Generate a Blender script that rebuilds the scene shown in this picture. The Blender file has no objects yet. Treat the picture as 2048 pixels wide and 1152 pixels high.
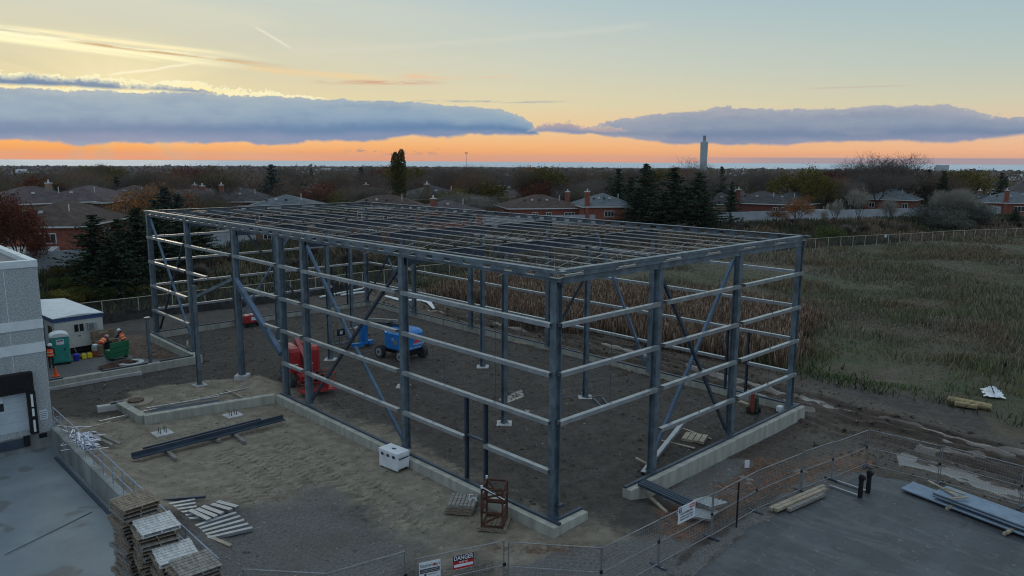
import bpy, bmesh, math, random
import numpy as np
from mathutils import Vector, Matrix
rnd = random.Random(7)
C = bpy.context.scene.collection
sc = bpy.context.scene
R = math.radians
# ------------------------------------------------------------------ camera
# world frame: X runs along the short gable of the steel frame, Y along its long side, origin at its near corner
TH = 0.7669962; PITCH = 0.16831907; ROLL = 0.00533772; FOC = 1501.6786; CAMZ = 14.5
CAMX, CAMY = -20.49594, -18.85326
def v3(x, y, z): return Vector((x, y, z))
_F0 = v3(math.sin(TH), math.cos(TH), 0); _R0 = v3(math.cos(TH), -math.sin(TH), 0); _Z = v3(0, 0, 1)
_fwd = _F0 * math.cos(PITCH) - _Z * math.sin(PITCH)
_up = _F0 * math.sin(PITCH) + _Z * math.cos(PITCH)
_rt = _R0 * math.cos(ROLL) + _up * math.sin(ROLL)
_U = _up * math.cos(ROLL) - _R0 * math.sin(ROLL)
cam_d = bpy.data.cameras.new('camera'); cam = bpy.data.objects.new('camera', cam_d); C.objects.link(cam)
cam_d.sensor_width = 36.0; cam_d.lens = FOC / 2048 * 36.0; cam_d.clip_start = 0.3; cam_d.clip_end = 90000
M = Matrix.Identity(4)
for i in range(3):
    M[i][0] = _rt[i]; M[i][1] = _U[i]; M[i][2] = -_fwd[i]
M[0][3], M[1][3], M[2][3] = CAMX, CAMY, CAMZ
cam.matrix_world = M; sc.camera = cam
def W(u, v, z=0.0):
    """surveyed point: where the sight line through photo point (u, v) meets height z"""
    d = _fwd + _rt * ((u - 1024) / FOC) - _U * ((v - 576) / FOC)
    t = (z - CAMZ) / d.z
    return (CAMX + d.x * t, CAMY + d.y * t)
def pix(x, y, z):
    d = v3(x - CAMX, y - CAMY, z - CAMZ); k = d.dot(_fwd)
    return (1024 + FOC * d.dot(_rt) / k, 576 - FOC * d.dot(_U) / k)
def at(az, dist):
    """point on the map at bearing az degrees from the view axis and a distance from the camera"""
    a = R(az); return (CAMX + dist * (_F0.x * math.cos(a) + _R0.x * math.sin(a)), CAMY + dist * (_F0.y * math.cos(a) + _R0.y * math.sin(a)))
def az_of(u): return math.degrees(math.atan((u - 1024) * 0.986 / FOC))
def srgb(r, g, b):
    f = lambda c: (c / 255) / 12.92 if c / 255 <= .04045 else ((c / 255 + .055) / 1.055) ** 2.4
    return (f(r), f(g), f(b), 1.0)
# ------------------------------------------------------------------ render settings
sc.render.engine = 'CYCLES'
sc.view_settings.view_transform = 'Standard'; sc.view_settings.look = 'None'
sc.view_settings.exposure = 0.0; sc.view_settings.gamma = 1.0
sc.cycles.max_bounces = 6; sc.cycles.volume_bounces = 1
sc.cycles.transparent_max_bounces = 12; sc.cycles.filter_width = 1.1
# ------------------------------------------------------------------ node expression helper
class N:
    def __init__(s, nt): s.nt = nt
    def node(s, t, **k):
        n = s.nt.nodes.new(t)
        for a, b in k.items(): setattr(n, a, b)
        return n
    def put(s, sock, v):
        if isinstance(v, bpy.types.NodeSocket): s.nt.links.new(v, sock)
        elif v is not None:
            if hasattr(sock.default_value, '__len__') and not hasattr(v, '__len__'): v = (v,) * len(sock.default_value)
            sock.default_value = v
    def m(s, op, a, b=None, c=None, clamp=False):
        n = s.node('ShaderNodeMath', operation=op, use_clamp=clamp)
        s.put(n.inputs[0], a)
        if b is not None: s.put(n.inputs[1], b)
        if c is not None: s.put(n.inputs[2], c)
        return n.outputs[0]
    def add(s, a, b): return s.m('ADD', a, b)
    def sub(s, a, b): return s.m('SUBTRACT', a, b)
    def mul(s, a, b): return s.m('MULTIPLY', a, b)
    def mad(s, a, b, c): return s.m('MULTIPLY_ADD', a, b, c)
    def ss(s, lo, hi, x, t='SMOOTHSTEP'):
        n = s.node('ShaderNodeMapRange', interpolation_type=t)
        s.put(n.inputs['Value'], x); s.put(n.inputs['From Min'], lo); s.put(n.inputs['From Max'], hi)
        return n.outputs[0]
    def mix(s, f, a, b):
        n = s.node('ShaderNodeMix', data_type='RGBA')
        s.put(n.inputs[0], f); s.put(n.inputs[6], a); s.put(n.inputs[7], b); return n.outputs[2]
    def ramp(s, x, lo, hi, pts, interp='LINEAR'):
        f = s.ss(lo, hi, x, 'LINEAR'); n = s.node('ShaderNodeValToRGB'); cr = n.color_ramp; cr.interpolation = interp
        while len(cr.elements) < len(pts): cr.elements.new(0.5)
        for e, (p, c) in zip(cr.elements, sorted(pts)):
            e.position = (p - lo) / (hi - lo); e.color = c if hasattr(c, '__len__') else (c, c, c, 1)
        s.nt.links.new(f, n.inputs[0]); return n.outputs[0]
    def curve(s, x, pts, k=10.0):
        lo, hi = pts[0][0], pts[-1][0]
        return s.mul(s.ramp(x, lo, hi, [(p, v / k) for p, v in pts]), k)
    def vec(s, x, y, z=0.0):
        n = s.node('ShaderNodeCombineXYZ'); s.put(n.inputs[0], x); s.put(n.inputs[1], y); s.put(n.inputs[2], z); return n.outputs[0]
    def noise(s, v, scale=1.0, detail=4, rough=.55, dist=0.0, col=False):
        n = s.node('ShaderNodeTexNoise'); s.put(n.inputs['Vector'], v); s.put(n.inputs['Scale'], scale)
        s.put(n.inputs['Detail'], detail); s.put(n.inputs['Roughness'], rough); s.put(n.inputs['Distortion'], dist)
        return n.outputs[1 if col else 0]
    def vmul(s, v, k):
        n = s.node('ShaderNodeVectorMath', operation='MULTIPLY'); s.put(n.inputs[0], v); s.put(n.inputs[1], k); return n.outputs[0]
# ------------------------------------------------------------------ world (sunset sky)
world = bpy.data.worlds.new('World'); sc.world = world; world.use_nodes = True
wn = N(world.node_tree); world.node_tree.nodes.clear()
tc = wn.node('ShaderNodeTexCoord'); sp = wn.node('ShaderNodeSeparateXYZ')
world.node_tree.links.new(tc.outputs['Generated'], sp.inputs[0])
dx, dy, dz = sp.outputs
dF = wn.add(wn.mul(dx, _F0.x), wn.mul(dy, _F0.y)); dR = wn.add(wn.mul(dx, _R0.x), wn.mul(dy, _R0.y))
AZ = wn.mul(wn.m('ARCTAN2', dR, dF), 180 / math.pi); EL = wn.mul(wn.m('ARCSINE', dz), 180 / math.pi)
left = wn.ramp(EL, 0, 12, [(0, srgb(255, 140, 56)), (.6, srgb(255, 160, 62)), (1.3, srgb(254, 180, 96)), (2.6, srgb(240, 204, 144)), (4.4, srgb(228, 212, 164)), (7, srgb(214, 207, 176)), (10, srgb(206, 208, 190)), (12, srgb(198, 206, 196))])
cent = wn.ramp(EL, 0, 12, [(0, srgb(255, 150, 78)), (.8, srgb(254, 178, 104)), (2, srgb(242, 198, 146)), (4, srgb(226, 212, 172)), (7, srgb(206, 208, 190)), (12, srgb(176, 196, 202))])
rght = wn.ramp(EL, 0, 12, [(0, srgb(252, 162, 110)), (.8, srgb(248, 184, 136)), (2, srgb(232, 196, 162)), (4, srgb(208, 204, 178)), (6.5, srgb(186, 198, 190)), (12, srgb(152, 184, 198))])
low = wn.mix(wn.ss(-30, 0, AZ, 'LINEAR'), left, cent); low = wn.mix(wn.ss(0, 32, AZ, 'LINEAR'), low, rght)
# large soft brightening where the hidden sun sits
veil = wn.noise(wn.vec(wn.mul(AZ, .05), wn.mul(EL, .45), 3.1), 1.0, 4, .55)
low = wn.mix(wn.mul(wn.ss(.35, .75, veil), wn.mul(wn.ss(10, -30, AZ), .30)), low, srgb(236, 226, 192))
# crepuscular fan above the left clouds
fan = wn.m('ARCTAN2', wn.sub(AZ, -27.5), wn.sub(EL, 4.3))
rays = wn.noise(wn.vec(wn.mul(fan, 5.0), 0.5), 1.0, 2, .5)
fanm = wn.mul(wn.mul(wn.ss(7.4, 5.4, EL), wn.ss(-17, -26, AZ)), wn.ss(.45, .62, rays))
low = wn.mix(wn.mul(fanm, .24), low, srgb(186, 186, 150))
gl = wn.m('SQRT', wn.add(wn.m('POWER', wn.mul(wn.sub(AZ, -26.5), .42), 2), wn.m('POWER', wn.sub(EL, 5.2), 2)))
low = wn.mix(wn.mul(wn.ss(3.6, 0, gl), .55), low, srgb(250, 236, 186))
# --- cirrus streaks
def streak(col, a0, a1, e0, slope, width, seed, amt, lo=.45, hi=.62, sx=.11, sy=2.2):
    global low
    es = wn.sub(EL, wn.mad(AZ, slope, e0))
    n1 = wn.noise(wn.vec(wn.mul(AZ, sx), wn.mul(es, sy), seed), 1.0, 5, .6, .35)
    band = wn.ss(width, 0.0, wn.m('ABSOLUTE', es)); w = (a1 - a0) * .22
    msk = wn.mul(wn.mul(wn.ss(a0, a0 + w, AZ), wn.ss(a1, a1 - w * 2, AZ)), wn.mul(band, wn.ss(lo, hi, n1)))
    low = wn.mix(wn.mul(msk, amt), low, col)
streak(srgb(255, 250, 208), -40, -16, 5.58, -.060, .62, 1.7, 1.0, .36, .50, .13, 2.6)
streak(srgb(255, 248, 200), -38, -17, 5.12, -.062, .34, 9.2, 1.0, .30, .46, .13, 2.6)
streak(srgb(255, 240, 190), -34, -18, 5.95, -.058, .30, 33.2, .8, .40, .54, .16, 3.0)
streak(srgb(200, 164, 120), -31, -15, 5.42, -.064, .17, 6.4, .95, .38, .50, .12, 3)
streak(srgb(214, 176, 128), -27, -14, 5.12, -.072, .13, 16.4, .9, .38, .50, .12, 3)
streak(srgb(240, 208, 156), -21, -6, 5.3, -.050, .45, 4.4, .7, .42, .58)
streak(srgb(210, 162, 134), -15, -4, 5.65, .01, .26, 12.3, .95, .40, .56, .2)
streak(srgb(240, 190, 150), -9, 1, 6.2, .02, .36, 3.9, .8, .42, .60, .2)
streak(srgb(196, 176, 170), 20, 29, 5.0, 0.0, .10, 8.8, .5, .40, .6)
streak(srgb(150, 165, 178), -8, 6, 4.28, 0.0, .14, 28.8, .8, .44, .56, .3, 2.5)
streak(srgb(210, 204, 182), -20, 20, 7.1, .05, 1.2, 15.8, .3, .5, .75, .05)
def trail(a0, e0, a1, e1, wd, col, amt):
    global low
    L = math.hypot(a1 - a0, e1 - e0); ux, uy = (a1 - a0) / L, (e1 - e0) / L
    t = wn.add(wn.mul(wn.sub(AZ, a0), ux), wn.mul(wn.sub(EL, e0), uy)); n = wn.add(wn.mul(wn.sub(AZ, a0), -uy), wn.mul(wn.sub(EL, e0), ux))
    n = wn.add(n, wn.mul(wn.sub(wn.noise(wn.vec(t, 0.3), .6, 3), .5), .35))
    msk = wn.mul(wn.ss(wd, 0, wn.m('ABSOLUTE', n)), wn.mul(wn.ss(-.4, .6, t), wn.ss(L + .3, L - 1.2, t)))
    low = wn.mix(wn.mul(msk, amt), low, col)
trail(-18.3, 8.95, -15.6, 7.55, .15, srgb(240, 232, 212), .6)
trail(-27.5, 5.35, -21.9, 6.45, .13, srgb(252, 244, 212), .75)
trail(-16, 7.4, 10, 9.6, .35, srgb(222, 218, 202), .22)
# --- cloud banks
fb1 = wn.noise(wn.vec(wn.mul(AZ, .42), wn.mul(EL, .3), 2.0), 1.0, 6, .58)
fb2 = wn.noise(wn.vec(wn.mul(AZ, .16), wn.mul(EL, .7), 7.0), 1.0, 6, .6)
fb3 = wn.noise(wn.vec(wn.mul(AZ, 1.5), wn.mul(EL, 2.0), 5.0), 1.0, 9, .68)
fb4 = wn.noise(wn.vec(wn.mul(AZ, .38), wn.mul(EL, .42), 11.0), 1.0, 4, .5, .3)
fb5 = wn.noise(wn.vec(wn.mul(AZ, 3.6), wn.mul(EL, 4.2), 9.0), 1.0, 6, .6)
bump = wn.add(wn.add(wn.mul(wn.sub(fb1, .5), 1.6), wn.mul(wn.sub(fb3, .5), 1.5)), wn.mul(wn.sub(fb5, .5), .7))
def bank(top, bot, c_top, c_bot, c_mid, rim, rim_a0, rim_a1, topamp=1.0, botamp=1.0, soft=.10, rimw=.16, c_low=srgb(124, 142, 176)):
    global low
    T = wn.add(wn.curve(AZ, top), wn.mul(bump, topamp)); B = wn.add(wn.curve(AZ, bot), wn.mul(wn.sub(fb4, .5), 1.2 * botamp))
    up = wn.sub(T, EL); dn = wn.sub(EL, B)
    msk = wn.mul(wn.ss(0, soft, up), wn.ss(-.05, .22, dn))
    h = wn.m('DIVIDE', dn, wn.m('MAXIMUM', wn.sub(T, B), .2))
    hh = wn.add(h, wn.mul(wn.sub(fb4, .5), .55))
    col = wn.mix(wn.ss(.10, .30, hh), c_low, c_bot); col = wn.mix(wn.ss(.26, .60, hh), col, c_mid)
    col = wn.mix(wn.ss(.55, 1.05, wn.add(hh, wn.mul(wn.sub(fb1, .5), .5))), col, c_top)
    col = wn.mix(wn.mul(wn.ss(.50, .66, fb2), .30), col, c_top); col = wn.mix(wn.mul(wn.ss(.52, .40, fb2), .22), col, c_bot)
    col = wn.mix(wn.mul(wn.ss(.5, 0, up), .22), col, srgb(196, 190, 186))
    rm = wn.mul(wn.mul(wn.ss(rimw, 0, up), wn.ss(rim_a1, rim_a0, AZ)), wn.ss(.3, .55, fb3))
    col = wn.mix(rm, col, rim)
    low = wn.mix(msk, low, col)
bank([(-70, 0), (-35, 4.2), (-31.5, 5.15), (-29, 5.35), (-27, 5.35), (-25, 5.2), (-22, 4.95), (-19, 4.72), (-16.5, 4.5), (-15.5, 3.6), (70, 0)], [(-70, 3), (-40, 4.3), (-15, 4.25), (70, 4)],
     srgb(255, 250, 206), srgb(255, 226, 150), srgb(255, 240, 180), srgb(255, 255, 220), -60, -61, 1.0, .3, .05, .1, srgb(252, 216, 140))
bank([(-70, 0), (-34.5, 4.2), (-33, 4.48), (-27, 4.55), (-20, 4.56), (-14, 4.5), (-12, 3.9), (70, 0)], [(-70, 3), (-40, 4.0), (-12, 4.0), (70, 4)],
     srgb(255, 250, 206), srgb(255, 226, 150), srgb(255, 240, 180), srgb(255, 255, 220), -60, -61, .42, .3, .06, .1, srgb(252, 216, 140))
bank([(-70, 3.5), (-40, 5.1), (-34, 5.3), (-30, 5.28), (-27, 5.1), (-24.5, 4.9), (-22, 4.62), (-19.5, 4.35), (-18, 3.2), (70, 0)],
     [(-70, 3.0), (-40, 4.5), (-34, 4.42), (-24, 4.42), (-18, 4.2), (70, 4)],
     srgb(140, 156, 168), srgb(98, 130, 166), srgb(112, 142, 172), srgb(255, 248, 200), -30, -17, .70, .35, .06, .46, srgb(104, 136, 170))
bank([(-75, 3), (-45, 4.2), (-34, 4.3), (-27, 4.42), (-20, 4.45), (-12, 4.35), (-4, 4.05), (-1, 3.75), (.6, 3.3), (1.6, 2.6), (2.4, 1.4), (70, 0)],
     [(-75, 1), (-45, .9), (-34, .85), (-26, .92), (-19, 1.05), (-14, 1.15), (-10, 1.45), (-6, 1.7), (2, 1.85), (70, 3)],
     srgb(158, 176, 188), srgb(92, 128, 168), srgb(136, 162, 186), srgb(255, 236, 176), -24, -4, .42, .95, .09, .12)
bank([(-70, 0), (3.8, 1.8), (5.5, 2.55), (8, 3.15), (11, 3.5), (15, 3.85), (20, 3.65), (26, 3.75), (30, 3.72), (31.5, 3.1), (34, 2.75), (40, 2.6), (80, 2.2)],
     [(-70, 3), (3.8, 2.0), (7, 1.75), (12, 1.15), (17, 1.1), (23, 1.2), (30, 1.35), (34, 1.55), (40, 1.6), (80, 1.5)],
     srgb(166, 168, 178), srgb(116, 134, 164), srgb(142, 154, 174), srgb(244, 204, 164), 6, 26, .5, .8, .12, .14, srgb(138, 146, 172))
bank([(-70, 0), (.5, 1.9), (2.2, 2.9), (3.6, 3.1), (5.2, 2.6), (7, 2.7), (9, 2.2), (70, 0)], [(-70, 3), (.5, 2.1), (4, 2.0), (7, 2.0), (9, 2.1), (70, 4)],
     srgb(206, 178, 160), srgb(150, 150, 172), srgb(178, 162, 164), srgb(246, 206, 160), 8, 12, .7, .6, .3, .3)
streak(srgb(160, 130, 140), -13, -4, .62, .0, .38, 21.0, .9, .52, .6, 1.1, 1.6)
# far shore smear on the right of the horizon
low = wn.mix(wn.mul(wn.mul(wn.ss(.34, .24, EL), wn.ss(8, 22, AZ)), .8), low, srgb(150, 140, 158))
# --- behind and overhead: cool dusk sky
rear = wn.ramp(EL, 0, 60, [(0, srgb(160, 162, 176)), (8, srgb(170, 178, 192)), (25, srgb(172, 190, 204)), (60, srgb(192, 210, 222))])
zen = wn.mix(wn.ss(-90, 0, wn.mul(wn.m('ABSOLUTE', AZ), -1)), srgb(196, 213, 224), srgb(198, 212, 220))
sky = wn.mix(wn.ss(11, 42, EL), low, zen)
sky = wn.mix(wn.ss(42, 95, wn.m('ABSOLUTE', AZ)), sky, rear)
sky = wn.mix(wn.ss(-.02, -.6, EL), sky, srgb(120, 134, 150))
sky = wn.mix(wn.ss(-.6, -5, EL), sky, srgb(40, 44, 48))
nish = wn.node('ShaderNodeTexSky', sky_type='NISHITA', sun_disc=False)
SUN_AZ, SUN_EL = -29.0, 7.0
_sa = at(SUN_AZ, 1.0); sdir = v3((_sa[0] - CAMX) * math.cos(R(SUN_EL)), (_sa[1] - CAMY) * math.cos(R(SUN_EL)), math.sin(R(SUN_EL)))
nish.sun_elevation = R(SUN_EL); nish.sun_rotation = math.atan2(sdir.x, sdir.y)
tot = wn.node('ShaderNodeMix', data_type='RGBA', blend_type='ADD'); tot.inputs[0].default_value = .012
wn.put(tot.inputs[6], wn.vmul(sky, (10.1, 10.1, 10.1))); wn.put(tot.inputs[7], nish.outputs[0])
bg = wn.node('ShaderNodeBackground'); wn.put(bg.inputs[0], tot.outputs[2]); bg.inputs[1].default_value = 0.1
wo = wn.node('ShaderNodeOutputWorld'); world.node_tree.links.new(bg.outputs[0], wo.inputs[0])
world.cycles.sampling_method = 'MANUAL'; world.cycles.sample_map_resolution = 1024
sun_d = bpy.data.lights.new('sun', 'SUN'); sun_d.energy = 0.25; sun_d.angle = R(14); sun_d.color = (1.0, .78, .55)
sun = bpy.data.objects.new('sun', sun_d); C.objects.link(sun); sun.rotation_euler = sdir.to_track_quat('Z', 'Y').to_euler()
sun.location = (0, 0, 40)
# ------------------------------------------------------------------ mesh + object helpers
def tag(o, label=None, cat=None, group=None, kind=None):
    if label: o['label'] = label
    if cat: o['category'] = cat
    if group: o['group'] = group
    if kind: o['kind'] = kind
    return o
def empty(name, loc=(0, 0, 0), rz=0, label=None, cat=None, group=None):
    o = bpy.data.objects.new(name, None); C.objects.link(o); o.location = loc; o.rotation_euler = (0, 0, rz)
    o.empty_display_size = .3
    return tag(o, label, cat, group)
def copy_tree(o, parent=None):
    c = o.copy(); C.objects.link(c)
    if parent: c.parent = parent
    for ch in list(o.children): copy_tree(ch, c)
    return c
class MB:
    def __init__(s): s.v = []; s.f = []; s.mi = []
    def quad(s, pts, mi=0):
        n = len(s.v); s.v += [tuple(p) for p in pts]; s.f.append(tuple(range(n, n + len(pts)))); s.mi.append(mi)
    def box(s, x0, x1, y0, y1, z0, z1, mi=0, M=None):
        n = len(s.v); P = [(x, y, z) for z in (z0, z1) for (x, y) in ((x0, y0), (x1, y0), (x1, y1), (x0, y1))]
        if M is not None: P = [tuple(M @ Vector(p)) for p in P]
        s.v += P
        for f in ((0, 3, 2, 1), (4, 5, 6, 7), (0, 1, 5, 4), (1, 2, 6, 5), (2, 3, 7, 6), (3, 0, 4, 7)):
            s.f.append(tuple(n + i for i in f)); s.mi.append(mi)
        return s
    def prof(s, p, q, poly, up=(0, 0, 1), mi=0, caps=True):
        """extrude a closed outline poly[(side, up)] from p to q"""
        p, q = Vector(p), Vector(q); d = (q - p).normalized(); u = Vector(up)
        sd = d.cross(u)
        if sd.length < 1e-4: u = Vector((1, 0, 0)); sd = d.cross(u)
        sd.normalize(); u = sd.cross(d).normalized(); n = len(s.v); k = len(poly)
        for b in (p, q):
            for a, c in poly: s.v.append(tuple(b + sd * a + u * c))
        for i in range(k):
            j = (i + 1) % k; s.f.append((n + i, n + j, n + k + j, n + k + i)); s.mi.append(mi)
        if caps:
            s.f.append(tuple(n + i for i in reversed(range(k)))); s.mi.append(mi)
            s.f.append(tuple(n + k + i for i in range(k))); s.mi.append(mi)
        return s
    def bar(s, p, q, w, h, up=(0, 0, 1), mi=0):
        return s.prof(p, q, [(-w / 2, -h / 2), (w / 2, -h / 2), (w / 2, h / 2), (-w / 2, h / 2)], up, mi)
    def tube(s, p, q, r, n=8, mi=0, r2=None, caps=True):
        p, q = Vector(p), Vector(q); d = (q - p).normalized(); u = Vector((0, 0, 1)) if abs(d.z) < .9 else Vector((1, 0, 0))
        a = d.cross(u).normalized(); b = a.cross(d); k = len(s.v); r2 = r if r2 is None else r2
        for c, rr in ((p, r), (q, r2)):
            for i in range(n):
                t = 2 * math.pi * i / n; s.v.append(tuple(c + (a * math.cos(t) + b * math.sin(t)) * rr))
        for i in range(n):
            j = (i + 1) % n; s.f.append((k + i, k + j, k + n + j, k + n + i)); s.mi.append(mi)
        if caps:
            s.f.append(tuple(k + i for i in reversed(range(n)))); s.mi.append(mi)
            s.f.append(tuple(k + n + i for i in range(n))); s.mi.append(mi)
        return s
    def path(s, pts, r, n=6, mi=0):
        for a, b in zip(pts, pts[1:]): s.tube(a, b, r, n, mi)
        return s
    def lathe(s, prof, n=16, mi=0, M=None):
        k = len(s.v)
        for r_, z in prof:
            for i in range(n):
                t = 2 * math.pi * i / n; p = Vector((r_ * math.cos(t), r_ * math.sin(t), z))
                s.v.append(tuple(M @ p if M is not None else p))
        for a in range(len(prof) - 1):
            for i in range(n):
                j = (i + 1) % n; s.f.append((k + a * n + i, k + a * n + j, k + (a + 1) * n + j, k + (a + 1) * n + i)); s.mi.append(mi)
        s.f.append(tuple(k + i for i in reversed(range(n)))); s.mi.append(mi)
        s.f.append(tuple(k + (len(prof) - 1) * n + i for i in range(n))); s.mi.append(mi)
        return s
    def build(s, name, mats, parent=None, loc=None, rz=0, smooth=False, bevel=0):
        me = bpy.data.meshes.new(name); me.from_pydata(s.v, [], s.f); me.validate()
        if not isinstance(mats, (list, tuple)): mats = [mats]
        for m in mats: me.materials.append(m)
        if len(mats) > 1 and len(me.polygons) == len(s.mi): me.polygons.foreach_set('material_index', s.mi)
        if smooth: me.polygons.foreach_set('use_smooth', [True] * len(me.polygons))
        o = bpy.data.objects.new(name, me); C.objects.link(o)
        if parent: o.parent = parent
        if loc: o.location = loc
        o.rotation_euler = (0, 0, rz)
        if bevel:
            b = o.modifiers.new('bevel', 'BEVEL'); b.width = bevel; b.segments = 2; b.limit_method = 'ANGLE'
        return o
def isec(w, h, tf=.02, tw=.014):
    a, b = w / 2, h / 2
    return [(-a, -b), (a, -b), (a, -b + tf), (tw, -b + tf), (tw, b - tf), (a, b - tf), (a, b), (-a, b), (-a, b - tf), (-tw, b - tf), (-tw, -b + tf), (-a, -b + tf)]
def csec(w, h, t=.02):   # web on top, toes down
    a = w / 2
    return [(-a, 0), (a, 0), (a, h), (-a, h)] if t is None else [(-a, -h), (-a + t, -h), (-a + t, -t), (a - t, -t), (a - t, -h), (a, -h), (a, 0), (-a, 0)]
def text_obj(s, size, mat, parent, loc, rot, name='lettering', ex=.002, bold=False, sx=1.0, align='CENTER'):
    cu = bpy.data.curves.new(name, 'FONT'); cu.body = s; cu.size = size; cu.extrude = ex; cu.align_x = align; cu.align_y = 'CENTER'
    if bold: cu.offset = size * .018
    t = bpy.data.objects.new(name, cu); C.objects.link(t)
    me = bpy.data.meshes.new_from_object(t.evaluated_get(bpy.context.evaluated_depsgraph_get()))
    C.objects.unlink(t); bpy.data.objects.remove(t)
    me.transform(Matrix.Diagonal((sx, 1, 1, 1))); me.materials.clear(); me.materials.append(mat)
    o = bpy.data.objects.new(name, me); C.objects.link(o); o.parent = parent; o.location = loc; o.rotation_euler = rot
    return o
# ------------------------------------------------------------------ materials
MATS = {}
def mat(name, col, rough=.7, metal=0.0, var=.25, scale=3.0, bump=0.0, bscale=None, col2=None, spec=.5, stretch=(1, 1, 1), obj=True):
    if name in MATS: return MATS[name]
    m = bpy.data.materials.new(name); m.use_nodes = True; nt = m.node_tree; n = N(nt); bs = nt.nodes['Principled BSDF']
    tcn = n.node('ShaderNodeTexCoord'); v = n.vmul(tcn.outputs['Object'], stretch)
    c = tuple(col[:3]) + (1,)
    if col2 is None: a = tuple(x * (1 - var) for x in c[:3]) + (1,); b = tuple(min(1, x * (1 + var)) for x in c[:3]) + (1,)
    else: a, b = c, tuple(col2[:3]) + (1,)
    f = n.noise(v, scale, 6, .6)
    n.put(bs.inputs['Base Color'], n.mix(n.ss(.32, .68, f), a, b))
    n.put(bs.inputs['Roughness'], n.mad(n.noise(v, scale * 2.3, 4), .25, rough - .12)); bs.inputs['Metallic'].default_value = metal
    bs.inputs['Specular IOR Level'].default_value = spec
    if bump:
        bp = n.node('ShaderNodeBump'); bp.inputs['Strength'].default_value = bump; bp.inputs['Distance'].default_value = .02
        n.put(bp.inputs['Height'], n.noise(v, bscale or scale * 6, 6, .65)); nt.links.new(bp.outputs[0], bs.inputs['Normal'])
    MATS[name] = m; return m
def lin(r, g, b): return srgb(r, g, b)[:3]
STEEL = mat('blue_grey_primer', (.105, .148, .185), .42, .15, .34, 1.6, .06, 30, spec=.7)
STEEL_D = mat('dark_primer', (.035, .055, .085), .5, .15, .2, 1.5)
GIRT = mat('girt_steel', (.34, .375, .41), .32, .50, .16, 2.0, .02, 40, spec=.9)
BRACE = mat('brace_blue_steel', (.080, .135, .215), .5, .3, .18, 1.5)
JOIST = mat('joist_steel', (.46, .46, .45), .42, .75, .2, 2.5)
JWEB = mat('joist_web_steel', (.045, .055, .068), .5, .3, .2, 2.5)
CONC = mat('foundation_concrete', (.33, .34, .31), .85, 0, .20, 2.2, .35, 22, stretch=(1, 1, .16))
CONC_W = mat('weathered_concrete', (.20, .22, .225), .85, 0, .3, .8, .3, 16, stretch=(1, 1, .35))
CONC_L = mat('pale_concrete', (.40, .41, .42), .8, 0, .18, 2.0, .2, 18)
WHITE = mat('white_paint', (.64, .70, .77), .45, 0, .08, 2.0)
BLACK = mat('black_rubber', (.010, .010, .012), .7, 0, .3, 5.0, spec=.3)
WOOD_G = mat('grey_weathered_wood', (.20, .195, .185), .85, 0, .35, 2.0, .35, 30, stretch=(6, 1, 3))
WOOD_L = mat('pale_silver_wood', (.46, .48, .50), .8, 0, .22, 2.0, .3, 30, stretch=(6, 1, 3))
WOOD_B = mat('brown_pallet_wood', (.19, .16, .125), .85, 0, .35, 2.0, .35, 30, stretch=(6, 1, 3))
WOOD_T = mat('tan_lumber', (.31, .27, .21), .75, 0, .25, 2.5, .2, 30)
RUST = mat('rusted_steel', (.075, .032, .022), .85, .1, .45, 3.0, .4, 25)
GALV = mat('galvanised_pipe', (.38, .41, .44), .42, .75, .12, 6.0)
FENCEM = mat('fence_tube', (.24, .26, .28), .5, .5, .2, 4.0)
GLASS = mat('dark_glass', (.02, .025, .03), .12, 0, .1, 1.0)
RED = mat('red_machine_paint', (.34, .020, .024), .45, 0, .25, 3.0)
BLUE = mat('blue_machine_paint', (.018, .19, .56), .36, 0, .15, 3.0)
ORANGE = mat('safety_orange', (.95, .10, .02), .6, 0, .1, 4.0)
YELLOW = mat('yellow_plastic', (.75, .62, .03), .5, 0, .1, 4.0)
LIME = mat('reflective_strip', (.72, .80, .55), .5, 0, .05, 4.0)
SKIN = mat('skin', (.36, .20, .14), .6, 0, .1, 4.0)
NAVY = mat('dark_work_clothes', (.014, .017, .024), .85, 0, .25, 6.0)
# ------------------------------------------------------------------ numpy noise and masks
def vnoise(X, Y, s, seed=0):
    r = np.random.RandomState(seed); G = r.rand(256, 256)
    x = X / s; y = Y / s; xi = np.floor(x).astype(int); yi = np.floor(y).astype(int); fx = x - xi; fy = y - yi
    fx = fx * fx * (3 - 2 * fx); fy = fy * fy * (3 - 2 * fy)
    g = lambda a, b: G[a % 256, b % 256]
    return (g(xi, yi) * (1 - fx) + g(xi + 1, yi) * fx) * (1 - fy) + (g(xi, yi + 1) * (1 - fx) + g(xi + 1, yi + 1) * fx) * fy
def fbm(X, Y, s, o=4, seed=0):
    t = 0; a = .5; w = 0
    for i in range(o): t = t + a * vnoise(X, Y, s / 2 ** i, seed + i); w += a; a *= .55
    return t / w
def sdist(poly, X, Y):
    """signed distance, positive inside"""
    P = np.array(poly, float); ins = np.zeros(X.shape, bool); D = np.full(X.shape, 1e9)
    for i in range(len(P)):
        a, b = P[i - 1], P[i]; d = b - a; L = max(d @ d, 1e-9)
        t = np.clip(((X - a[0]) * d[0] + (Y - a[1]) * d[1]) / L, 0, 1)
        D = np.minimum(D, np.hypot(X - a[0] - t * d[0], Y - a[1] - t * d[1]))
        c = ((a[1] > Y) != (b[1] > Y)); xx = (b[0] - a[0]) * (Y - a[1]) / ((b[1] - a[1]) if b[1] != a[1] else 1e-9) + a[0]
        ins ^= c & (X < xx)
    return np.where(ins, D, -D)
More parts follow.
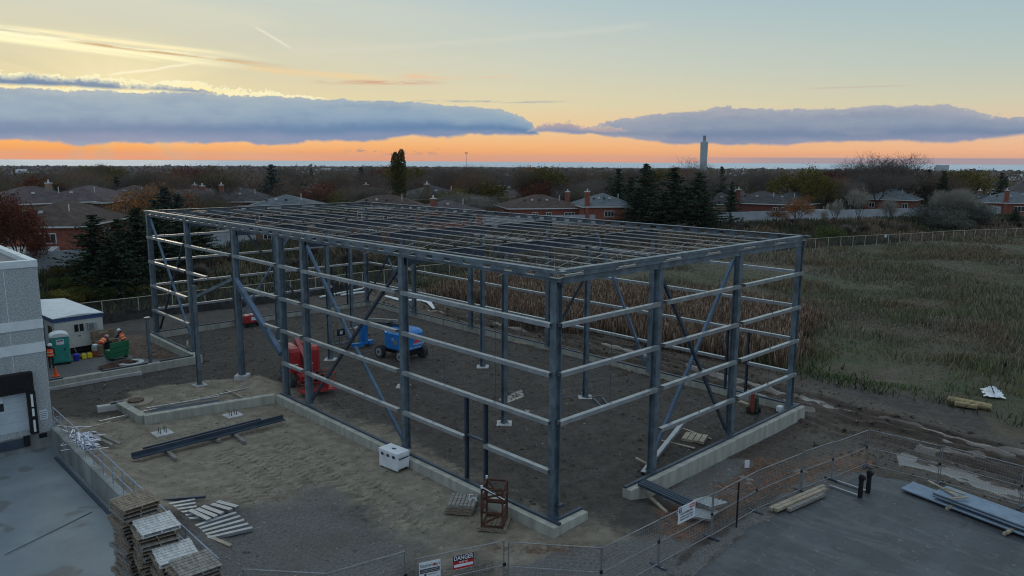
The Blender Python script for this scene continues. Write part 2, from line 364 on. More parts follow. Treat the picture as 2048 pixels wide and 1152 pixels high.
def pline(pts, X, Y):
    P = np.array(pts, float); D = np.full(X.shape, 1e9)
    for i in range(1, len(P)):
        a, b = P[i - 1], P[i]; d = b - a; t = np.clip(((X - a[0]) * d[0] + (Y - a[1]) * d[1]) / (d @ d), 0, 1)
        D = np.minimum(D, np.hypot(X - a[0] - t * d[0], Y - a[1] - t * d[1]))
    return D
def sst(a, b, x):
    t = np.clip((x - a) / (b - a), 0, 1); return t * t * (3 - 2 * t)
# ------------------------------------------------------------------ terrain
RAMP_Z = -.33
CLF = [(-60, 58), (-.9, 55), (14.4, 54.5), (34.9, 54), (48, 51), (70, 45.5), (92, 40), (110, 34.8), (138, 25.3), (165, 14.5), (200, -2), (260, -32)]   # chain-link line
BWALL = [(-60, 72), (-14, 74.5), (3, 75), (14, 82), (27, 88.5), (52, 89), (80, 79), (113, 62), (146, 48), (172, 36), (190, 27)]                       # noise wall line
def far_poly(): return CLF + [(900, -200), (900, 900), (-900, 900), (-900, 58)]
def h_np(X, Y):
    r = np.hypot(X - CAMX, Y - CAMY)
    z = -np.clip(r - 210, 0, None) * .0093
    z = z + 2.6 * (fbm(X, Y, 500, 3, 40) - .5) * sst(400, 1500, r) * 2
    d = sdist(far_poly(), X, Y)
    z = z + 1.9 * sst(3, 17, d) + .25 * (fbm(X, Y, 14, 3, 41) - .5) * sst(30, 60, r)
    z = np.where(r > 6300, z - (r - 6300) * .02, z)
    return z
def ground_z(x, y):
    return float(h_np(np.array([[float(x)]]), np.array([[float(y)]]))[0, 0])
RW = [W(104, 860, .35), W(250, 990, .35)]    # retaining wall top line
RWX = -11.85
def site_h(X, Y):
    z = h_np(X, Y)
    near = sst(70, 45, np.hypot(X - 8, Y - 20))
    rough = (fbm(X, Y, 2.2, 5, 3) - .5) * .12 + (fbm(X, Y, .45, 2, 9) - .5) * .035
    inside = sst(-.1, .3, sdist([(0, 0), (20.6, 0), (20.6, 44.5), (0, 44.5)], X, Y))
    paved = np.maximum(mask_asph, mask_pad)
    z = z + near * rough * (1 - .75 * inside) * (1 - paved)
    # outside the short end the dirt lies lower; ditch dip near the corner gap
    z = z - .30 * sst(2.0, -.3, np.abs(Y + 1.6) - 1.2) * sst(3.5, 6, X) * sst(24, 21, X)
    z = z + .18 * sst(3.0, 0, np.hypot((X - 2.7) / 1.3, (Y + 1.0))) 
    z = z + .10 * inside
    # wheel ruts and puddle beds of the haul track
    for k, off in enumerate((-2.6, -1.3, -.2, 1.1, 2.4)):
        dl = pline([(a + off * .77, b + off * .6) for a, b in TRACK], X, Y) + (fbm(X, Y, 3, 3, 50 + k) - .5) * .5
        z = z - .20 * sst(.42, .05, dl) + .13 * sst(.38, .05, np.abs(dl - .60)) * (.4 + 1.2 * fbm(X, Y, .8, 3, 90 + k))
    # prints are a shader relief, see trk
    z = z + .38 * sst(-9.3, -11.2, X) * sst(3, 8, Y) * sst(36, 28, Y) * (X > RWX)
    z = np.where((X < RWX) & (Y < 24.8), RAMP_Z + .012 * (X - RWX), z)
    z = z - .06 * mask_pud
    return z
TRACK = [W(600, 570), W(760, 575), W(870, 612), W(1050, 655), W(1280, 712), W(1500, 770), W(1700, 838), W(1850, 880), W(2048, 935), W(2300, 1010)]
SANDTR = [[W(540, 880), W(640, 920), W(740, 985), W(850, 1050)], [W(515, 890), W(600, 930), W(700, 1000), W(800, 1050)], [W(430, 900), W(500, 935), W(580, 985)], [W(470, 960), W(540, 1010)]]
def P(*pts): return [W(*p) for p in pts]
def axis(lo, hi, st, a, b, g=1.085):
    c = list(np.arange(lo, hi + 1e-6, st)); s = st; x = hi
    while x < b: s *= g; x += s; c.append(x)
    s = st; x = lo; pre = []
    while x > a: s *= g; x -= s; pre.append(x)
    return np.array(pre[::-1] + c)
_xs = axis(-24, 40, .16, -9000, 9000); _ys = axis(-21, 62, .17, -9000, 9000)
_xs = np.sort(np.append(_xs[(np.abs(_xs - RWX) > .05)], [RWX - .002, RWX + .002])); _ys = np.sort(np.append(_ys[(np.abs(_ys - 24.8) > .05)], [24.798, 24.802]))
GX, GY = np.meshgrid(_xs, _ys)
nj = lambda s, a, seed: (fbm(GX, GY, s, 4, seed) - .5) * a
soft = lambda poly, e=.25, a=1.0, s=2.0, seed=0: sst(-e, e, sdist(poly, GX, GY) + nj(s, a, seed))
mask_asph = soft(P((1385, 1152), (1500, 1058), (1640, 985), (1735, 948), (1840, 968), (2060, 1052), (2500, 1160), (2600, 1500), (1300, 1500)), .10, .35, 1.0, 11)
mask_pad = soft([(-11.7, 34.6), (-.9, 34.6), (-3.2, 40), (-3.0, 50), (-11.7, 50)], .1, .2, 1, 12) * (GX < -2.0)
_sd = sdist(P((560, 792), (640, 835), (820, 925), (1100, 1085), (1220, 1082), (1080, 1118), (960, 1072), (880, 1098), (800, 1050), (735, 1010), (650, 990), (540, 985), (430, 990), (330, 1005), (240, 985), (120, 860), (180, 845), (265, 838), (440, 815)), GX, GY)
mask_sand = sst(-3.4, 2.2, _sd + nj(3.5, 4.5, 13) + nj(.9, 1.6, 14))
_sp = soft(P((255, 785), (330, 770), (420, 760), (520, 752), (600, 790), (560, 795), (430, 812), (300, 835), (270, 815)), .3, .9, 1.5, 15)
mask_sand = np.maximum(mask_sand, _sp * .9)
mask_red = soft([(-9.5, 34.8), (-.4, 34.8), (-.4, 47), (-3.0, 47)], .5, .8, 2, 16) * (1 - mask_pad)
mask_grav = np.maximum.reduce([soft(P((330, 1152), (380, 1080), (520, 1000), (640, 970), (760, 1010), (900, 1080), (850, 1152), (700, 1300), (300, 1300)), 3.0, 5.0, 2.4, 17) * .8,
                               soft(P((1130, 1100), (1240, 1085), (1400, 1060), (1330, 1152), (1090, 1200), (1000, 1152)), .3, 1.0, 1.5, 18),
                               soft(P((1330, 980), (1400, 915), (1500, 900), (1520, 915), (1430, 985), (1380, 1010)), .3, .9, 1.5, 19),
                               soft(P((1420, 1080), (1600, 960), (1735, 915), (1750, 945), (1640, 985), (1500, 1058), (1385, 1152), (1330, 1150)), .25, .9, 1.2, 20)])
_td = pline(TRACK, GX, GY)
mask_mud = sst(4.6, 3.2, _td + nj(4, 2.2, 21))
mask_mud = np.maximum(mask_mud, soft(P((1450, 900), (1640, 830), (1800, 860), (2060, 1000), (2060, 1040), (1840, 965), (1735, 945)), .5, 1.2, 2, 22))
mask_leaf = np.maximum(soft(P((1290, 1080), (1340, 1000), (1430, 975), (1520, 910), (1640, 905), (1750, 900), (1740, 925), (1600, 965), (1480, 1020), (1380, 1085)), .5, 1.4, 1.5, 23),
                       soft(P((960, 1085), (1080, 1085), (1200, 1095), (1080, 1112), (980, 1110)), .5, 1.2, 1.2, 24) * .8)
_pn = .62 * fbm(GX * 1.9 + GY * .3, GY * .38, 1.5, 5, 31) + .38 * fbm(GX, GY * .6, .8, 4, 32)
mask_pud = np.zeros(GX.shape)
for pl, thr in ((P((1790, 905), (1900, 880), (2060, 950), (2060, 1010), (1930, 990), (1800, 960)), .53), (P((1540, 935), (1600, 930), (1640, 955), (1590, 970), (1545, 960)), .52), (P((1410, 945), (1500, 935), (1530, 970), (1440, 985)), .52),
                (P((985, 805), (1045, 778), (1050, 795), (1000, 815)), .42), (P((1020, 812), (1070, 824), (1050, 830)), .5)):
    mask_pud = np.maximum(mask_pud, sst(-.05, .12, np.minimum(sdist(pl, GX, GY) * .6, _pn - thr + .02)))
for off, wdt, a, b in ():
    _l = [(x + off * .77, y + off * .6) for x, y in TRACK]
    _d = pline(_l, GX, GY) + (fbm(GX, GY, 3.5, 3, 60) - .5) * .7
    mask_pud = np.maximum(mask_pud, sst(wdt, wdt * .6, _d) * sst(.50, .56, fbm(GX * 1.5, GY, 7, 3, 61 + int(a))) * (GY < b))
mask_conc = np.where((GX < RWX) & (GY < 24.8), 1.0, 0.0)
site = np.maximum.reduce([soft([(-60, -60), (16, -60), (18.5, -14), (30, -6.5), (27.5, 12), (26.6, 30), (28.5, 46), (30, 53), (-60, 53)], .8, 3.0, 4, 25), mask_mud, mask_asph])
site = np.where(GX < -28, site * 1.0, site)
mask_grass = 1 - site
for mk in (mask_sand, mask_red, mask_grav, mask_mud, mask_leaf): mk *= (1 - mask_conc)
trk_t = np.zeros(GX.shape); trk_m = np.zeros(GX.shape)
for ln in SANDTR:
    a, b = np.array(ln[0]), np.array(ln[-1]); d = (b - a) / np.hypot(*(b - a)); t = (GX - a[0]) * d[0] + (GY - a[1]) * d[1]; dc = pline(ln, GX, GY) + (fbm(GX, GY, 3, 2, 78) - .5) * .2
    k_ = sst(.34, .10, np.abs(dc - .42)); trk_t = np.where(k_ > trk_m, t + np.abs(dc - .42) * .5, trk_t); trk_m = np.maximum(trk_m, k_ * (.25 + 1.0 * fbm(GX, GY, 2.5, 2, 77)))
RUTP = [(P((1180, 683), (1250, 700), (1330, 722), (1400, 742), (1480, 764), (1560, 786), (1640, 803)), .44), (P((1460, 776), (1560, 800), (1625, 815)), .30), (P((1700, 822), (1760, 832), (1850, 858), (1950, 884), (2060, 908)), .36),
        (P((1790, 842), (1880, 872), (1980, 900), (2060, 925)), .26), (P((860, 618), (960, 640), (1060, 662)), .4), (P((1640, 806), (1700, 822)), .25)]
mask_rut = np.zeros(GX.shape)
for pl, wd_ in RUTP:
    dd_ = pline(pl, GX, GY) + (fbm(GX, GY, 1.6, 4, 62) - .5) * .55
    mask_pud = np.maximum(mask_pud, sst(wd_, wd_ * .5, dd_) * (fbm(GX, GY, 4, 2, 63) > .40)); mask_rut = np.maximum(mask_rut, sst(1.5, .3, dd_))
mask_rut = np.maximum(mask_rut, sst(-.3, .5, np.minimum(sdist(P((1500, 790), (1640, 800), (1800, 840), (2060, 905), (2060, 990), (1850, 885), (1640, 830)), GX, GY), 1.0)) * .9)
GZ = site_h(GX, GY)
ny, nx = GX.shape
idx = np.arange(nx * ny).reshape(ny, nx)
fa = np.stack([idx[:-1, :-1], idx[:-1, 1:], idx[1:, 1:], idx[1:, :-1]], -1).reshape(-1, 4)
gm = bpy.data.meshes.new('ground')
gm.vertices.add(nx * ny); gm.vertices.foreach_set('co', np.stack([GX, GY, GZ], -1).ravel())
gm.loops.add(fa.size); gm.loops.foreach_set('vertex_index', fa.ravel().astype(np.int32))
gm.polygons.add(len(fa)); gm.polygons.foreach_set('loop_start', np.arange(0, fa.size, 4, dtype=np.int32)); gm.polygons.foreach_set('loop_total', np.full(len(fa), 4, np.int32))
gm.polygons.foreach_set('use_smooth', np.ones(len(fa), bool))
gm.update()
def attr(name, a, b, c, d):
    at_ = gm.color_attributes.new(name, 'FLOAT_COLOR', 'POINT'); at_.data.foreach_set('color', np.stack([a, b, c, d], -1).ravel().astype(np.float32))
attr('mk1', mask_sand, mask_grav, mask_mud, mask_pud); attr('mk2', mask_asph, np.maximum(mask_conc, mask_pad * .98), mask_grass, mask_leaf)
attr('mk3', mask_red, mask_conc, mask_pad, trk_m); attr('mk4', trk_t, mask_rut, trk_t, trk_t)
go = bpy.data.objects.new('ground', gm); C.objects.link(go); tag(go, kind='structure')
m = bpy.data.materials.new('site_ground'); m.use_nodes = True; nt = m.node_tree; n = N(nt); bs = nt.nodes['Principled BSDF']
pos = n.node('ShaderNodeNewGeometry').outputs['Position']
def at3(nm):
    a = n.node('ShaderNodeAttribute', attribute_name=nm); s_ = n.node('ShaderNodeSeparateColor'); nt.links.new(a.outputs['Color'], s_.inputs[0]); return s_.outputs[0], s_.outputs[1], s_.outputs[2], a.outputs['Alpha']
sand, grav, mud, pud = at3('mk1'); asph, conc, grass, leaf = at3('mk2'); red, conc2, pad, trk = at3('mk3'); tt, rut, _a, _b = at3('mk4')
fine = n.noise(pos, 9, 5, .7); mid = n.noise(pos, 1.6, 6, .62); big = n.noise(pos, .33, 5, .6); huge = n.noise(pos, .05, 4, .6); spk = n.noise(pos, 26, 3, .7)
med = n.noise(pos, 4.2, 5, .65, .4)
def tone(d, l, f=None, lo=.3, hi=.7): return n.mix(n.ss(lo, hi, f if f is not None else mid), d, l)
def edge(mk, k=.9, w=.34): return n.ss(.5 - w, .5 + w, n.add(mk, n.mul(n.sub(med, .5), k)))
c_dirt = tone((.044, .037, .033, 1), (.080, .070, .064, 1)); c_dirt = n.mix(n.mul(n.ss(.5, .78, fine), .55), c_dirt, (.135, .125, .118, 1)); c_dirt = n.mix(n.mul(n.ss(.5, .7, big), .5), c_dirt, (.036, .034, .036, 1))
swl = n.noise(n.vmul(pos, (.35, 1.4, 1)), .9, 6, .68, .9); c_dirt = n.mix(n.mul(n.ss(.50, .72, swl), .6), c_dirt, (.115, .108, .104, 1)); c_dirt = n.mix(n.mul(n.ss(.50, .30, n.noise(n.vmul(pos, (1.3, .4, 1)), .7, 6, .7, 1.2)), .6), c_dirt, (.026, .024, .025, 1))
c_sand = tone((.19, .168, .130, 1), (.315, .283, .230, 1)); c_sand = n.mix(n.mul(n.ss(.48, .68, big), .5), c_sand, (.13, .107, .078, 1)); c_sand = n.mix(n.mul(n.ss(.55, .75, fine), .4), c_sand, (.38, .345, .275, 1))
c_grav = tone((.095, .096, .096, 1), (.175, .18, .185, 1), fine, .35, .65); c_grav = n.mix(n.mul(n.ss(.58, .72, spk), .8), c_grav, (.30, .31, .32, 1)); c_grav = n.mix(n.mul(n.ss(.45, .7, big), .5), c_grav, (.105, .082, .064, 1))
c_mud = tone((.026, .018, .013, 1), (.085, .062, .047, 1), med); c_mud = n.mix(n.mul(n.ss(.52, .72, big), .5), c_mud, (.12, .098, .080, 1))
c_red = tone((.085, .055, .042, 1), (.15, .105, .082, 1))
c_dirt = n.mix(n.mul(n.ss(.56, .66, n.noise(pos, 5.5, 6, .75)), .55), c_dirt, (.15, .14, .13, 1)); c_dirt = n.mix(n.mul(n.ss(.45, .34, n.noise(pos, 3.1, 6, .75)), .65), c_dirt, (.020, .018, .018, 1))  # stone and soil speckle; dark specks, here and below, also paint in occlusion shade
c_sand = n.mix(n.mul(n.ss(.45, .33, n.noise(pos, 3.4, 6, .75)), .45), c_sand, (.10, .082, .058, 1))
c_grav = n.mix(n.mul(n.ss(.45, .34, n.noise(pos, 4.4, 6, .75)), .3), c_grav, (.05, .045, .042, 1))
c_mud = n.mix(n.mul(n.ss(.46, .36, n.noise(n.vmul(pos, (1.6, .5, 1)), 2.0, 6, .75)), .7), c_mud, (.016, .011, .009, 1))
c_asph = tone((.038, .045, .055, 1), (.066, .076, .090, 1), big, .25, .75); c_asph = n.mix(n.mul(n.ss(.60, .72, med), .30), c_asph, (.14, .15, .16, 1)); c_asph = n.mix(n.mul(n.ss(.62, .78, spk), .25), c_asph, (.16, .165, .17, 1))
asw = n.noise(n.vmul(pos, (.25, 1.3, 1)), .5, 4, .6); c_asph = n.mix(n.mul(n.ss(.5, .72, asw), .5), c_asph, (.105, .118, .132, 1)); c_asph = n.mix(n.mul(n.ss(.46, .36, n.noise(pos, 1.1, 7, .7)), .5), c_asph, (.032, .035, .040, 1)); c_asph = n.mix(n.mul(n.ss(.49, .60, n.noise(n.vmul(pos, (.9, .22, 1)), 1.3, 7, .72, .6)), .45), c_asph, (.115, .125, .135, 1)); c_asph = n.mix(n.mul(n.ss(.62, .68, n.noise(pos, 3.5, 4, .6)), .6), c_asph, (.20, .20, .20, 1))
c_conc = tone((.130, .165, .195, 1), (.19, .23, .26, 1), big, .3, .7); c_conc = n.mix(n.mul(n.ss(.5, .75, n.noise(pos, .8, 6, .65, .5)), .6), c_conc, (.115, .135, .16, 1)); c_conc = n.mix(n.mul(n.ss(.6, .8, fine), .25), c_conc, (.28, .3, .32, 1))
c_pad = tone((.12, .125, .13, 1), (.18, .185, .19, 1), big)
gn = n.noise(n.vmul(pos, (1, 1, .2)), .11, 6, .62, .3); gn2 = n.noise(pos, .9, 6, .7)
c_gr = tone((.045, .055, .030, 1), (.075, .082, .048, 1), gn2); c_gr = n.mix(n.ss(.44, .60, gn), c_gr, tone((.070, .058, .042, 1), (.115, .098, .072, 1), gn2)); c_gr = n.mix(n.mul(n.ss(.5, .7, n.noise(pos, .035, 4, .6)), .55), c_gr, (.085, .068, .052, 1))
c_leaf = tone((.060, .034, .020, 1), (.19, .105, .062, 1), n.noise(pos, 7, 4, .75), .38, .62)
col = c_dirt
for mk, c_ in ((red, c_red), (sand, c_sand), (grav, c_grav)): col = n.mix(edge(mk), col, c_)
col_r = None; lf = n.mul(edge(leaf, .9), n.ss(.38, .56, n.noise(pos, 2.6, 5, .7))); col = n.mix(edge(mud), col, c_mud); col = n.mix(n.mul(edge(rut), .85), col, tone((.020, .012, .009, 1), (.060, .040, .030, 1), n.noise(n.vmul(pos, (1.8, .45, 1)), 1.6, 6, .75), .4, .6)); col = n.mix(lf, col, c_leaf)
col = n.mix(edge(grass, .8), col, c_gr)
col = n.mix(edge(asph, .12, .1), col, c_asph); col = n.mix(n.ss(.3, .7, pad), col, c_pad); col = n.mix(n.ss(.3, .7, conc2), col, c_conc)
pe = n.ss(.42, .58, n.add(pud, n.mul(n.sub(med, .5), .35)))
st = n.mul(n.ss(.60, .64, n.noise(pos, .42, 3, .5, .4)), conc2)     # damp stains on the loading ramp
col = n.mix(n.mul(st, .65), col, (.085, .088, .086, 1))
col = n.mix(pe, col, (.12, .100, .094, 1))
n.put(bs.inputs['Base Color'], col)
rg = n.mix(conc2, n.mix(asph, (.92, .92, .92, 1), (.62, .62, .62, 1)), (.55, .55, .55, 1)); rg = n.mix(edge(mud), rg, (.62, .62, .62, 1)); rg = n.mix(pe, rg, (.05, .05, .05, 1))
n.put(bs.inputs['Roughness'], rg)
bp = n.node('ShaderNodeBump'); bp.inputs['Distance'].default_value = .16
hgt = n.add(n.mul(fine, .45), n.mul(med, .8)); hgt = n.add(hgt, n.mul(spk, .2))
stg = n.mul(n.m('SUBTRACT', 1.0, n.m('MAXIMUM', n.mul(asph, .88), n.mul(conc2, .93))), n.sub(1.0, pe)); n.put(bp.inputs['Strength'], n.mul(stg, 1.0))
bs.inputs['IOR'].default_value = 1.5; hgt = n.add(hgt, n.mul(n.mul(trk, n.m('SINE', n.mul(tt, 2 * math.pi / .40))), .0)); n.put(bp.inputs['Height'], hgt); nt.links.new(bp.outputs[0], bs.inputs['Normal'])
gm.materials.append(m)
# lake
wb = MB(); _far = 42000
_a = [at(a, _far) for a in (-75, -50, -25, 0, 25, 50, 75)]; _b = [at(a, 5200) for a in (75, 50, 25, 0, -25, -50, -75)]
wb.quad([(x, y, -60.5) for x, y in _a + _b][::-1])
m = bpy.data.materials.new('lake_water'); m.use_nodes = True; n = N(m.node_tree); bs = m.node_tree.nodes['Principled BSDF']
bs.inputs['Base Color'].default_value = (.62, .72, .80, 1); bs.inputs['Metallic'].default_value = .92; bs.inputs['Roughness'].default_value = .5
bp = n.node('ShaderNodeBump'); bp.inputs['Strength'].default_value = 1; bp.inputs['Distance'].default_value = 30
n.put(bp.inputs['Height'], n.noise(n.node('ShaderNodeNewGeometry').outputs['Position'], .01, 5, .7)); m.node_tree.links.new(bp.outputs[0], bs.inputs['Normal'])
tag(wb.build('lake', m), kind='structure')
# ------------------------------------------------------------------ the steel frame
YS = [0, 10.1, 19.6, 28.6, 36.6, 44.5]; XS = [0, 6.87, 13.73, 20.6]; GH = [2.5, 4.5, 6.45, 8.4]; BX, BY = 20.6, 44.5
frame = empty('steel_building_frame', (0, 0, 0), 0, 'unfinished blue-grey steel building frame with bare columns, girts and open roof joists', 'steel frame')
def part(mb, name, m, **k): return mb.build(name, m, frame, **k)
def column(x, y, z0, z1, w, d, axis='y', name='column', m=None):
    b = MB(); up = (0, 1, 0) if axis == 'y' else (1, 0, 0)
    b.prof((x, y, z0), (x, y, z1), isec(w, d, .028, .012), up); b.box(x - w * .7, x + w * .7, y - d * .62, y + d * .62, z0 - .02, z0 + .012)
    for sx in (-1, 1):
        for sy in (-1, 1): b.tube((x + sx * w * .55, y + sy * d * .5, z0), (x + sx * w * .55, y + sy * d * .5, z0 + .09), .02, 6)
    return part(b, name, m or STEEL)
for y in YS + [22.4]: column(.22, y if y else .2, .48 if y < 22 else (.30 if y < 36 else .48), 10.02, .30, .36, 'x')
for y in YS[0:1] + YS[1:]: column(BX - .22, y if y else .2, .48, 10.02, .30, .34, 'x')
for x in XS[1:3]:
    column(x, .22, .48, 10.02, .30, .34); column(x, BY - .22, .48, 10.02, .28, .32)
for x in XS[1:3]:
    for y in YS[1:5]: column(x, y, .16, 9.6, .25, .25)
# eave beams: wide-flange beam below, spacer blocks and a top angle carrying the deck edge
def eave(p, q, inward, pitch, frac, dep, strip=False):
    p, q = Vector(p), Vector(q); d = (q - p); L = d.length; d.normalize(); iv = Vector(inward); zb = 10.14 - dep / 2
    b = MB(); b.prof(p + Vector((0, 0, zb)), q + Vector((0, 0, zb)), isec(.20, dep, .018, .010)); part(b, 'eave_beam', STEEL)
    k = int(round(L / pitch))
    for i in range(k):
        a = MB(); s0 = L * (i + frac) / k; s1 = L * (i + 1) / k
        c = p + d * ((s0 + s1) / 2) - iv * .07; z = 10.22
        a.bar(c - d * ((s1 - s0) / 2) + Vector((0, 0, z)), c + d * ((s1 - s0) / 2) + Vector((0, 0, z)), .02, .16); part(a, 'deck_closure', STEEL)
        if strip and i < k:
            a = MB(); s0, s1 = L * (i + .06) / k, L * (i + frac - .02) / k; a.bar(p + d * s0 - iv * .06 + Vector((0, 0, 10.20)), p + d * s1 - iv * .06 + Vector((0, 0, 10.20)), .12, .07); part(a, 'bright_angle', GIRT)  # pale bar added to imitate skylight on the beam flange between closures
    t = MB(); t.bar(p + Vector((0, 0, 10.36)) - iv * .10 - d * .2, q + Vector((0, 0, 10.36)) - iv * .10 + d * .2, .03, .10); t.bar(p + Vector((0, 0, 10.422)) + iv * .03 - d * .2, q + Vector((0, 0, 10.422)) + iv * .03 + d * .2, .30, .02)
    part(t, 'top_angle', STEEL)
eave((.1, -.1, 0), (.1, BY + .1, 0), (1, 0, 0), 1.28, .36, .13)
eave((BX - .1, -.1, 0), (BX - .1, BY + .1, 0), (-1, 0, 0), 1.28, .36, .13)
eave((.25, .1, 0), (BX - .25, .1, 0), (0, 1, 0), 3.43, .40, .26, True)
eave((.25, BY - .1, 0), (BX - .25, BY - .1, 0), (0, -1, 0), 3.43, .40, .26, True)
for y in YS[1:5]:
    for i in range(3):
        b = MB(); x0, x1 = XS[i] + .3, XS[i + 1] - .3
        if i == 1: x0 -= 1.1; x1 += 1.1
        elif i == 0: x1 -= 1.15
        else: x0 += 1.15
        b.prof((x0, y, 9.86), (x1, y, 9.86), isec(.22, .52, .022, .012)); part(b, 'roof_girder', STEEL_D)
# open-web joists
NJ = 12
for bi in range(5):
    y0, y1 = YS[bi], YS[bi + 1]; L = y1 - y0 - .3; ya = y0 + .15
    for j in range(1, NJ):
        x = BX * j / NJ; b = MB(); w = MB(); zt, zb = 10.24, 9.80
        b.bar((x, ya, zt), (x, ya + L, zt), .055, .04)
        o = part(b, 'joist', JOIST)
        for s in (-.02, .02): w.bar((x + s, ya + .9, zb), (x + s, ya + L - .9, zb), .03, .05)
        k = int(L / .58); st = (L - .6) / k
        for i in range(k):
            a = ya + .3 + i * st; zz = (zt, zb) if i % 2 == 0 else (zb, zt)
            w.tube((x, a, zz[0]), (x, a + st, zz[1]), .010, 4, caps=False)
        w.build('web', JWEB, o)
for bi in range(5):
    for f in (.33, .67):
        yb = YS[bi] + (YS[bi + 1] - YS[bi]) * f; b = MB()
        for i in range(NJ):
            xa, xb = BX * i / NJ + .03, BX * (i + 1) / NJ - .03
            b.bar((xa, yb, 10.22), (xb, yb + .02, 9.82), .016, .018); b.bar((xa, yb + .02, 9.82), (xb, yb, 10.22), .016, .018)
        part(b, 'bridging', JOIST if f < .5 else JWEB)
# girts: channels lying web-up
def girt(p, q, side, name='girt', w=.22, h=.17, prot=True):
    b = MB(); sv = Vector(side) * .02; b.prof(Vector(p) + sv, Vector(q) + sv, csec(w, h, .014)); L = (Vector(q) - Vector(p)).length
    if L > 4:
        d = (Vector(q) - Vector(p)) / L
        for f in ((.33, .67) if L > 8.5 else (.5,)):
            c = Vector(p) + sv + d * L * f
            for e in (-.05, .05): b.bar(c + d * e + Vector((0, 0, -.02)), c + d * e + Vector((0, 0, .07)), .03, .012, up=d)
    return part(b, name, GIRT)
def runs(fn, a, b, hs, side, off):
    for h in hs: girt(fn(a + .22, h), fn(b - .22, h), side)
sideA = lambda y, z: (0.0, y, z); sideB = lambda y, z: (BX, y, z); endA = lambda x, z: (x, 0.0, z); endB = lambda x, z: (x, BY, z)
runs(sideA, 0, 10.1, GH[1:3] + [GH[0] * 0 + GH[2]][:0], (-1, 0, 0), 0)
girt((0, .22, 8.4), (0, 9.9, 8.4), (-1, 0, 0))
girt((0, .22, 2.5), (0, 4.0, 2.5), (-1, 0, 0)); girt((0, 5.35, 2.5), (0, 9.9, 2.5), (-1, 0, 0))
runs(sideA, 10.1, 19.6, GH, (-1, 0, 0), 0)
runs(sideA, 19.6, 22.4, GH, (-1, 0, 0), 0)
runs(sideA, 22.4, 28.6, GH[3:], (-1, 0, 0), 0); girt((0, 22.6, 6.45), (0, 27.0, 6.45), (-1, 0, 0)); girt((0, 22.6, 4.5), (0, 24.4, 4.5), (-1, 0, 0))
runs(sideA, 28.6, 36.6, GH[3:], (-1, 0, 0), 0); girt((0, 33.0, 6.45), (0, 36.4, 6.45), (-1, 0, 0))
runs(sideA, 36.6, 44.5, GH, (-1, 0, 0), 0)
for i in range(5):
    hs = GH if i not in (1,) else GH
    for h in hs:
        if i == 0 and h == 2.5: girt((BX, 4.6, h), (BX, YS[1] - .22, h), (1, 0, 0)); girt((BX, .22, h), (BX, 3.1, h), (1, 0, 0)); continue
        girt((BX, YS[i] + .22, h), (BX, YS[i + 1] - .22, h), (1, 0, 0))
for i in range(3):
    for h in GH:
        if i == 0 and h == 2.5: continue
        if i == 0 and h == 6.45 + 99: continue
        girt((XS[i] + .22, 0, h), (XS[i + 1] - .22, 0, h), (0, -1, 0))
    for h in GH:
        if i == 2 and h < 3: girt((XS[2] + .2, BY, h), (16.6, BY, h), (0, 1, 0)); girt((18.2, BY, h), (BX - .2, BY, h), (0, 1, 0)); continue
        girt((XS[i] + .22, BY, h), (XS[i + 1] - .22, BY, h), (0, 1, 0))
# door jambs and headers
for y in (4.05, 5.3): b = MB(); b.prof((.02, y, .46), (.02, y, 4.34), csec(.2, .09, .012), (0, 1, 0)); part(b, 'door_jamb', STEEL_D)
b = MB(); b.prof((.02, 4.1, 2.62), (.02, 5.25, 2.62), csec(.16, .08, .012)); part(b, 'door_header', STEEL_D)
for y in (3.15, 4.55): b = MB(); b.prof((BX - .02, y, .46), (BX - .02, y, 4.34), csec(.2, .09, .012), (0, 1, 0)); part(b, 'door_jamb', STEEL_D)
for x in (16.6, 18.2): b = MB(); b.prof((x, BY - .02, .46), (x, BY - .02, 4.34), csec(.2, .09, .012), (1, 0, 0)); part(b, 'door_jamb', STEEL_D)
b = MB(); b.prof((.22, -.0, 1.0), (.55, -.0, 1.0), csec(.2, .1, .012)); part(b, 'girt_clip', STEEL_D)
# bracing
def brace(p, q, m, s=.15, name='brace'): b = MB(); b.bar(p, q, s, s); part(b, name, m)
xi = .30
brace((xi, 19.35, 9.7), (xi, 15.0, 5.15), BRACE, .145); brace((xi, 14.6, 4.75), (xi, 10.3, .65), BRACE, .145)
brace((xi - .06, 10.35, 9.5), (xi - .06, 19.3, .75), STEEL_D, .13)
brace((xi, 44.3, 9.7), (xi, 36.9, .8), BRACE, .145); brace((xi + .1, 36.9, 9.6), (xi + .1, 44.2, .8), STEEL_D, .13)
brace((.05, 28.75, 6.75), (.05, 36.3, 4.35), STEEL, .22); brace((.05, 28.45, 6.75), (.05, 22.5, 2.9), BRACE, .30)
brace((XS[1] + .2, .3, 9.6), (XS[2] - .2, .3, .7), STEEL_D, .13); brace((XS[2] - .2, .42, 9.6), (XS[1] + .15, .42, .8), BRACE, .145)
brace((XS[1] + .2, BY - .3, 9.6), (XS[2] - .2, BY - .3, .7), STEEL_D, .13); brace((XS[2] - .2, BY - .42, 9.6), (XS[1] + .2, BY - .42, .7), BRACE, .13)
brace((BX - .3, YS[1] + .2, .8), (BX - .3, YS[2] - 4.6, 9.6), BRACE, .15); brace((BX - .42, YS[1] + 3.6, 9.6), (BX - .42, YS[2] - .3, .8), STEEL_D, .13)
brace((BX - .3, YS[4] + .2, .8), (BX - .3, YS[5] - .3, 9.6), BRACE, .13); brace((BX - .42, YS[4] + .3, 9.6), (BX - .42, YS[5] - .3, .8), STEEL_D, .13)
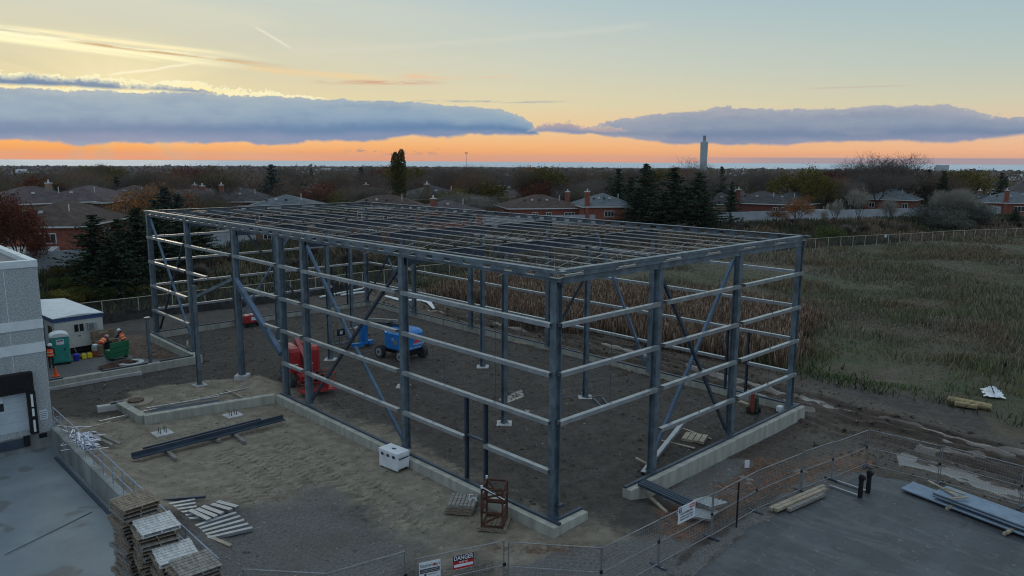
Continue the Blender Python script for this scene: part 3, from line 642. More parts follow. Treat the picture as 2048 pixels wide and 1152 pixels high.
# sag rods
def rod(p, q): b = MB(); b.tube(p, q, .012, 4); part(b, 'sag_rod', STEEL_D)
for y in (3.4, 6.8): rod((.02, y, 4.4), (.02, y, 8.4))
rod((3.4, .0, 4.4), (3.4, .0, 8.4)); rod((17.2, 0, 2.4), (17.2, 0, 8.4)); rod((3.4, BY, 4.4), (3.4, BY, 9.4))
for y in (5.0, 24.0, 32.6): rod((BX, y, 2.5), (BX, y, 8.4))
# loose post line of the side extension
ext = empty('canopy_post', (-2.5, 28.9, 0), 0, 'tall steel post on a concrete pad in the sand, standing clear of the frame', 'steel post')
b = MB(); b.prof((0, 0, .12), (0, 0, 6.6), isec(.24, .26, .022, .012), (0, 1, 0)); b.box(-.2, .2, -.2, .2, .10, .135); b.build('post', STEEL, ext)
b = MB(); b.box(-.36, .36, -.36, .36, -.15, .10); b.build('base_pad', CONC_L, ext)
ex2 = empty('short_post', (-3.35, 35.4, 0), 0, 'short steel post with a pale cap plate rising beside the long low foundation wall', 'steel post')
b = MB(); b.prof((0, -.05, .2), (0, -.05, 3.62), isec(.18, .18, .02, .012), (0, 1, 0)); b.build('post', STEEL, ex2)
b = MB(); b.box(-.17, .17, -.2, .12, 3.62, 3.66); b.build('cap_plate', GALV, ex2)
b = MB(); b.box(-.38, .38, -.6, .05, -.15, .20); b.build('base_pad', CONC_L, ex2)
# ------------------------------------------------------------------ concrete
def wallseg(b, p, q, th, z0, z1):
    p, q = Vector(p + (0,)), Vector(q + (0,)); b.bar(p + Vector((0, 0, (z0 + z1) / 2)), q + Vector((0, 0, (z0 + z1) / 2)), th, z1 - z0)
fd = empty('building_foundation', (0, 0, 0), 0, 'long pale concrete foundation wall ringing the steel frame, open near the front corner', 'foundation')
def fseg(p, q, z1=.46, th=.46, z0=-.9, sill=True, m=None):
    b = MB(); wallseg(b, p, q, th, z0, z1); b.build('wall', m or CONC, fd, bevel=.012)
    if sill:
        d = (Vector(q) - Vector(p)).normalized(); nrm = Vector((-d.y, d.x)); c = Vector((BX / 2, BY / 2)); s = 1 if (c - Vector(p)).dot(nrm) > 0 else -1
        o = nrm * s * .13; k = MB(); k.bar((p[0] + o.x, p[1] + o.y, z1 + .05), (q[0] + o.x, q[1] + o.y, z1 + .05), .15, .085); k.build('sill_plate', STEEL_D, fd)
fseg((-.27, -.5), (-.27, 22.4)); fseg((-.04, -.27), (1.55, -.27)); fseg((4.4, -.27), (BX + .4, -.27)); fseg((BX + .17, -.04), (BX + .17, BY + .2), z1=.46)
fseg((-.04, BY + .17), (BX - .06, BY + .17)); fseg((-.27, 36.0), (-.27, BY + .3)); 
b = MB(); wallseg(b, (1.56, -.27), (4.39, -.27), .44, -.9, .02); b.build('buried_wall', CONC, fd)
f2 = empty('extension_foundation', (0, 0, 0), 0, 'low concrete foundation wall running from the frame to the pale warehouse, with dark sill plates', 'foundation')
b = MB(); wallseg(b, (-.05, 34.75), (-11.7, 34.75), .42, -.9, .5); b.build('wall', CONC, f2, bevel=.012)
for xa, xb in ((-.6, -2.9), (-3.7, -6.6), (-8.9, -11.3)): k = MB(); k.bar((xa, 34.85, .55), (xb, 34.85, .55), .16, .09); k.build('sill_plate', STEEL_D, f2)
b = MB(); wallseg(b, (-4.3, 34.38), (-11.7, 34.38), .24, -.9, .18); b.build('ledge', CONC_L, f2)
b = MB(); b.box(-.5, -.06, 34.97, 36.1, -.9, .47); b.build('return_wall', CONC, f2)
f3 = empty('pit_foundation', (0, 0, 0), 0, 'low concrete pit wall in the sand with a dark steel plate lying along its rim', 'foundation')
b = MB(); wallseg(b, (-.52, 22.55), (-7.55, 23.9), .42, -.9, .5); b.build('wall', CONC, f3, bevel=.012)
b = MB(); wallseg(b, (-7.55, 23.9), (-7.75, 27.3), .42, -.9, .48); b.build('wall', CONC, f3, bevel=.012)
b = MB(); wallseg(b, (-7.5, 27.35), (-8.9, 27.6), .4, -.9, .40); b.build('wall', CONC_L, f3)
k = MB(); k.bar((-7.0, 24.35, .42), (-3.4, 23.65, .42), .5, .10); k.build('steel_plate', STEEL_D, f3); k = MB(); k.bar((-7.1, 24.75, .56), (-3.2, 24.1, .56), .10, .10); k.build('steel_angle', GIRT, f3)
k = MB(); k.bar((-7.55, 27.35, .46), (-8.2, 27.5, .46), .25, .10); k.build('sill_plate', STEEL_D, f3)
pedd = MB(); pedd.box(-.42, .42, -.42, .42, -.25, .14); p0 = None
for y in YS[1:5]:
    for x in XS[1:3]:
        o = pedd.build('concrete_pedestal', CONC_L, bevel=.02) if p0 is None else p0.copy()
        if p0 is None: p0 = o
        else: C.objects.link(o)
        o.location = (x, y, 0); o.rotation_euler = (0, 0, R(45)); tag(o, 'square concrete pedestal turned cornerwise under a slim inner column of the frame', 'pedestal', 'pedestals under the inner columns')
o = p0.copy(); C.objects.link(o); o.location = (.22, 28.6, .15); tag(o, 'square concrete pedestal in the sand under the side column that carries two raking braces', 'pedestal'); del o['group']
# ------------------------------------------------------------------ pale warehouse with loading dock
def PB(poly, y0, y1, b=None):   # box helper on a facade
    pass
STUC = mat('exposed_aggregate_panel', (.34, .385, .41), .9, 0, .30, 14, .5, 60)
BAND = mat('smooth_pale_concrete', (.60, .67, .71), .75, 0, .08, 1.5)
FX, FY, FH = -11.75, 24.65, 9.1
wh = empty('warehouse', (FX, FY, 0), 0, 'pale concrete panel warehouse with a loading dock door and white roof edge', 'warehouse')
def wpart(mb, name, m, **k): return mb.build(name, m, wh, **k)
_sm = STUC.node_tree; _n = N(_sm); _b = _sm.nodes['Principled BSDF']; _l = _b.inputs['Base Color'].links[0].from_socket
_st = _n.noise(_n.vmul(_n.node('ShaderNodeTexCoord').outputs['Object'], (1.1, 1.1, .12)), 1.4, 6, .65); _n.put(_b.inputs['Base Color'], _n.mix(_n.mul(_n.ss(.52, .70, _st), .35), _l, (.22, .24, .25, 1)))
b = MB(); b.box(-40, 0, 0, 36, .5, FH); wpart(b, 'wall', STUC)
b = MB(); b.box(-40, .03, -.03, 36, -1.2, .5); wpart(b, 'base_wall', CONC_W)
for z0, z1 in ((4.74, 5.25), (5.97, 6.44)):
    b = MB(); b.box(-40.01, .004, -.035, 36.01, z0, z1); wpart(b, 'band', BAND)
b = MB(); b.box(-40, .03, -.04, .32, FH, FH + .36); b.box(-.32, .03, .32, 36, FH, FH + .36); wpart(b, 'coping', BAND, bevel=.02)
b = MB(); b.box(-40, -.32, .32, 36, FH, FH + .1); wpart(b, 'roof_gravel', mat('roof_ballast', (.16, .17, .18), .9, 0, .3, 8, .4))
for i in range(1, 12): b = MB(); b.box(-.34, .05, i * 3, i * 3 + .03, FH + .355, FH + .365); wpart(b, 'coping_joint', STEEL_D)
for x in (-1.45, -7.6): b = MB(); b.box(x - .012, x + .012, -.008, 0, .5, 4.7); b.box(x - .012, x + .012, -.008, 0, 5.27, 5.95); b.box(x - .012, x + .012, -.008, 0, 6.46, FH); wpart(b, 'panel_joint', BAND)
dk = MB(); dk.box(-5.4, -1.08, -.34, .02, 3.75, 3.86); dk.box(-5.4, -.74, -.36, 0, 2.84, 3.85); wpart(dk, 'dock_canopy', BLACK, bevel=.03)
for x0, x1 in ((-1.06, -.70), (-5.5, -5.1)): b = MB(); b.box(x0, x1, -.34, 0, .60, 2.84); o = wpart(b, 'dock_seal', BLACK, bevel=.02)
b = MB()
for z0, z1 in ((2.05, 2.7), (1.55, 1.95), (.72, 1.35)): b.box(-.93, -.83, -.352, -.34, z0, z1)
wpart(b, 'seal_wear_strip', BAND)
dm = mat('dock_door_paint', (.42, .50, .56), .45, 0, .1, 1)
dd = MB()
for i in range(4): dd.box(-5.0, -1.12, .02 - .04, .03, .80 + i * .515, .80 + i * .515 + .505)
dd.box(-1.12, -1.06, -.05, 0, .78, 2.86); d_ = wpart(dd, 'dock_door', dm); b = MB(); b.box(-2.55, -2.05, -.034, -.02, 2.0, 2.4); b.build('door_window', GLASS, d_)
b = MB(); b.box(-2.6, -2.08, -.035, -.02, 2.45, 2.75); b.build('door_notice', WHITE, d_)
b = MB(); b.box(-4.6, -1.3, -.10, .0, -.05, .42); wpart(b, 'dock_leveler', STEEL_D)
for x in (-1.25, -4.9): b = MB(); b.box(x - .12, x + .14, -.18, -.03, -.02, .52); wpart(b, 'dock_bumper', BLACK, bevel=.01)
b = MB(); b.box(-.68, -.32, -.045, -.02, .22, .46); wpart(b, 'vent_grille', BLACK)
sg = MB(); sg.box(-.56, -.20, -.012, 0, 1.18, 1.68); so = wpart(sg, 'wall_notice', WHITE)
for i, t_ in enumerate(('NO', 'PARKING', 'DOCK', 'AREA')[:0]): pass
for i in range(4): b = MB(); b.box(-.52, -.24, -.016, -.0125, 1.26 + i * .10, 1.29 + i * .10); b.build('notice_line', STEEL_D, so)
# retaining wall + railing
rw = MB(); rw.box(-.34, 0, 0, 26.0, -.9, .70); o = rw.build('retaining_wall', CONC_W, loc=(RWX + .30, -1.4, 0), bevel=.02); tag(o, 'concrete retaining wall between the sunken loading ramp and the sand', 'retaining wall')
rl = empty('ramp_railing', (RWX + .12, 9.2, .70), 0, 'blue-grey pipe handrail running along the top of the retaining wall', 'railing')
RAILM = mat('railing_paint', (.26, .33, .44), .45, .35, .15, 4)
ys_ = [15.2 - i * 1.37 for i in range(16)]
ys_ = [y for y in ys_ if y > -5.8]
for y in ys_: b = MB(); b.tube((0, y, 0), (0, y, 1.08), .024, 8); b.box(-.06, .06, y - .06, y + .06, 0, .012); b.build('railing_post', RAILM, rl)
for z in (.55, 1.08): b = MB(); b.tube((0, 15.3, z), (0, ys_[-1] - .05, z), .026, 8); b.build('railing_rail', RAILM, rl)
pp = MB(); pp.bar((RWX - .35, 22.6, RAMP_Z + .05), (RWX - .28, 13.6, RAMP_Z + .05), .12, .1); tag(pp.build('drain_pipe', STEEL_D), 'dark pipe lying on the ramp along the foot of the retaining wall', 'pipe')
gl = MB(); gl.bar((-16, 13.4, RAMP_Z + .006), (-12.6, 15.0, RAMP_Z + .006), .03, .01); gl.build('ramp_joint', BLACK); tag(bpy.data.objects['ramp_joint'], kind='structure')
# ------------------------------------------------------------------ pallets
def pallet_mb(L=1.22, Wd=1.36, n=7, rs=0, H=.138):
    r = random.Random(rs); b = MB(); bw = Wd / n * .84
    for i in range(n):
        c = -Wd / 2 + (i + .5) * Wd / n; b.box(-L / 2 + r.uniform(-.01, .01), L / 2 + r.uniform(-.01, .01), c - bw / 2, c + bw / 2, H - .022 + r.uniform(0, .004), H)
    for x in (-L / 2 + .02, -.02, L / 2 - .06): b.box(x, x + .04, -Wd / 2, Wd / 2, .022, H - .023)
    for i in (0, n // 2, n - 1): c = -Wd / 2 + (i + .5) * Wd / n; b.box(-L / 2, L / 2, c - bw / 2, c + bw / 2, 0, .021)
    return b
pal_me = {}
def pallet(x, y, z, rz, m, label, group=None, seed=0, **k):
    key = (m.name, seed % 3, tuple(k.items()))
    if key not in pal_me: pal_me[key] = pallet_mb(rs=seed % 3, **k).build('pallet', m); o = pal_me[key]
    else: o = pal_me[key].copy(); C.objects.link(o)
    o.location = (x, y, z); o.rotation_euler = (0, 0, rz); o.name = 'pallet'
    if 'group' in o: del o['group']
    return tag(o, label, 'pallet', group)
rs = random.Random(4)
for k_, (x, y, n_, mt, top, rot) in enumerate(((-12.88, 8.02, 22, WOOD_B, 'brown wooden pallet topping the tallest stack, nearest the railing', 3), (-12.66, 6.62, 19, WOOD_L, 'silvery bleached pallet topping the second tallest stack', -7),
        (-12.55, 5.30, 15, WOOD_L, 'silvery pallet topping the lowest stack, half covered by the nearest one', -5), (-12.45, 3.86, 16, WOOD_G, 'grey-brown pallet topping the stack nearest the bottom edge', 0))):
    for i in range(n_):
        z = RAMP_Z + .01 + i * .139; last = i == n_ - 1; lean = (i / n_) * .10
        jx, jy = (rs.uniform(-.07, .07), rs.uniform(-.07, .07)) if not last else (0, 0)
        sec = ('tallest', 'second tallest', 'lowest', 'nearest')[k_]
        pallet(x + jx - (.12 if i % 7 == 3 else 0), y + jy, z, R(rot + rs.uniform(-3, 3)), mt if last else (WOOD_B, WOOD_G, WOOD_B)[(i * 7 + k_) % 3],
               top if last else 'worn wooden pallet inside the %s of the four pallet stacks by the railing' % sec, None if last else 'pallets inside the %s stack' % sec, i)
for i in range(3):
    pallet(-1.45 + .03 * i, 3.95 - .04 * i, .02 + i * .139, R(38 + i), WOOD_G if i == 2 else WOOD_B, ('pallet at the bottom of the low stack beside the rusted rack', 'middle pallet of the low stack beside the rusted rack', 'dark grey pallet topping the low stack beside the rusted rack')[i], None, i, L=1.2, Wd=1.15)
pallet(-1.42, 1.88, .03, R(36), WOOD_B, 'dark pallet carrying the rusted steel rack', None, 1, L=1.2, Wd=1.2)
pallet(12.5, 1.5, .12, R(20), WOOD_T, 'pale timber pallet lying flat inside the frame beside the front wall', None, 0, L=1.1, Wd=1.2, n=4)
bt = MB()
for pts in (((-.1, .1, 0), (.1, .3, .12), (.25, .2, .12)), ((-.2, 0, 0), (0, 0, .1), (.2, -.05, .02)), ((.1, -.2, 0), (.15, .1, .06))): bt.path(pts, .018, 5)
tag(bt.build('strap_coil', BAND, loc=(-1.15, 3.55, .44)), 'loose pale strapping tangled on the low pallet stack', 'strapping')
# rusted rack
rk = empty('rusted_rack', (-1.42, 1.88, .17), R(36), 'rust-brown welded steel rack with crossed braces standing on a pallet', 'steel rack')
HR = 1.62; hx, hy = .48, .42
for sx in (-1, 1):
    for sy in (-1, 1): b = MB(); b.bar((sx * hx, sy * hy, 0), (sx * hx, sy * hy, HR), .07, .07); b.build('post', RUST, rk)
for z in (.06, .62, 1.18, HR - .04):
    for sy in (-1, 1): b = MB(); b.bar((-hx, sy * hy, z), (hx, sy * hy, z), .06, .07); b.build('rail', RUST, rk)
    for sx in (-1, 1): b = MB(); b.bar((sx * hx, -hy, z), (sx * hx, hy, z), .06, .07); b.build('rail', RUST, rk)
for p, q in (((-hx, -hy, 1.18), (hx, -hy, .62)), ((-hx, hy, .62), (hx, hy, 1.18)), ((-hx, -hy, .1), (hx, -hy, .6)), ((hx, -hy, .62), (hx, hy, 1.18)), ((-hx, -hy, 1.2), (hx, hy, HR)), ((-hx, hy, .1), (-hx, -hy, .6)), ((-hx, hy, 1.2), (-hx - .25, -hy, 1.55))):
    b = MB(); b.bar(p, q, .05, .08); b.build('cross_brace', RUST, rk)
for p in ((-hx, hy, HR), (hx, hy, HR)): b = MB(); b.tube(p, (p[0], p[1], HR + .12), .045, 8); b.build('end_cap', BAND, rk)
b = MB(); b.tube((-hx - .04, hy, HR + .08), (-hx - .1, -hy - .1, HR - .35), .02, 6); b.build('white_strap', BAND, rk)
# white job box
jb = empty('job_box', (-.98, 9.42, .02), R(6), 'white steel job site tool box on casters beside the foundation wall', 'tool box')
b = MB(); b.box(-.37, .37, -.66, .66, .14, .66); b.build('body', WHITE, jb, bevel=.015)
b = MB(); b.box(-.385, .385, -.68, .68, .67, .86); l_ = b.build('lid', WHITE, jb, bevel=.02)
for y in (-.4, 0, .4): b = MB(); b.box(-.40, -.386, y - .08, y + .08, .60, .72); b.build('latch', STEEL_D, l_)
b = MB(); b.lathe([(.10, .861), (.10, .866)], 16); b.box(-.03, .03, -.14, .14, .862, .867); b.build('lid_emblem', STEEL_D, l_)
b = MB(); b.box(.371, .38, -.3, .3, .70, .74); b.build('handle', STEEL_D, jb); b = MB(); b.box(-.3, .3, -.70, -.682, .58, .63); b.build('handle', STEEL_D, jb)
for sx in (-1, 1): b = MB(); b.box(sx * .33 - .05, sx * .33 + .05, -.64, .64, .08, .14); b.build('skid', WHITE, jb)
for sx in (-1, 1):
    for sy in (-1, 1): b = MB(); b.tube((sx * .3, sy * .52 - .02, .05), (sx * .3, sy * .52 + .02, .05), .05, 10); b.build('caster', BLACK, jb)
jb.scale = (1, 1, 1.1)
# ------------------------------------------------------------------ steel and timber lying about
def sticks(name, lab, cat, items, m, w=.09, h=.09, zbase=0, grp=None, prof=None, partname=None, thing_loc=None):
    x = sum((a[0] + b_[0]) / 2 for a, b_ in items) / len(items); y = sum((a[1] + b_[1]) / 2 for a, b_ in items) / len(items)
    t = empty(name, (x, y, 0), 0, lab, cat, grp)
    for a, q in items:
        b = MB(); A = (a[0] - x, a[1] - y, a[2]); Q = (q[0] - x, q[1] - y, q[2])
        b.prof(A, Q, prof or [(-w / 2, -h / 2), (w / 2, -h / 2), (w / 2, h / 2), (-w / 2, h / 2)]); b.build(partname or 'bar', m, t)
    return t
gz = lambda x, y: float(site_gz(x, y))
_gi = lambda x, y: (int(np.clip(np.searchsorted(_ys, y), 1, len(_ys) - 1)), int(np.clip(np.searchsorted(_xs, x), 1, len(_xs) - 1)))
def site_gz(x, y): i, j = _gi(x, y); return GZ[i, j]
def one(name, p, q, w, h, m, lab, cat, grp=None, prof=None):
    b = MB(); c = ((p[0] + q[0]) / 2, (p[1] + q[1]) / 2); A = (p[0] - c[0], p[1] - c[1], p[2]); Q = (q[0] - c[0], q[1] - c[1], q[2])
    b.prof(A, Q, prof or [(-w / 2, 0), (w / 2, 0), (w / 2, h), (-w / 2, h)])
    return tag(b.build(name, m, loc=(c[0], c[1], 0)), lab, cat, grp)
one('steel_channel', (-9.83, 18.53, .22), (-1.93, 18.55, .26), .28, .24, STEEL_D, 'long dark blue steel channel resting on wooden sleepers in the sand', 'steel beam', prof=csec(.26, -.24, None)[:0] or [(-.16, 0), (.16, 0), (.16, .06), (-.10, .06), (-.10, .26), (-.16, .26)])
one('steel_channel', (-9.2, 18.95, .30), (-3.1, 18.95, .33), .1, .2, STEEL_D, 'second dark steel channel nested behind the long one in the sand', 'steel beam')
for k_, (a, q) in enumerate((((-8.15, 19.7, .05), (-8.25, 17.3, .05)), ((-4.75, 19.5, .05), (-4.85, 17.1, .05)), ((-6.0, 19.5, .05), (-5.7, 18.2, .05)))):
    one('timber_sleeper', a, q, .15, .15, WOOD_G, ('wooden sleeper under the left end of the long steel channel', 'wooden sleeper under the right part of the long steel channel', 'short middle sleeper under the long steel channel')[k_], 'sleeper')
for a, q, l_ in (((-9.37, 25.44, .12), (-.95, 25.2, .30), 'long pale metal angle lying across the pit wall and the sand'),): one('metal_angle', a, q, .09, .09, GIRT, l_, 'metal bar')
one('timber_plank', (-1.83, 26.6, .12), (-1.73, 24.3, .12), .12, .05, WOOD_T, 'short light plank lying in the sand near the raking post pad', 'plank')
one('timber_plank', (-10.9, 23.6, .5), (-9.2, 24.1, .42), .14, .06, WOOD_T, 'tan plank sticking out behind the strapping pile by the railing', 'plank')
one('timber_plank', (-10.42, 23.3, .45), (-9.75, 20.6, .30), .14, .10, WOOD_G, 'thick grey timber, the outer of the two right of the strapping pile', 'plank')
one('timber_plank', (-10.75, 23.2, .45), (-10.1, 20.6, .32), .14, .10, WOOD_G, 'thick grey timber, the inner of the two right of the strapping pile', 'plank')
r_ = random.Random(11); sp = MB()
for i in range(75):
    cx, cy = r_.gauss(-11.1, .22), r_.gauss(22.0, .75); a = r_.gauss(2.1, .8); l_ = r_.uniform(.3, .8); z = .40 + r_.random() * .28
    sp.bar((cx - l_ * math.cos(a), cy - l_ * math.sin(a), z + r_.uniform(-.05, .05)), (cx + l_ * math.cos(a), cy + l_ * math.sin(a), z + r_.uniform(-.05, .05)), .055, .012)
tag(sp.build('strapping_pile', mat('blue_white_plastic', (.50, .58, .74), .4, 0, .1, 3)), 'heap of pale blue-white plastic strips beside the railing', 'scrap heap', kind='stuff')
# metal stud bundles near the railing end
sticks('stud_bundle', 'bundle of pale metal studs, the furthest of three, beside the tallest pallet stack', 'stud bundle', [((-10.7 - .02 * i, 12.6 - i * .33, .14), (-9.35 - .10 * i, 12.15 - i * .36, .14)) for i in range(6)], GIRT, .16, .09)
sticks('stud_bundle', 'short strapped bundle of metal channels lying across the gravel, between two longer bundles', 'stud bundle', [((-9.95 + .26 * i + (.1 if i > 2 else 0), 11.1 - (i % 2) * .08, .2), (-9.70 + .30 * i + (.1 if i > 2 else 0), 9.75 + i * .08, .2)) for i in range(5)], GALV, .21, .16)
sticks('stud_bundle', 'long bundle of bluish metal studs, the nearest of the three on the gravel', 'stud bundle', [((-10.75 + .03 * i, 9.75 - i * .30, .14), (-8.6 - .02 * i, 9.75 - i * .42, .14)) for i in range(5)], GIRT, .17, .12)
one('steel_angle', (-10.35, 13.0, .12), (-8.9, 12.1, .12), .12, .10, STEEL_D, 'dark steel angle lying behind the furthest stud bundle', 'metal bar')
one('timber_plank', (-10.75, 10.7, .12), (-9.9, 7.3, .14), .16, .06, WOOD_T, 'tan plank lying along the gravel beside the handrail end', 'plank')
one('plywood_offcut', (-10.6, 3.5, .06), (-9.7, 3.3, .06), .5, .02, WOOD_T, 'small plywood offcut on the gravel near the bottom edge', 'board')
# steel tubes near gap
sticks('steel_tubes', 'group of dark blue steel tubes leaning from the foundation wall toward the fence', 'steel tubes', [((5.05 + .16 * i, -.40 + .02 * i, .55), (5.45 + .17 * i, -2.75 - .02 * i, .16)) for i in range(4)], BRACE if False else STEEL_D, .12, .12)
sticks('channel_bundle', 'short bundle of light grey channels behind the no parking sign', 'stud bundle', [((4.6 + .14 * i, -2.7 - .02 * i, .14), (5.15 + .16 * i, -3.95 + .03 * i, .14)) for i in range(6)], GALV, .12, .10)
sticks('channel_bundle', 'tidy bundle of grey channels right behind the fence, beside the no parking sign', 'stud bundle', [((5.75 + .0 * i, -2.75 - .19 * i, .30), (6.6 + .02 * i, -3.0 - .19 * i, .30)) for i in range(5)], GALV, .17, .12)
one('timber_plank', (5.4, -.62, .0), (4.75, -2.1, -.1), .14, .08, WOOD_T, 'tan plank in the dirt below the dark steel tubes', 'plank')
one('steel_channel', (6.95, .75, .18), (13.3, 2.65, .75), .2, .16, GIRT, 'galvanised girt channel propped inside the frame behind the front wall', 'steel beam', prof=csec(.22, .16, .014))
one('steel_channel', (8.1, 2.0, .1), (7.9, 1.15, .1), .1, .1, WOOD_T, 'short tan stick on the gravel inside the front wall opening', 'plank')
one('timber_plank', (13.4, 2.8, .1), (13.15, .9, .1), .12, .05, WOOD_T, 'thin tan strip behind the flat timber pallet inside the frame', 'plank')
one('timber_plank', (11.0, 2.9, .1), (11.4, .8, .1), .12, .05, WOOD_T, 'thin tan strip left of the flat timber pallet inside the frame', 'plank')
for k_, (u0, v0, u1, v1) in enumerate(((955, 664, 1005, 674), (1030, 685, 1092, 697), (1190, 722, 1255, 740), (1480, 805, 1498, 812))):
    a, q = W(u0, v0, .1), W(u1, v1, .1)
    one('timber_plank', a + (.12,), q + (.12,), .3, .10, WOOD_T, ('tan planks lying inside the far side wall between two slim columns', 'tan plank just left of the near corner column, along the far wall', 'tan planks along the far wall right of the near corner column', 'short tan planks beside the gas cylinder cart')[k_], 'plank')
sticks('steel_offcuts', 'crossed grey steel offcuts at the foot of an inner column', 'steel scrap', [((13.9, 9.6, .12), (13.0, 8.2, .12)), ((14.3, 9.2, .16), (13.5, 8.2, .2)), ((14.4, 10.3, .1), (12.6, 10.9, .1)), ((14.9, 9.5, .1), (13.6, 9.9, .12))], STEEL_D, .14, .09)
# right-hand pipes
PIPEM = mat('galvanised_tube_bundle', (.20, .27, .36), .42, .5, .12, 2)
tb = empty('tube_bundle', (14.4, -10, 0), 0, 'long lower bundle of blue-grey steel tubes lying beside the fence at the asphalt edge', 'tube bundle')
d0 = Vector((-.205, -.979, 0)); s0 = Vector((.979, -.205, 0))
for i in range(9):
    b = MB(); p = Vector((13.95, -8.25, .16)) - Vector((14.4, -10, 0)) + s0 * (i * .125) - d0 * (.012 * i); b.tube(p, p + d0 * 10.5, .06, 10); b.build('tube', PIPEM, tb)
tb = empty('tube_bundle', (14.4, -11, 0), 0, 'long upper bundle of blue-grey steel tubes stacked on timber blocks over the lower bundle', 'tube bundle')
for i in range(9):
    for lay in range(2):
        if lay == 0 and i not in (0, 1, 8): continue
        b = MB(); p = Vector((13.62, -9.55, .36 + lay * .13)) - Vector((14.4, -11, 0)) + s0 * (i * .13 + .12); b.tube(p, p + d0 * 9.5, .062, 10); b.build('tube', PIPEM, tb)
for k_, (u, v) in enumerate(((1915, 1012), (2030, 1062))):
    x, y = W(u, v, .1)
    for j in range(2): one('timber_block', (x - .55, y + .25 - j * .1, .02 + j * .11), (x + 1.2, y - .1 - j * .1, .02 + j * .11), .12, .10, WOOD_T, ('timber block under the tube bundles, %s of two near the asphalt', 'timber block under the tube bundles at the right edge, %s of two')[k_] % ('lower', 'upper')[j], 'timber block')
for k_, (a, q) in enumerate((((14.55, -9.1, .6), (13.7, -10.5, .62)), ((14.1, -9.9, .66), (14.0, -10.7, .66)), ((13.3, -10.35, .6), (13.75, -10.85, .68)))):
    one('timber_plank', a, q, .1, .05, WOOD_T, ('longest tan strip resting on the tube bundle', 'middle tan strip resting across the tube bundle', 'short tan strip resting near the edge of the tube bundle')[k_], 'plank')
for k_, (xb, yb, l_) in enumerate(((12.0, -7.2, 'near'), (12.75, -7.25, 'far'))):
    t = empty('angle_stand', (xb, yb, 0), 0, 'black upright stand with a long floor leg, the %s of the pair by the fence' % ('nearer' if k_ == 0 else 'farther'), 'steel stand')
    b = MB(); b.bar((0, 0, 0), (0, 0, 1.05), .16, .14); b.build('upright', BLACK, t); b = MB(); b.bar((0, 0, .06), (.1, 1.4, .06), .09, .09); b.build('floor_leg', GALV, t)
    b = MB(); b.box(-.1, .1, -.15, .1, .86, 1.0); b.build('clamp', BLACK, t)
for k_, (a, q) in enumerate((((7.75, -5.2, .12), (11.6, -5.75, .12)), ((7.8, -5.4, .12), (11.3, -5.95, .14)), ((8.3, -5.72, .08), (10.9, -6.1, .08)))):
    one('weathered_timber', a, q, .17, .13, WOOD_T if k_ < 2 else WOOD_G, ('longest pale timber lying along the outside of the fence', 'middle pale timber lying along the outside of the fence', 'greyish timber nearest the asphalt outside the fence')[k_], 'timber')
pl = MB(); pl.tube((0, 0, -.3), (0, 0, 1.9), .035, 8); tag(pl.build('bare_pole', BLACK, loc=(5.62, -4.85, 0)), 'thin black pole standing behind the fence near the no parking sign', 'pole')
# ------------------------------------------------------------------ temporary fence panels
WIRE = mat('fence_wire', (.25, .27, .30), .5, .5, .1, 5)
def fpanel(p, q, lab, z=0.0, H=1.83, pole=None):
    p, q = Vector(p + (z,)), Vector(q + (z,)); d = q - p; L = d.length; t = empty('temporary_fence', p, math.atan2(d.y, d.x), lab, 'fence')
    b = MB()
    for x in (.02, L - .02): b.tube((x, 0, 0), (x, 0, H), .021, 8)
    b.tube((.02, 0, H), (L - .02, 0, H), .021, 8); b.tube((.02, 0, .12), (L - .02, 0, .12), .019, 8); b.build('tube_frame', pole or FENCEM, t)
    b = MB(); b.tube((.04, 0, H * .52), (L - .04, 0, H * .52), .016, 6); b.build('mid_rail', pole or FENCEM, t)
    w = MB(); n_ = int(L / .10)
    for i in range(1, n_): w.tube((i * L / n_, .006, .12), (i * L / n_, .006, H), .0028, 3, caps=False)
    for i in range(1, 13): w.tube((.02, -.004, .12 + i * (H - .12) / 13), (L - .02, -.004, .12 + i * (H - .12) / 13), .0026, 3, caps=False)
    w.build('wire_mesh', WIRE, t)
    for x in (.0, L): f = MB(); f.box(x - .04, x + .04, -.35, .35, .0, .035); f.build('foot', STEEL_D, t)
    c = MB(); c.box(L - .05, L + .05, -.03, .03, H * .50, H * .56); c.build('clamp', BLACK, t)
    return t
FP = [((-11.5, 2.55), (-9.75, .55), 'fence panel running from the pallets down to the bottom edge'), ((-9.75, .55), (-7.15, -.02), 'fence panel left of the white safety notice'),
      ((-7.25, -.70), (-4.35, -1.80), 'fence panel carrying the safety notice and the danger sign'), ((-4.30, -1.92), (-2.30, -4.33), 'fence panel in front of the gravel heap below the near corner'),
      ((-2.30, -4.33), (.78, -4.46), 'fence panel with diagonal shadowy mesh right of the bottom middle corner'), ((.82, -4.46), (4.05, -4.64), 'fence panel carrying the no parking sign'),
      ((4.10, -4.64), (7.40, -4.72), 'fence panel right of the no parking sign, beside the thin black pole'), ((7.44, -4.72), (10.64, -5.12), 'fence panel above the pale timbers'),
      ((10.68, -5.14), (12.9, -5.55), 'fence panel between the pale timbers and the corner, first of two short ones'), ((12.9, -5.55), (15.7, -5.98), 'fence panel ending at the far fence corner by the black stands'),
      ((15.72, -6.02), (15.98, -9.1), 'fence panel right of the far corner, in front of the puddles'), ((16.0, -9.14), (15.9, -12.3), 'fence panel behind the long tube bundles'), ((15.9, -12.34), (15.6, -15.6), 'fence panel at the right edge of the photo')]
for a, q, l_ in FP: fpanel(a, q, l_.replace('with diagonal shadowy mesh ', ''), gz(*a) + .02)
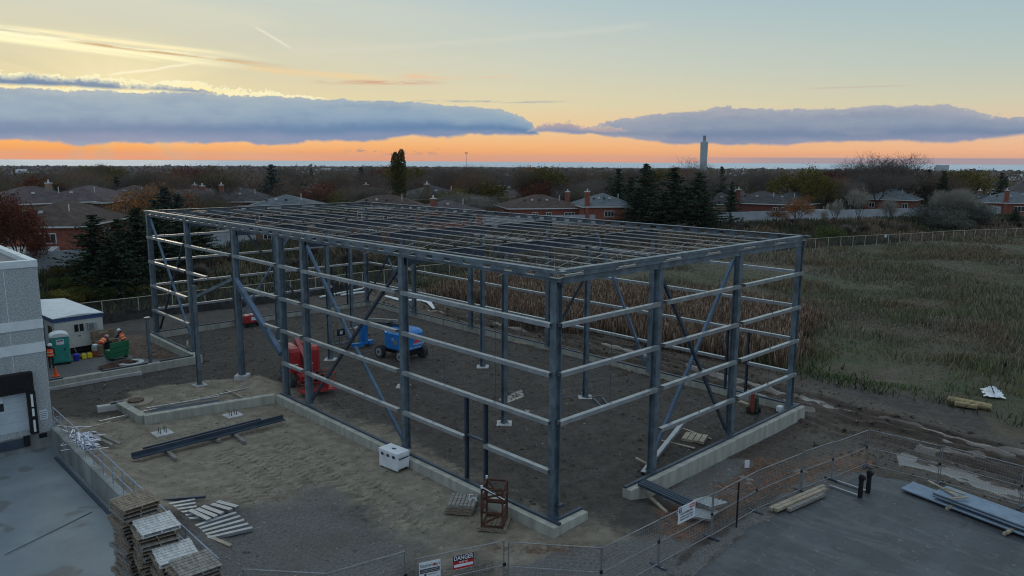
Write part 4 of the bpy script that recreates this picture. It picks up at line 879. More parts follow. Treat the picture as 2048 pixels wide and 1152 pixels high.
# signs
def board(name, p, ang, w, h, lab, cat='sign', m=None, th=.012):
    t = empty(name, p, ang, lab, cat); b = MB(); b.box(-w / 2, w / 2, -th, 0, -h / 2, h / 2); b.build('panel', m or WHITE, t, bevel=.003); return t
INK = mat('black_ink', (.012, .012, .018), .6, 0, .05, 4); REDINK = mat('sign_red', (.42, .012, .018), .55, 0, .05, 4)
def rect(t, x0, x1, z0, z1, m, name='print', y=-.0135, th=.001): b = MB(); b.box(x0, x1, y - th, y, z0, z1); return b.build(name, m, t)
def put(t, s, size, x, z, m, y=-.0145, **k): return text_obj(s, size, m, t, (x, y, z), (R(90), 0, 0), **k)
ang = math.atan2(-1.80 + .70, -4.35 + 7.25)
def onp(s, z, off=.05): a = Vector((-7.25, -.70)); d = (Vector((-4.35, -1.80)) - a).normalized(); nn = Vector((d.y, -d.x)); c = a + d * s + nn * off; return (c.x, c.y, z)
s1 = board('safety_notice', onp(.47, 1.22), ang, .72, 1.06, 'white safety notice board hung on the fence, with black band and red leaf')
WH = .53
put(s1, 'Stephens', .155, -.10, .40, INK, sx=.82); put(s1, "n's", .155, .275, .40, INK, sx=.82)
lf_ = MB(); pts = []
for i in range(22):
    a = 2 * math.pi * i / 22 + math.pi / 2; rr = .058 if i % 2 == 0 else .034; pts.append((.165 + rr * math.cos(a) * 1.25, -.0155, .395 + rr * math.sin(a)))
lf_.quad(pts[::-1]); lf_.build('red_leaf', REDINK, s1)
rect(s1, .12, .29, .325, .333, REDINK); rect(s1, -.33, .33, .14, .29, INK, 'black_band')
put(s1, 'THIS PROJECT HAS BEEN DEEMED', .042, 0, .24, WHITE, sx=.9, y=-.0165); put(s1, 'A CONSTRUCTION HARD HAT AREA', .042, 0, .185, WHITE, sx=.9, y=-.0165)
for i, wds in enumerate(('HARD HATS', 'SAFETY BOOTS', 'SAFETY GLASSES', 'SAFETY VESTS')):
    z = .075 - i * .125; put(s1, wds, .055, -.06, z, INK, align='LEFT'); rect(s1, -.19, -.11, z - .03, z + .035, INK, 'pictogram')
s2 = board('danger_sign', onp(1.62, 1.50), ang, .72, .50, 'danger sign with a black heading and red band, hung on the fence', m=REDINK)
rect(s2, -.355, .355, .03, .245, INK, 'black_field'); put(s2, 'DANGER', .215, 0, .135, WHITE, bold=True, sx=.78, y=-.0165); put(s2, 'DUE TO', .085, 0, -.015, WHITE, bold=True)
rect(s2, -.33, .33, -.175, -.075, WHITE, 'blank_strip')
for z in (.248, -.25): rect(s2, -.36, .36, z - .004, z + .004, WHITE, 'border')
ang3 = math.atan2(-4.64 + 4.46, 4.05 - .82)
s3 = board('parking_sign', (2.27, -4.62, 1.68), ang3, 1.04, .66, 'white no parking sign with a red box, hung on the fence')
rect(s3, .16, .48, .12, .27, REDINK, 'red_box'); put(s3, 'RIELEE', .10, .32, .195, WHITE, bold=True, sx=.9, y=-.0165)
rect(s3, -.48, -.32, .10, .30, INK, 'logo_block'); put(s3, 'BB', .10, -.40, .24, WHITE, y=-.0165, bold=True); put(s3, 'NB', .07, -.40, .15, WHITE, y=-.0165)
put(s3, 'NO PARKING', .125, 0, .02, INK, bold=True, sx=1.0); put(s3, 'SHIPPING RECEIVING', .082, 0, -.10, INK, bold=True); put(s3, 'TURNAROUND ONLY', .082, 0, -.20, INK, bold=True)
# ------------------------------------------------------------------ boom lifts
def wheel(t, x, y, r, w, rim, sgn=1):
    b = MB(); b.tube((x - w / 2, y, r), (x + w / 2, y, r), r * .94, 22)
    for i in range(18):
        a = 2 * math.pi * i / 18; b.box(-w / 2, w / 2, -.035, .035, r * .90, r * 1.0, M=Matrix.Translation((x, y, r)) @ Matrix.Rotation(a, 4, 'X') @ Matrix.Rotation(.25 * sgn, 4, 'Z'))
    o = b.build('wheel', mat('tyre', (.045, .048, .052), .85, 0, .3, 8), t)
    b = MB(); xs_ = x + sgn * (w / 2 + .005); b.tube((xs_ - .02, y, r), (xs_ + .005, y, r), r * .66, 18); b.build('rim', rim, o); b = MB(); b.tube((xs_, y, r), (xs_ + sgn * .05, y, r), r * .22, 10); b.build('hub', STEEL_D, o)
def boxo(name, m, t, x0, x1, y0, y1, z0, z1, bev=.03): b = MB(); b.box(x0, x1, y0, y1, z0, z1); return b.build(name, m, t, bevel=bev)
RIMB = mat('pale_wheel_rim', (.32, .36, .40), .5, .2, .1, 4)
t = empty('blue_boom_lift', (11.15, 25.75, .05), R(6), 'blue articulating boom lift with a red warning triangle, parked inside the frame', 'boom lift')
for sx in (-1, 1):
    for sy in (-1, 1): wheel(t, sx * 1.02, sy * 1.15, .46, .36, RIMB, sx)
boxo('chassis', BLACK, t, -.55, .55, -1.3, 1.3, .38, .78); 
for y in (-1.15, 1.15): b = MB(); b.bar((-.95, y, .46), (.95, y, .46), .16, .16); b.build('axle', STEEL_D, t)
def hood(name, m, t, pts, z0, z1, top=.78):
    b = MB(); n_ = len(pts); c = Vector((sum(p[0] for p in pts) / n_, sum(p[1] for p in pts) / n_))
    rings = [(z0, .94), (z0 + .12, 1.0), (z1 - .22, 1.0), (z1 - .04, (1 + top) / 2 - .04), (z1, top)]
    for z, s_ in rings:
        for p in pts: b.v.append((c.x + (p[0] - c.x) * s_, c.y + (p[1] - c.y) * s_, z))
    for k in range(len(rings) - 1):
        for i in range(n_): j = (i + 1) % n_; b.f.append((k * n_ + i, k * n_ + j, (k + 1) * n_ + j, (k + 1) * n_ + i)); b.mi.append(0)
    b.f.append(tuple(reversed(range(n_)))); b.f.append(tuple((len(rings) - 1) * n_ + i for i in range(n_))); b.mi += [0, 0]
    return b.build(name, m, t, bevel=.02)
oct_ = [(-.62, -1.55), (.62, -1.55), (1.18, -1.05), (1.18, .35), (.85, .9), (-.85, .9), (-1.18, .35), (-1.18, -1.05)]
h_ = hood('turret_hood', BLUE, t, oct_, .84, 2.25)
b = MB(); b.quad([(-.18, -1.572, 1.38), (.34, -1.572, 1.38), (.08, -1.572, 1.82)]); b.quad([(-.18, -1.560, 1.38), (.08, -1.560, 1.82), (.34, -1.560, 1.38)]); b.build('warning_triangle', mat('warning_red', (.9, .03, .02), .5, 0, .05, 4), h_)
text_obj('SINOBOOM', .20, WHITE, h_, (.30, -1.565, 1.26), (R(90), 0, 0), bold=True); text_obj('ST', .26, WHITE, h_, (-1.20, -.45, 1.62), (R(90), 0, R(-90)), bold=True)
b = MB(); b.tube((-1.195, -.75, 1.45), (-1.21, -.75, 1.45), .2, 20); b.build('round_decal', GALV, h_)
for i in range(9): b = MB(); b.box(-.58 + i * .13, -.52 + i * .13, -1.572, -1.56, .98, 1.05, M=None); b.build('hazard_stripe', WHITE, h_)
b = MB(); b.bar((.15, .9, 1.2), (.15, 1.35, 2.45), .3, .3); b.bar((.15, -.2, 2.38), (.15, 4.3, 2.0), .30, .30); b.build('boom', STEEL_D, t)
b = MB(); b.bar((.15, .6, 2.66), (.15, 4.4, 2.28), .18, .16); b.build('upper_boom', GIRT, t)
b = MB(); b.bar((.1, 4.5, .30), (.1, 4.5, 2.15), .70, .36); b.build('jib_mast', BLUE, t, bevel=.03)
b = MB(); b.bar((-.32, 4.3, .25), (-.32, 4.3, 2.0), .08, .1); b.bar((-.2, 4.2, .35), (-1.1, 4.4, .35), .3, .3); b.bar((.4, 4.5, .3), (1.1, 4.9, .25), .5, .3); b.build('jib_linkage', BLUE, t)
def basket(t, x0, x1, y0, y1, z0, H, m, box_m):
    k = MB(); k.box(x0, x1, y0, y1, z0, z0 + .06); o = k.build('platform_floor', m, t)
    k = MB()
    for z in (z0 + .15, z0 + H * .55, z0 + H):
        for a, q in (((x0, y0), (x1, y0)), ((x1, y0), (x1, y1)), ((x1, y1), (x0, y1)), ((x0, y1), (x0, y0))): k.tube(a + (z,), q + (z,), .024, 6)
    n_ = max(2, int((x1 - x0) / .6))
    for i in range(n_ + 1):
        for y in (y0, y1): k.tube((x0 + (x1 - x0) * i / n_, y, z0), (x0 + (x1 - x0) * i / n_, y, z0 + H), .022, 6)
    k.build('guard_rail', m, t)
    k = MB(); k.box((x0 + x1) / 2 - .4, (x0 + x1) / 2 + .2, y1 - .25, y1 - .02, z0 + H * .55, z0 + H * 1.0); c = k.build('control_box', box_m, t)
    k = MB(); k.box((x0 + x1) / 2 - .3, (x0 + x1) / 2 - .05, y1 - .262, y1 - .252, z0 + H * .65, z0 + H * .92); k.build('control_panel', WHITE, c)
basket(t, -1.9, -.5, 4.9, 5.6, .45, 1.1, STEEL_D, BLACK)
t = empty('red_boom_lift', (2.75, 25.2, .05), R(166), 'red boom lift with a wide railed platform, parked just inside the side wall', 'boom lift')
for sx in (-1, 1):
    for sy in (-1, 1): wheel(t, sx * 1.05, sy * 1.15, .46, .34, mat('dark_wheel_rim', (.10, .13, .17), .5, .3, .1, 4), sx)
boxo('chassis', RED, t, -.6, .6, -1.3, 1.7, .42, .80)
hl = hood('left_hood', RED, t, [(-1.2, -1.3), (-.28, -1.5), (-.28, 1.0), (-1.0, 1.0), (-1.25, .6)], .80, 2.45, .86); hr = hood('right_hood', RED, t, [(.28, -1.5), (1.2, -1.3), (1.25, .6), (1.0, 1.0), (.28, 1.0)], .80, 2.45, .86)
for y in (-.9, -.5, -.1): 
    for h__, x0, x1 in ((hl, -.95, -.45), (hr, .45, .95)): b = MB(); b.box(x0, x1, y, y + .16, 2.452, 2.458); b.build('hood_vent', mat('pale_pink_strip', (.55, .40, .38), .5, 0, .1, 4), h__)  # pale pink strips across the hood tops
b = MB(); b.box(-.62, -.42, 1.005, 1.012, 1.35, 1.43); b.box(.5, .85, 1.005, 1.012, 1.38, 1.46); b.build('name_plate', WHITE, hr)
b = MB(); b.bar((0, -1.2, 2.62), (0, 2.3, 1.35), .34, .34); b.bar((0, 2.3, 1.35), (0, 3.2, .8), .26, .26); b.build('boom', mat('boom_red', (.30, .06, .07), .45, 0, .2, 3), t, bevel=.02)
b = MB(); b.bar((0, 1.1, 2.00), (0, 1.9, 1.71), .2, .03); b.build('boom_plate', GALV, t)
b = MB(); b.bar((-.3, 1.7, .6), (-.2, 2.9, .55), .12, .12); b.bar((.3, 1.7, .6), (.25, 2.9, .55), .12, .12); b.build('jib_linkage', RED, t)
basket(t, -1.35, 1.15, 3.2, 4.1, .30, 1.1, RED, BLACK)
b = MB(); b.box(-.9, -.4, 3.3, 3.8, .38, .7); b.box(.2, .7, 3.4, 3.9, .38, .62); b.build('tool_tray', RED, t)
t.scale = (.86, .92, 1.0)
# welder / generator
t = empty('engine_welder', (7.55, 43.25, .1), R(4), 'small red engine-driven welder standing near the back wall inside the frame', 'generator')
boxo('housing', RED, t, -.62, .62, -.4, .4, .35, .98, .04); boxo('base_frame', BLACK, t, -.65, .65, -.42, .42, .18, .34)
for x in (-.25, .3): boxo('top_cover', mat('pink_white_cover', (.62, .42, .42), .5, 0, .1, 4), t, x - .24, x + .18, -.3, .3, .985, 1.04, .01)
b = MB(); b.box(-.05, .45, -.41, -.402, .55, .85); b.build('control_panel', WHITE, t)
for x in (-.5, .5): 
    b = MB(); b.tube((x, -.45, .18), (x, -.35, .18), .18, 14); b.build('wheel', BLACK, t)
# gas cylinder cart
t = empty('cylinder_cart', (18.55, 1.45, .12), R(-35), 'two-wheeled cart carrying a red and a dark green gas cylinder by the right corner', 'cylinder cart')
for x in (-.33, .33): b = MB(); b.tube((x - .04, 0, .2), (x + .04, 0, .2), .2, 16); w_ = b.build('wheel', BLACK, t); b = MB(); b.tube((x - .045, 0, .2), (x + .045, 0, .2), .10, 12); b.build('rim', RUST, w_)
b = MB(); b.tube((-.33, 0, .2), (.33, 0, .2), .02, 6); b.box(-.25, .25, -.25, .1, .08, .11)
for x in (-.24, .24): b.tube((x, .08, .1), (x, .14, 1.25), .018, 6)
b.tube((-.24, .14, 1.25), (.24, .14, 1.25), .018, 6); b.build('cart_frame', BLACK, t)
b = MB(); b.lathe([(.125, .12), (.125, 1.22), (.09, 1.32), (.035, 1.36), (.035, 1.42)], 16, M=Matrix.Translation((-.12, -.06, 0))); b.build('red_cylinder', mat('dull_red', (.20, .035, .03), .5, 0, .2, 4), t)
b = MB(); b.lathe([(.11, .12), (.11, .9), (.08, .98), (.035, 1.02), (.035, 1.08)], 16, M=Matrix.Translation((.14, -.08, 0))); b.build('green_cylinder', mat('dark_green', (.015, .06, .035), .5, 0, .2, 4), t)
b = MB(); b.lathe([(.06, 1.42), (.06, 1.5)], 10, M=Matrix.Translation((-.12, -.06, 0))); b.build('regulator', BLUE, t)
b = MB(); b.box(-.2, .2, -.16, .16, 0, .34); tag(b.build('white_bag', BAND, loc=(20.0, .55, .12), bevel=.05), 'crumpled white bag at the foot of the right corner column', 'bag')
b = MB(); b.box(-.12, .12, -.02, .02, .0, .38); tag(b.build('survey_sign', WHITE, loc=(11.9, -1.85, -.25), rz=R(-30)), 'small white marker sign in the dirt outside the front wall', 'marker')
# ------------------------------------------------------------------ yard by the trailer
TRW = mat('trailer_siding', (.52, .54, .53), .5, 0, .08, 3); TRB = mat('trailer_blue', (.035, .085, .21), .5, 0, .1, 3)
t = empty('office_trailer', (-7.35, 43.2, 0), R(4), 'white site office trailer with a blue roof fascia behind the portable toilet', 'trailer')
boxo('body', TRW, t, 0, 3.35, 0, 8.4, .5, 2.55, .01)
b = MB(); b.box(-.04, 3.39, -.04, 8.44, 2.55, 2.88); b.build('fascia', TRB, t)
b = MB(); n_ = len(b.v); b.v += [(-.08, -.1, 2.885), (1.67, -.1, 3.02), (3.43, -.1, 2.885), (-.08, 8.5, 2.885), (1.67, 8.5, 3.02), (3.43, 8.5, 2.885), (-.08, -.1, 2.86), (3.43, -.1, 2.86), (-.08, 8.5, 2.86), (3.43, 8.5, 2.86)]
b.f += [(0, 1, 4, 3), (1, 2, 5, 4), (6, 7, 2, 1, 0), (8, 3, 4, 5, 9), (6, 0, 3, 8), (7, 9, 5, 2), (6, 8, 9, 7)]; b.mi += [0] * 7; b.build('roof', BAND, t)
w_ = MB(); w_.box(1.28, 2.02, -.03, 0, 1.62, 2.28); w_ = w_.build('window', TRW, t)
for x in (1.33, 1.68): b = MB(); b.box(x, x + .29, -.036, -.031, 1.67, 2.23); b.build('pane', GLASS, w_)
b = MB(); b.box(2.2, 2.82, -.28, 0, 1.78, 2.25); a_ = b.build('air_conditioner', mat('ac_grey', (.33, .36, .38), .6, 0, .1, 5), t, bevel=.01); b = MB()
for i in range(6): b.box(2.24, 2.6, -.288, -.281, 1.83 + i * .065, 1.86 + i * .065)
b.build('grille', STEEL_D, a_)
b = MB(); b.box(1.55, 1.75, -.006, 0, 1.28, 1.36); b.build('number_plate', STEEL_D, t)
b = MB(); b.box(-.012, 0, .5, 1.4, 1.5, 2.2); b.build('side_window', GLASS, t); b = MB(); b.box(-.012, 0, 2.2, 3.1, .55, 2.4); b.build('side_door', TRB, t)
boxo('skirt', BLACK, t, .1, 3.25, .1, 8.3, .1, .49, .0)
for x in (.3, 3.0):
    for y in (3.9, 4.9): b = MB(); b.tube((x - .12, y, .34), (x + .12, y, .34), .34, 16); b.build('wheel', BLACK, t)
TEAL = mat('teal_plastic', (.02, .27, .24), .5, 0, .12, 3)
t = empty('portable_toilet', (-7.52, 41.25, 0), R(-8), 'teal portable toilet with a pale domed roof standing by the warehouse corner', 'portable toilet')
boxo('cabin', TEAL, t, -.56, .56, -.56, .56, .1, 2.0, .05); boxo('base', BLACK, t, -.58, .58, -.58, .58, .0, .1, .02)
b = MB()
for k in range(2):
    for i in range(9): a = math.pi * i / 8; b.v.append((-.6 * math.cos(a), (-.6, .6)[k], 1.98 + .28 * math.sin(a)))
for i in range(8): b.f.append((i, i + 1, 9 + i + 1, 9 + i)); b.mi.append(0)
b.f += [tuple(reversed(range(9))), tuple(range(9, 18)), (0, 9, 17, 8)]; b.mi += [0] * 3; b.build('roof', BAND, t)
d_ = boxo('door', TEAL, t, -.36, .36, -.60, -.565, .2, 1.92, .015); b = MB(); b.box(-.24, .24, -.608, -.601, 1.45, 1.82); b.build('notice', WHITE, d_); b = MB(); b.box(-.2, .2, -.611, -.609, 1.68, 1.76); b.build('notice_print', INK, d_)
b = MB(); b.box(.2, .3, -.625, -.6, 1.02, 1.12); b.build('handle', BLACK, d_)
for z in (.5, .85): b = MB(); b.box(-.28, .28, -.606, -.6, z, z + .26); b.build('door_rib', TEAL, d_)
b = MB(); b.box(.565, .60, -.3, .5, .15, 1.9); b.build('side_panel', mat('pale_yellow_panel', (.55, .5, .2), .6, 0, .1, 4), t)
# gang boxes
GREEN = mat('green_box_paint', (.012, .145, .065), .5, 0, .2, 3); TANB = mat('tan_box_paint', (.19, .14, .095), .6, 0, .2, 3)
t = empty('green_gang_box', (-4.15, 39.35, .05), R(18), 'dark green steel tool chest with its lid raised, near the foundation wall', 'tool chest')
boxo('body', GREEN, t, -.72, .72, 0, .7, .12, .72); b = MB(); b.box(-.75, .75, -.06, -.0, .55, 1.28); b.build('lid', GREEN, t, bevel=.01)
b = MB(); b.box(-.75, .75, -.072, -.062, .86, .89); b.build('lid_rib', BLACK, t)
for x in (-.55, .55): boxo('skid', BLACK, t, x - .06, x + .06, 0, .7, 0, .12, 0)
t = empty('tan_gang_box', (-4.15, 42.1, 0), R(10), 'large tan tool chest, raised lid with red writing, before the trailer', 'tool chest')
boxo('body', TANB, t, -.8, .8, 0, .75, .1, .95); b = MB(); b.bar((0, .74, 1.0), (0, .85, 1.62), 1.62, .05, up=(0, 1, 0)); l_ = b.build('lid', TANB, t)
b = MB(); b.box(-.8, .8, .60, .66, 1.0, 1.62); b.build('lid_face', TANB, l_)
text_obj('STEELCOR', .14, BAND, l_, (0, .585, 1.5), (R(90), 0, 0), bold=True); text_obj('STEEL', .15, mat('bright_red_ink', (.5, .03, .02), .5), l_, (0, .585, 1.32), (R(90), 0, 0), bold=True)
boxo('drawer', BLACK, t, -.6, .3, -.02, .0, .2, .8, .0)
# small containers
t = empty('blue_bucket', (-6.55, 41.2, 0), 0, 'blue plastic bin on the slab right of the portable toilet', 'bin'); b = MB(); b.lathe([(.18, 0), (.24, .42), (.26, .44), (.24, .46), (.22, .40)], 16); b.build('body', mat('blue_plastic', (.015, .04, .42), .5, 0, .1, 4), t); b = MB(); b.lathe([(.25, .44), (.22, .48), (.05, .5)], 16); b.build('lid', mat('blue_plastic', (0, 0, 0)), t)
for k_, x in enumerate((-6.0, -5.62)):
    t = empty('yellow_jug', (x, 41.35, 0), 0, 'yellow fuel can, the %s of the pair beside the blue bin' % ('left', 'right')[k_], 'fuel can')
    boxo('body', YELLOW, t, -.15, .15, -.1, .1, 0, .36, .03); b = MB(); b.tube((.08, 0, .36), (.14, 0, .50), .025, 8); b.build('spout', BLACK, t); b = MB(); b.bar((-.1, 0, .41), (.06, 0, .41), .03, .03); b.build('handle', YELLOW, t)
t = empty('drink_cooler', (-5.15, 41.6, 0), 0, 'round orange cooler with a white lid beside the yellow cans', 'cooler'); b = MB(); b.lathe([(.24, 0), (.27, .42)], 18); b.build('body', mat('dull_orange', (.30, .07, .03), .6, 0, .2, 4), t)
b = MB(); b.lathe([(.25, .43), (.26, .78)], 18); b.build('upper_body', mat('ac_grey', (0, 0, 0)), t); b = MB(); b.lathe([(.2, .79), (.2, .88), (.08, .92)], 18); b.build('lid', WHITE, t)
b = MB(); b.lathe([(.30, 0), (.31, .1), (.27, .12), (.29, .8), (.24, .86)], 16); tag(b.build('brown_drum', TANB, loc=(-4.9, 41.55, 0)), 'brown drum standing between the orange cooler and the tan tool chest', 'drum')
t = empty('push_broom', (-6.35, 41.9, 0), 0, 'long-handled broom leaning on the trailer behind the blue bin', 'broom'); b = MB(); b.tube((.1, -.3, .05), (-.2, .9, 1.4), .018, 6); b.build('handle', WOOD_T, t); b = MB(); b.box(-.15, .3, -.4, -.28, 0, .1); b.build('head', BLACK, t)
t = empty('traffic_cone', W(112, 752, 0) + (0,), 0, 'orange traffic cone on the slab by the warehouse corner', 'cone'); b = MB(); b.lathe([(.14, .03), (.03, .62)], 14); b.build('cone', ORANGE, t); b = MB(); b.box(-.2, .2, -.2, .2, 0, .03); b.build('base', ORANGE, t)
t = empty('concrete_ring', W(262, 727, .1) + (0,), 0, 'pale concrete manhole ring half sunk in the slab behind the long foundation', 'manhole ring')
b = MB(); b.lathe([(.85, -.1), (.85, .22), (.52, .22), (.52, .0)], 26); b.build('ring', CONC_L, t); b = MB(); b.lathe([(.5, .0), (.5, .08)], 20); b.build('cover', STEEL_D, t)
t = empty('manhole', W(272, 803, .1) + (0,), 0, 'round iron manhole in a sandy concrete collar beside the pit wall', 'manhole')
b = MB(); b.lathe([(1.0, -.2), (.95, .12), (.45, .14)], 26); b.build('collar', mat('sandy_concrete', (.24, .21, .17), .9, 0, .2, 3, .4), t); b = MB(); b.lathe([(.45, .12), (.45, .24)], 20); b.build('cover', mat('rusty_iron', (.10, .075, .06), .8, .1, .3, 6, .3), t)
r_ = random.Random(5); tp = MB(); n_ = 16
for j in range(n_):
    for i in range(n_):
        u_, v_ = i / (n_ - 1), j / (n_ - 1); e = math.sin(math.pi * u_) * math.sin(math.pi * v_)
        tp.v.append((u_ * 2.6 - 1.3 + r_.uniform(-.05, .05), (v_ - .5) * (1.2 - .5 * u_) + r_.uniform(-.04, .04), .02 + .22 * e ** .5 * r_.uniform(.6, 1.2)))
for j in range(n_ - 1):
    for i in range(n_ - 1): a = j * n_ + i; tp.f.append((a, a + 1, a + n_ + 1, a + n_)); tp.mi.append(0)
tag(tp.build('tarpaulin', mat('brown_tarp', (.055, .022, .014), .8, 0, .3, 5, .3), loc=(-4.75, 37.6, .08), rz=R(14)), 'crumpled dark brown tarpaulin in front of the green tool chest', 'tarpaulin')
for k_, (u, v) in enumerate(((325, 868), (466, 832))):
    x, y = W(u, v, 0); t = empty('anchor_pad', (x, y, 0), 0, 'concrete footing with four upright anchor bolts in the sand, %s' % ('nearer the railing', 'nearer the side wall')[k_], 'footing')
    b = MB(); b.box(-.45, .45, -.45, .45, -.2, .08); b.build('pad', CONC_L, t)
    for sx in (-.15, .15):
        for sy in (-.15, .15): b = MB(); b.tube((sx, sy, .08), (sx, sy, .38), .022, 6); b.build('anchor_bolt', STEEL_D, t)
b = MB(); b.tube((0, -.04, .32), (0, .04, .32), .30, 18); b.tube((0, -.06, .32), (0, .06, .32), .1, 12); tag(b.build('cable_reel', CONC_L, loc=(-.05, 37.2, .5), rz=R(60)), 'pale round cable reel leaning at the foot of a side column', 'reel')
hs = MB(); r_ = random.Random(8); pts = [(-3.4, 39.0, .1)]
for i in range(26): p_ = pts[-1]; pts.append((p_[0] + r_.uniform(-.02, .18), p_[1] + r_.uniform(-.22, .15), .06 + r_.random() * .05))
hs.path(pts, .025, 5); tag(hs.build('loose_hose', RUST), 'dark hose snaking from the green tool chest over the slab', 'hose')
prr = random.Random(9); tp_ = MB()
for ln in SANDTR:
    for (a, b_) in zip(ln, ln[1:]):
        a, b_ = Vector(a), Vector(b_); d = (b_ - a); L = d.length; d.normalize(); nn = Vector((-d.y, d.x)); s_ = 0
        while s_ < L:
            s_ += .40
            for off, sg in ((-.62, 1), (-.26, -1), (.26, 1), (.62, -1)):
                if prr.random() < .22: continue
                c = a + d * (s_ + prr.uniform(-.03, .03)) + nn * (off + prr.uniform(-.03, .03)); h2 = nn * .17 + d * (.10 * sg); zz = gz(c.x, c.y) + prr.uniform(.0, .018)
                if mask_grav[_gi(c.x, c.y)] > .42 or mask_sand[_gi(c.x, c.y)] < .6: continue
                tp_.prof((c.x - h2.x, c.y - h2.y, zz), (c.x + h2.x, c.y + h2.y, zz + prr.uniform(-.01, .01)), [(-.085, -.03), (.085, -.03), (.035, .045), (-.03, .05)])
tag(tp_.build('tyre_prints', mat('pressed_sand', (.215, .192, .150), .95, 0, .3, 1.6, .3)), 'ridged tyre prints pressed across the sand', kind='stuff')
# ------------------------------------------------------------------ people
def person(x, y, rz, z, pose, lab, vest=ORANGE, helmet=WHITE):
    t = empty('person', (x, y, z), rz, lab, 'person')
    J = dict(pelvis=(0, 0, .95), chest=(0, .02, 1.28), neck=(0, .02, 1.48), head=(0, .04, 1.60), top=(0, .04, 1.72),
             hipL=(-.10, 0, .90), kneeL=(-.11, .02, .50), ankL=(-.11, -.02, .09), toeL=(-.12, .17, .04), hipR=(.10, 0, .90), kneeR=(.11, .02, .50), ankR=(.11, -.02, .09), toeR=(.12, .17, .04),
             shL=(-.19, .02, 1.42), elL=(-.25, 0, 1.14), haL=(-.23, .12, .90), fiL=(-.23, .16, .80), shR=(.19, .02, 1.42), elR=(.25, 0, 1.14), haR=(.23, .12, .90), fiR=(.23, .16, .80))
    if pose == 'bend':
        for k in ('chest', 'neck', 'head', 'top', 'shL', 'shR'):
            vx, vy, vz = J[k]; dz_ = vz - .95; a = R(62); J[k] = (vx, vy + dz_ * math.sin(a), .93 + dz_ * math.cos(a))
        for s_, sg in (('L', -1), ('R', 1)): J['el' + s_] = (sg * .24, .55, .92); J['ha' + s_] = (sg * .16, .66, .72); J['fi' + s_] = (sg * .14, .70, .64)
        J['kneeL'] = (-.12, .10, .50); J['kneeR'] = (.12, .08, .50)
    if pose == 'reach':
        for k in ('chest', 'neck', 'head', 'top', 'shL', 'shR'):
            vx, vy, vz = J[k]; dz_ = vz - .95; a = R(22); J[k] = (vx, vy + dz_ * math.sin(a), .94 + dz_ * math.cos(a))
        for s_, sg in (('L', -1), ('R', 1)): J['el' + s_] = (sg * .26, .36, 1.12); J['ha' + s_] = (sg * .16, .58, 1.05); J['fi' + s_] = (sg * .14, .66, 1.03)
    E = [('pelvis', 'chest'), ('chest', 'neck'), ('neck', 'head'), ('head', 'top'), ('pelvis', 'hipL'), ('hipL', 'kneeL'), ('kneeL', 'ankL'), ('ankL', 'toeL'), ('pelvis', 'hipR'), ('hipR', 'kneeR'), ('kneeR', 'ankR'), ('ankR', 'toeR'),
         ('neck', 'shL'), ('shL', 'elL'), ('elL', 'haL'), ('haL', 'fiL'), ('neck', 'shR'), ('shR', 'elR'), ('elR', 'haR'), ('haR', 'fiR')]
    rad = dict(pelvis=.15, chest=.165, neck=.065, head=.098, top=.07, hip=.10, knee=.068, ank=.05, toe=.045, sh=.075, el=.052, ha=.036, fi=.025)
    ks = list(J); me = bpy.data.meshes.new('body'); me.from_pydata([J[k] for k in ks], [(ks.index(a), ks.index(b_)) for a, b_ in E], [])
    o = bpy.data.objects.new('body', me); C.objects.link(o); md = o.modifiers.new('skin', 'SKIN'); o.modifiers.new('sub', 'SUBSURF').levels = 1
    for i, k in enumerate(ks): r__ = rad.get(k) or rad[k[:-1]]; me.skin_vertices[0].data[i].radius = (r__, r__)
    me.skin_vertices[0].data[0].use_root = True
    dg = bpy.context.evaluated_depsgraph_get(); dg.update(); nm = bpy.data.meshes.new_from_object(o.evaluated_get(dg)); o.modifiers.clear(); o.data = nm
    nm.materials.append(NAVY); nm.materials.append(SKIN); nm.materials.append(BLACK); hd = Vector(J['head'])
    for p_ in nm.polygons:
        p_.use_smooth = True; c = p_.center
        if (c - hd).length < .13 and (c - Vector(J['neck'])).length > .05: p_.material_index = 1
        elif min((c - Vector(J['fiL'])).length, (c - Vector(J['fiR'])).length) < .07: p_.material_index = 1
        elif c.z < .12: p_.material_index = 2
    o.parent = t
    # vest follows the trunk
    ax = (Vector(J['neck']) - Vector(J['pelvis'])); L_ = ax.length; q_ = ax.to_track_quat('Z', 'Y').to_matrix().to_4x4(); Mx = Matrix.Translation(J['pelvis']) @ q_
    v = MB(); v.lathe([(.165, -.08), (.175, .08), (.185, .30), (.165, .44), (.08, .49)], 14, M=Mx @ Matrix.Diagonal((1.18, .95, 1, 1))); vo = v.build('vest', vest, t, smooth=True)
    for z0 in (.02, .24): v = MB(); v.lathe([(.19, z0), (.19, z0 + .05)], 14, M=Mx @ Matrix.Diagonal((1.18, .97, 1, 1))); v.build('reflective_band', LIME, vo)
    hx = (Vector(J['top']) - Vector(J['head'])).to_track_quat('Z', 'Y').to_matrix().to_4x4(); Mh = Matrix.Translation(J['head']) @ hx
    v = MB(); v.lathe([(.17, .07), (.165, .085), (.135, .09), (.125, .15), (.08, .20), (.02, .215)], 16, M=Mh); v.build('hard_hat', helmet, t, smooth=True)
    fm = MB(); fm.box(-.012, .012, .09, .125, -.02, .02, M=Mh); fm.box(-.03, .03, .092, .102, -.06, -.05, M=Mh)
    for sx in (-.035, .035): fm.box(sx - .012, sx + .012, .09, .10, .015, .03, M=Mh)
    fm.build('face', SKIN, t)
    return t
person(-4.75, 41.55, R(-50), 0, 'bend', 'person in an orange vest bending over beside the brown drum')
person(-3.15, 41.75, R(40), 0, 'reach', 'person in an orange vest and white hard hat leaning over the tan tool chest')
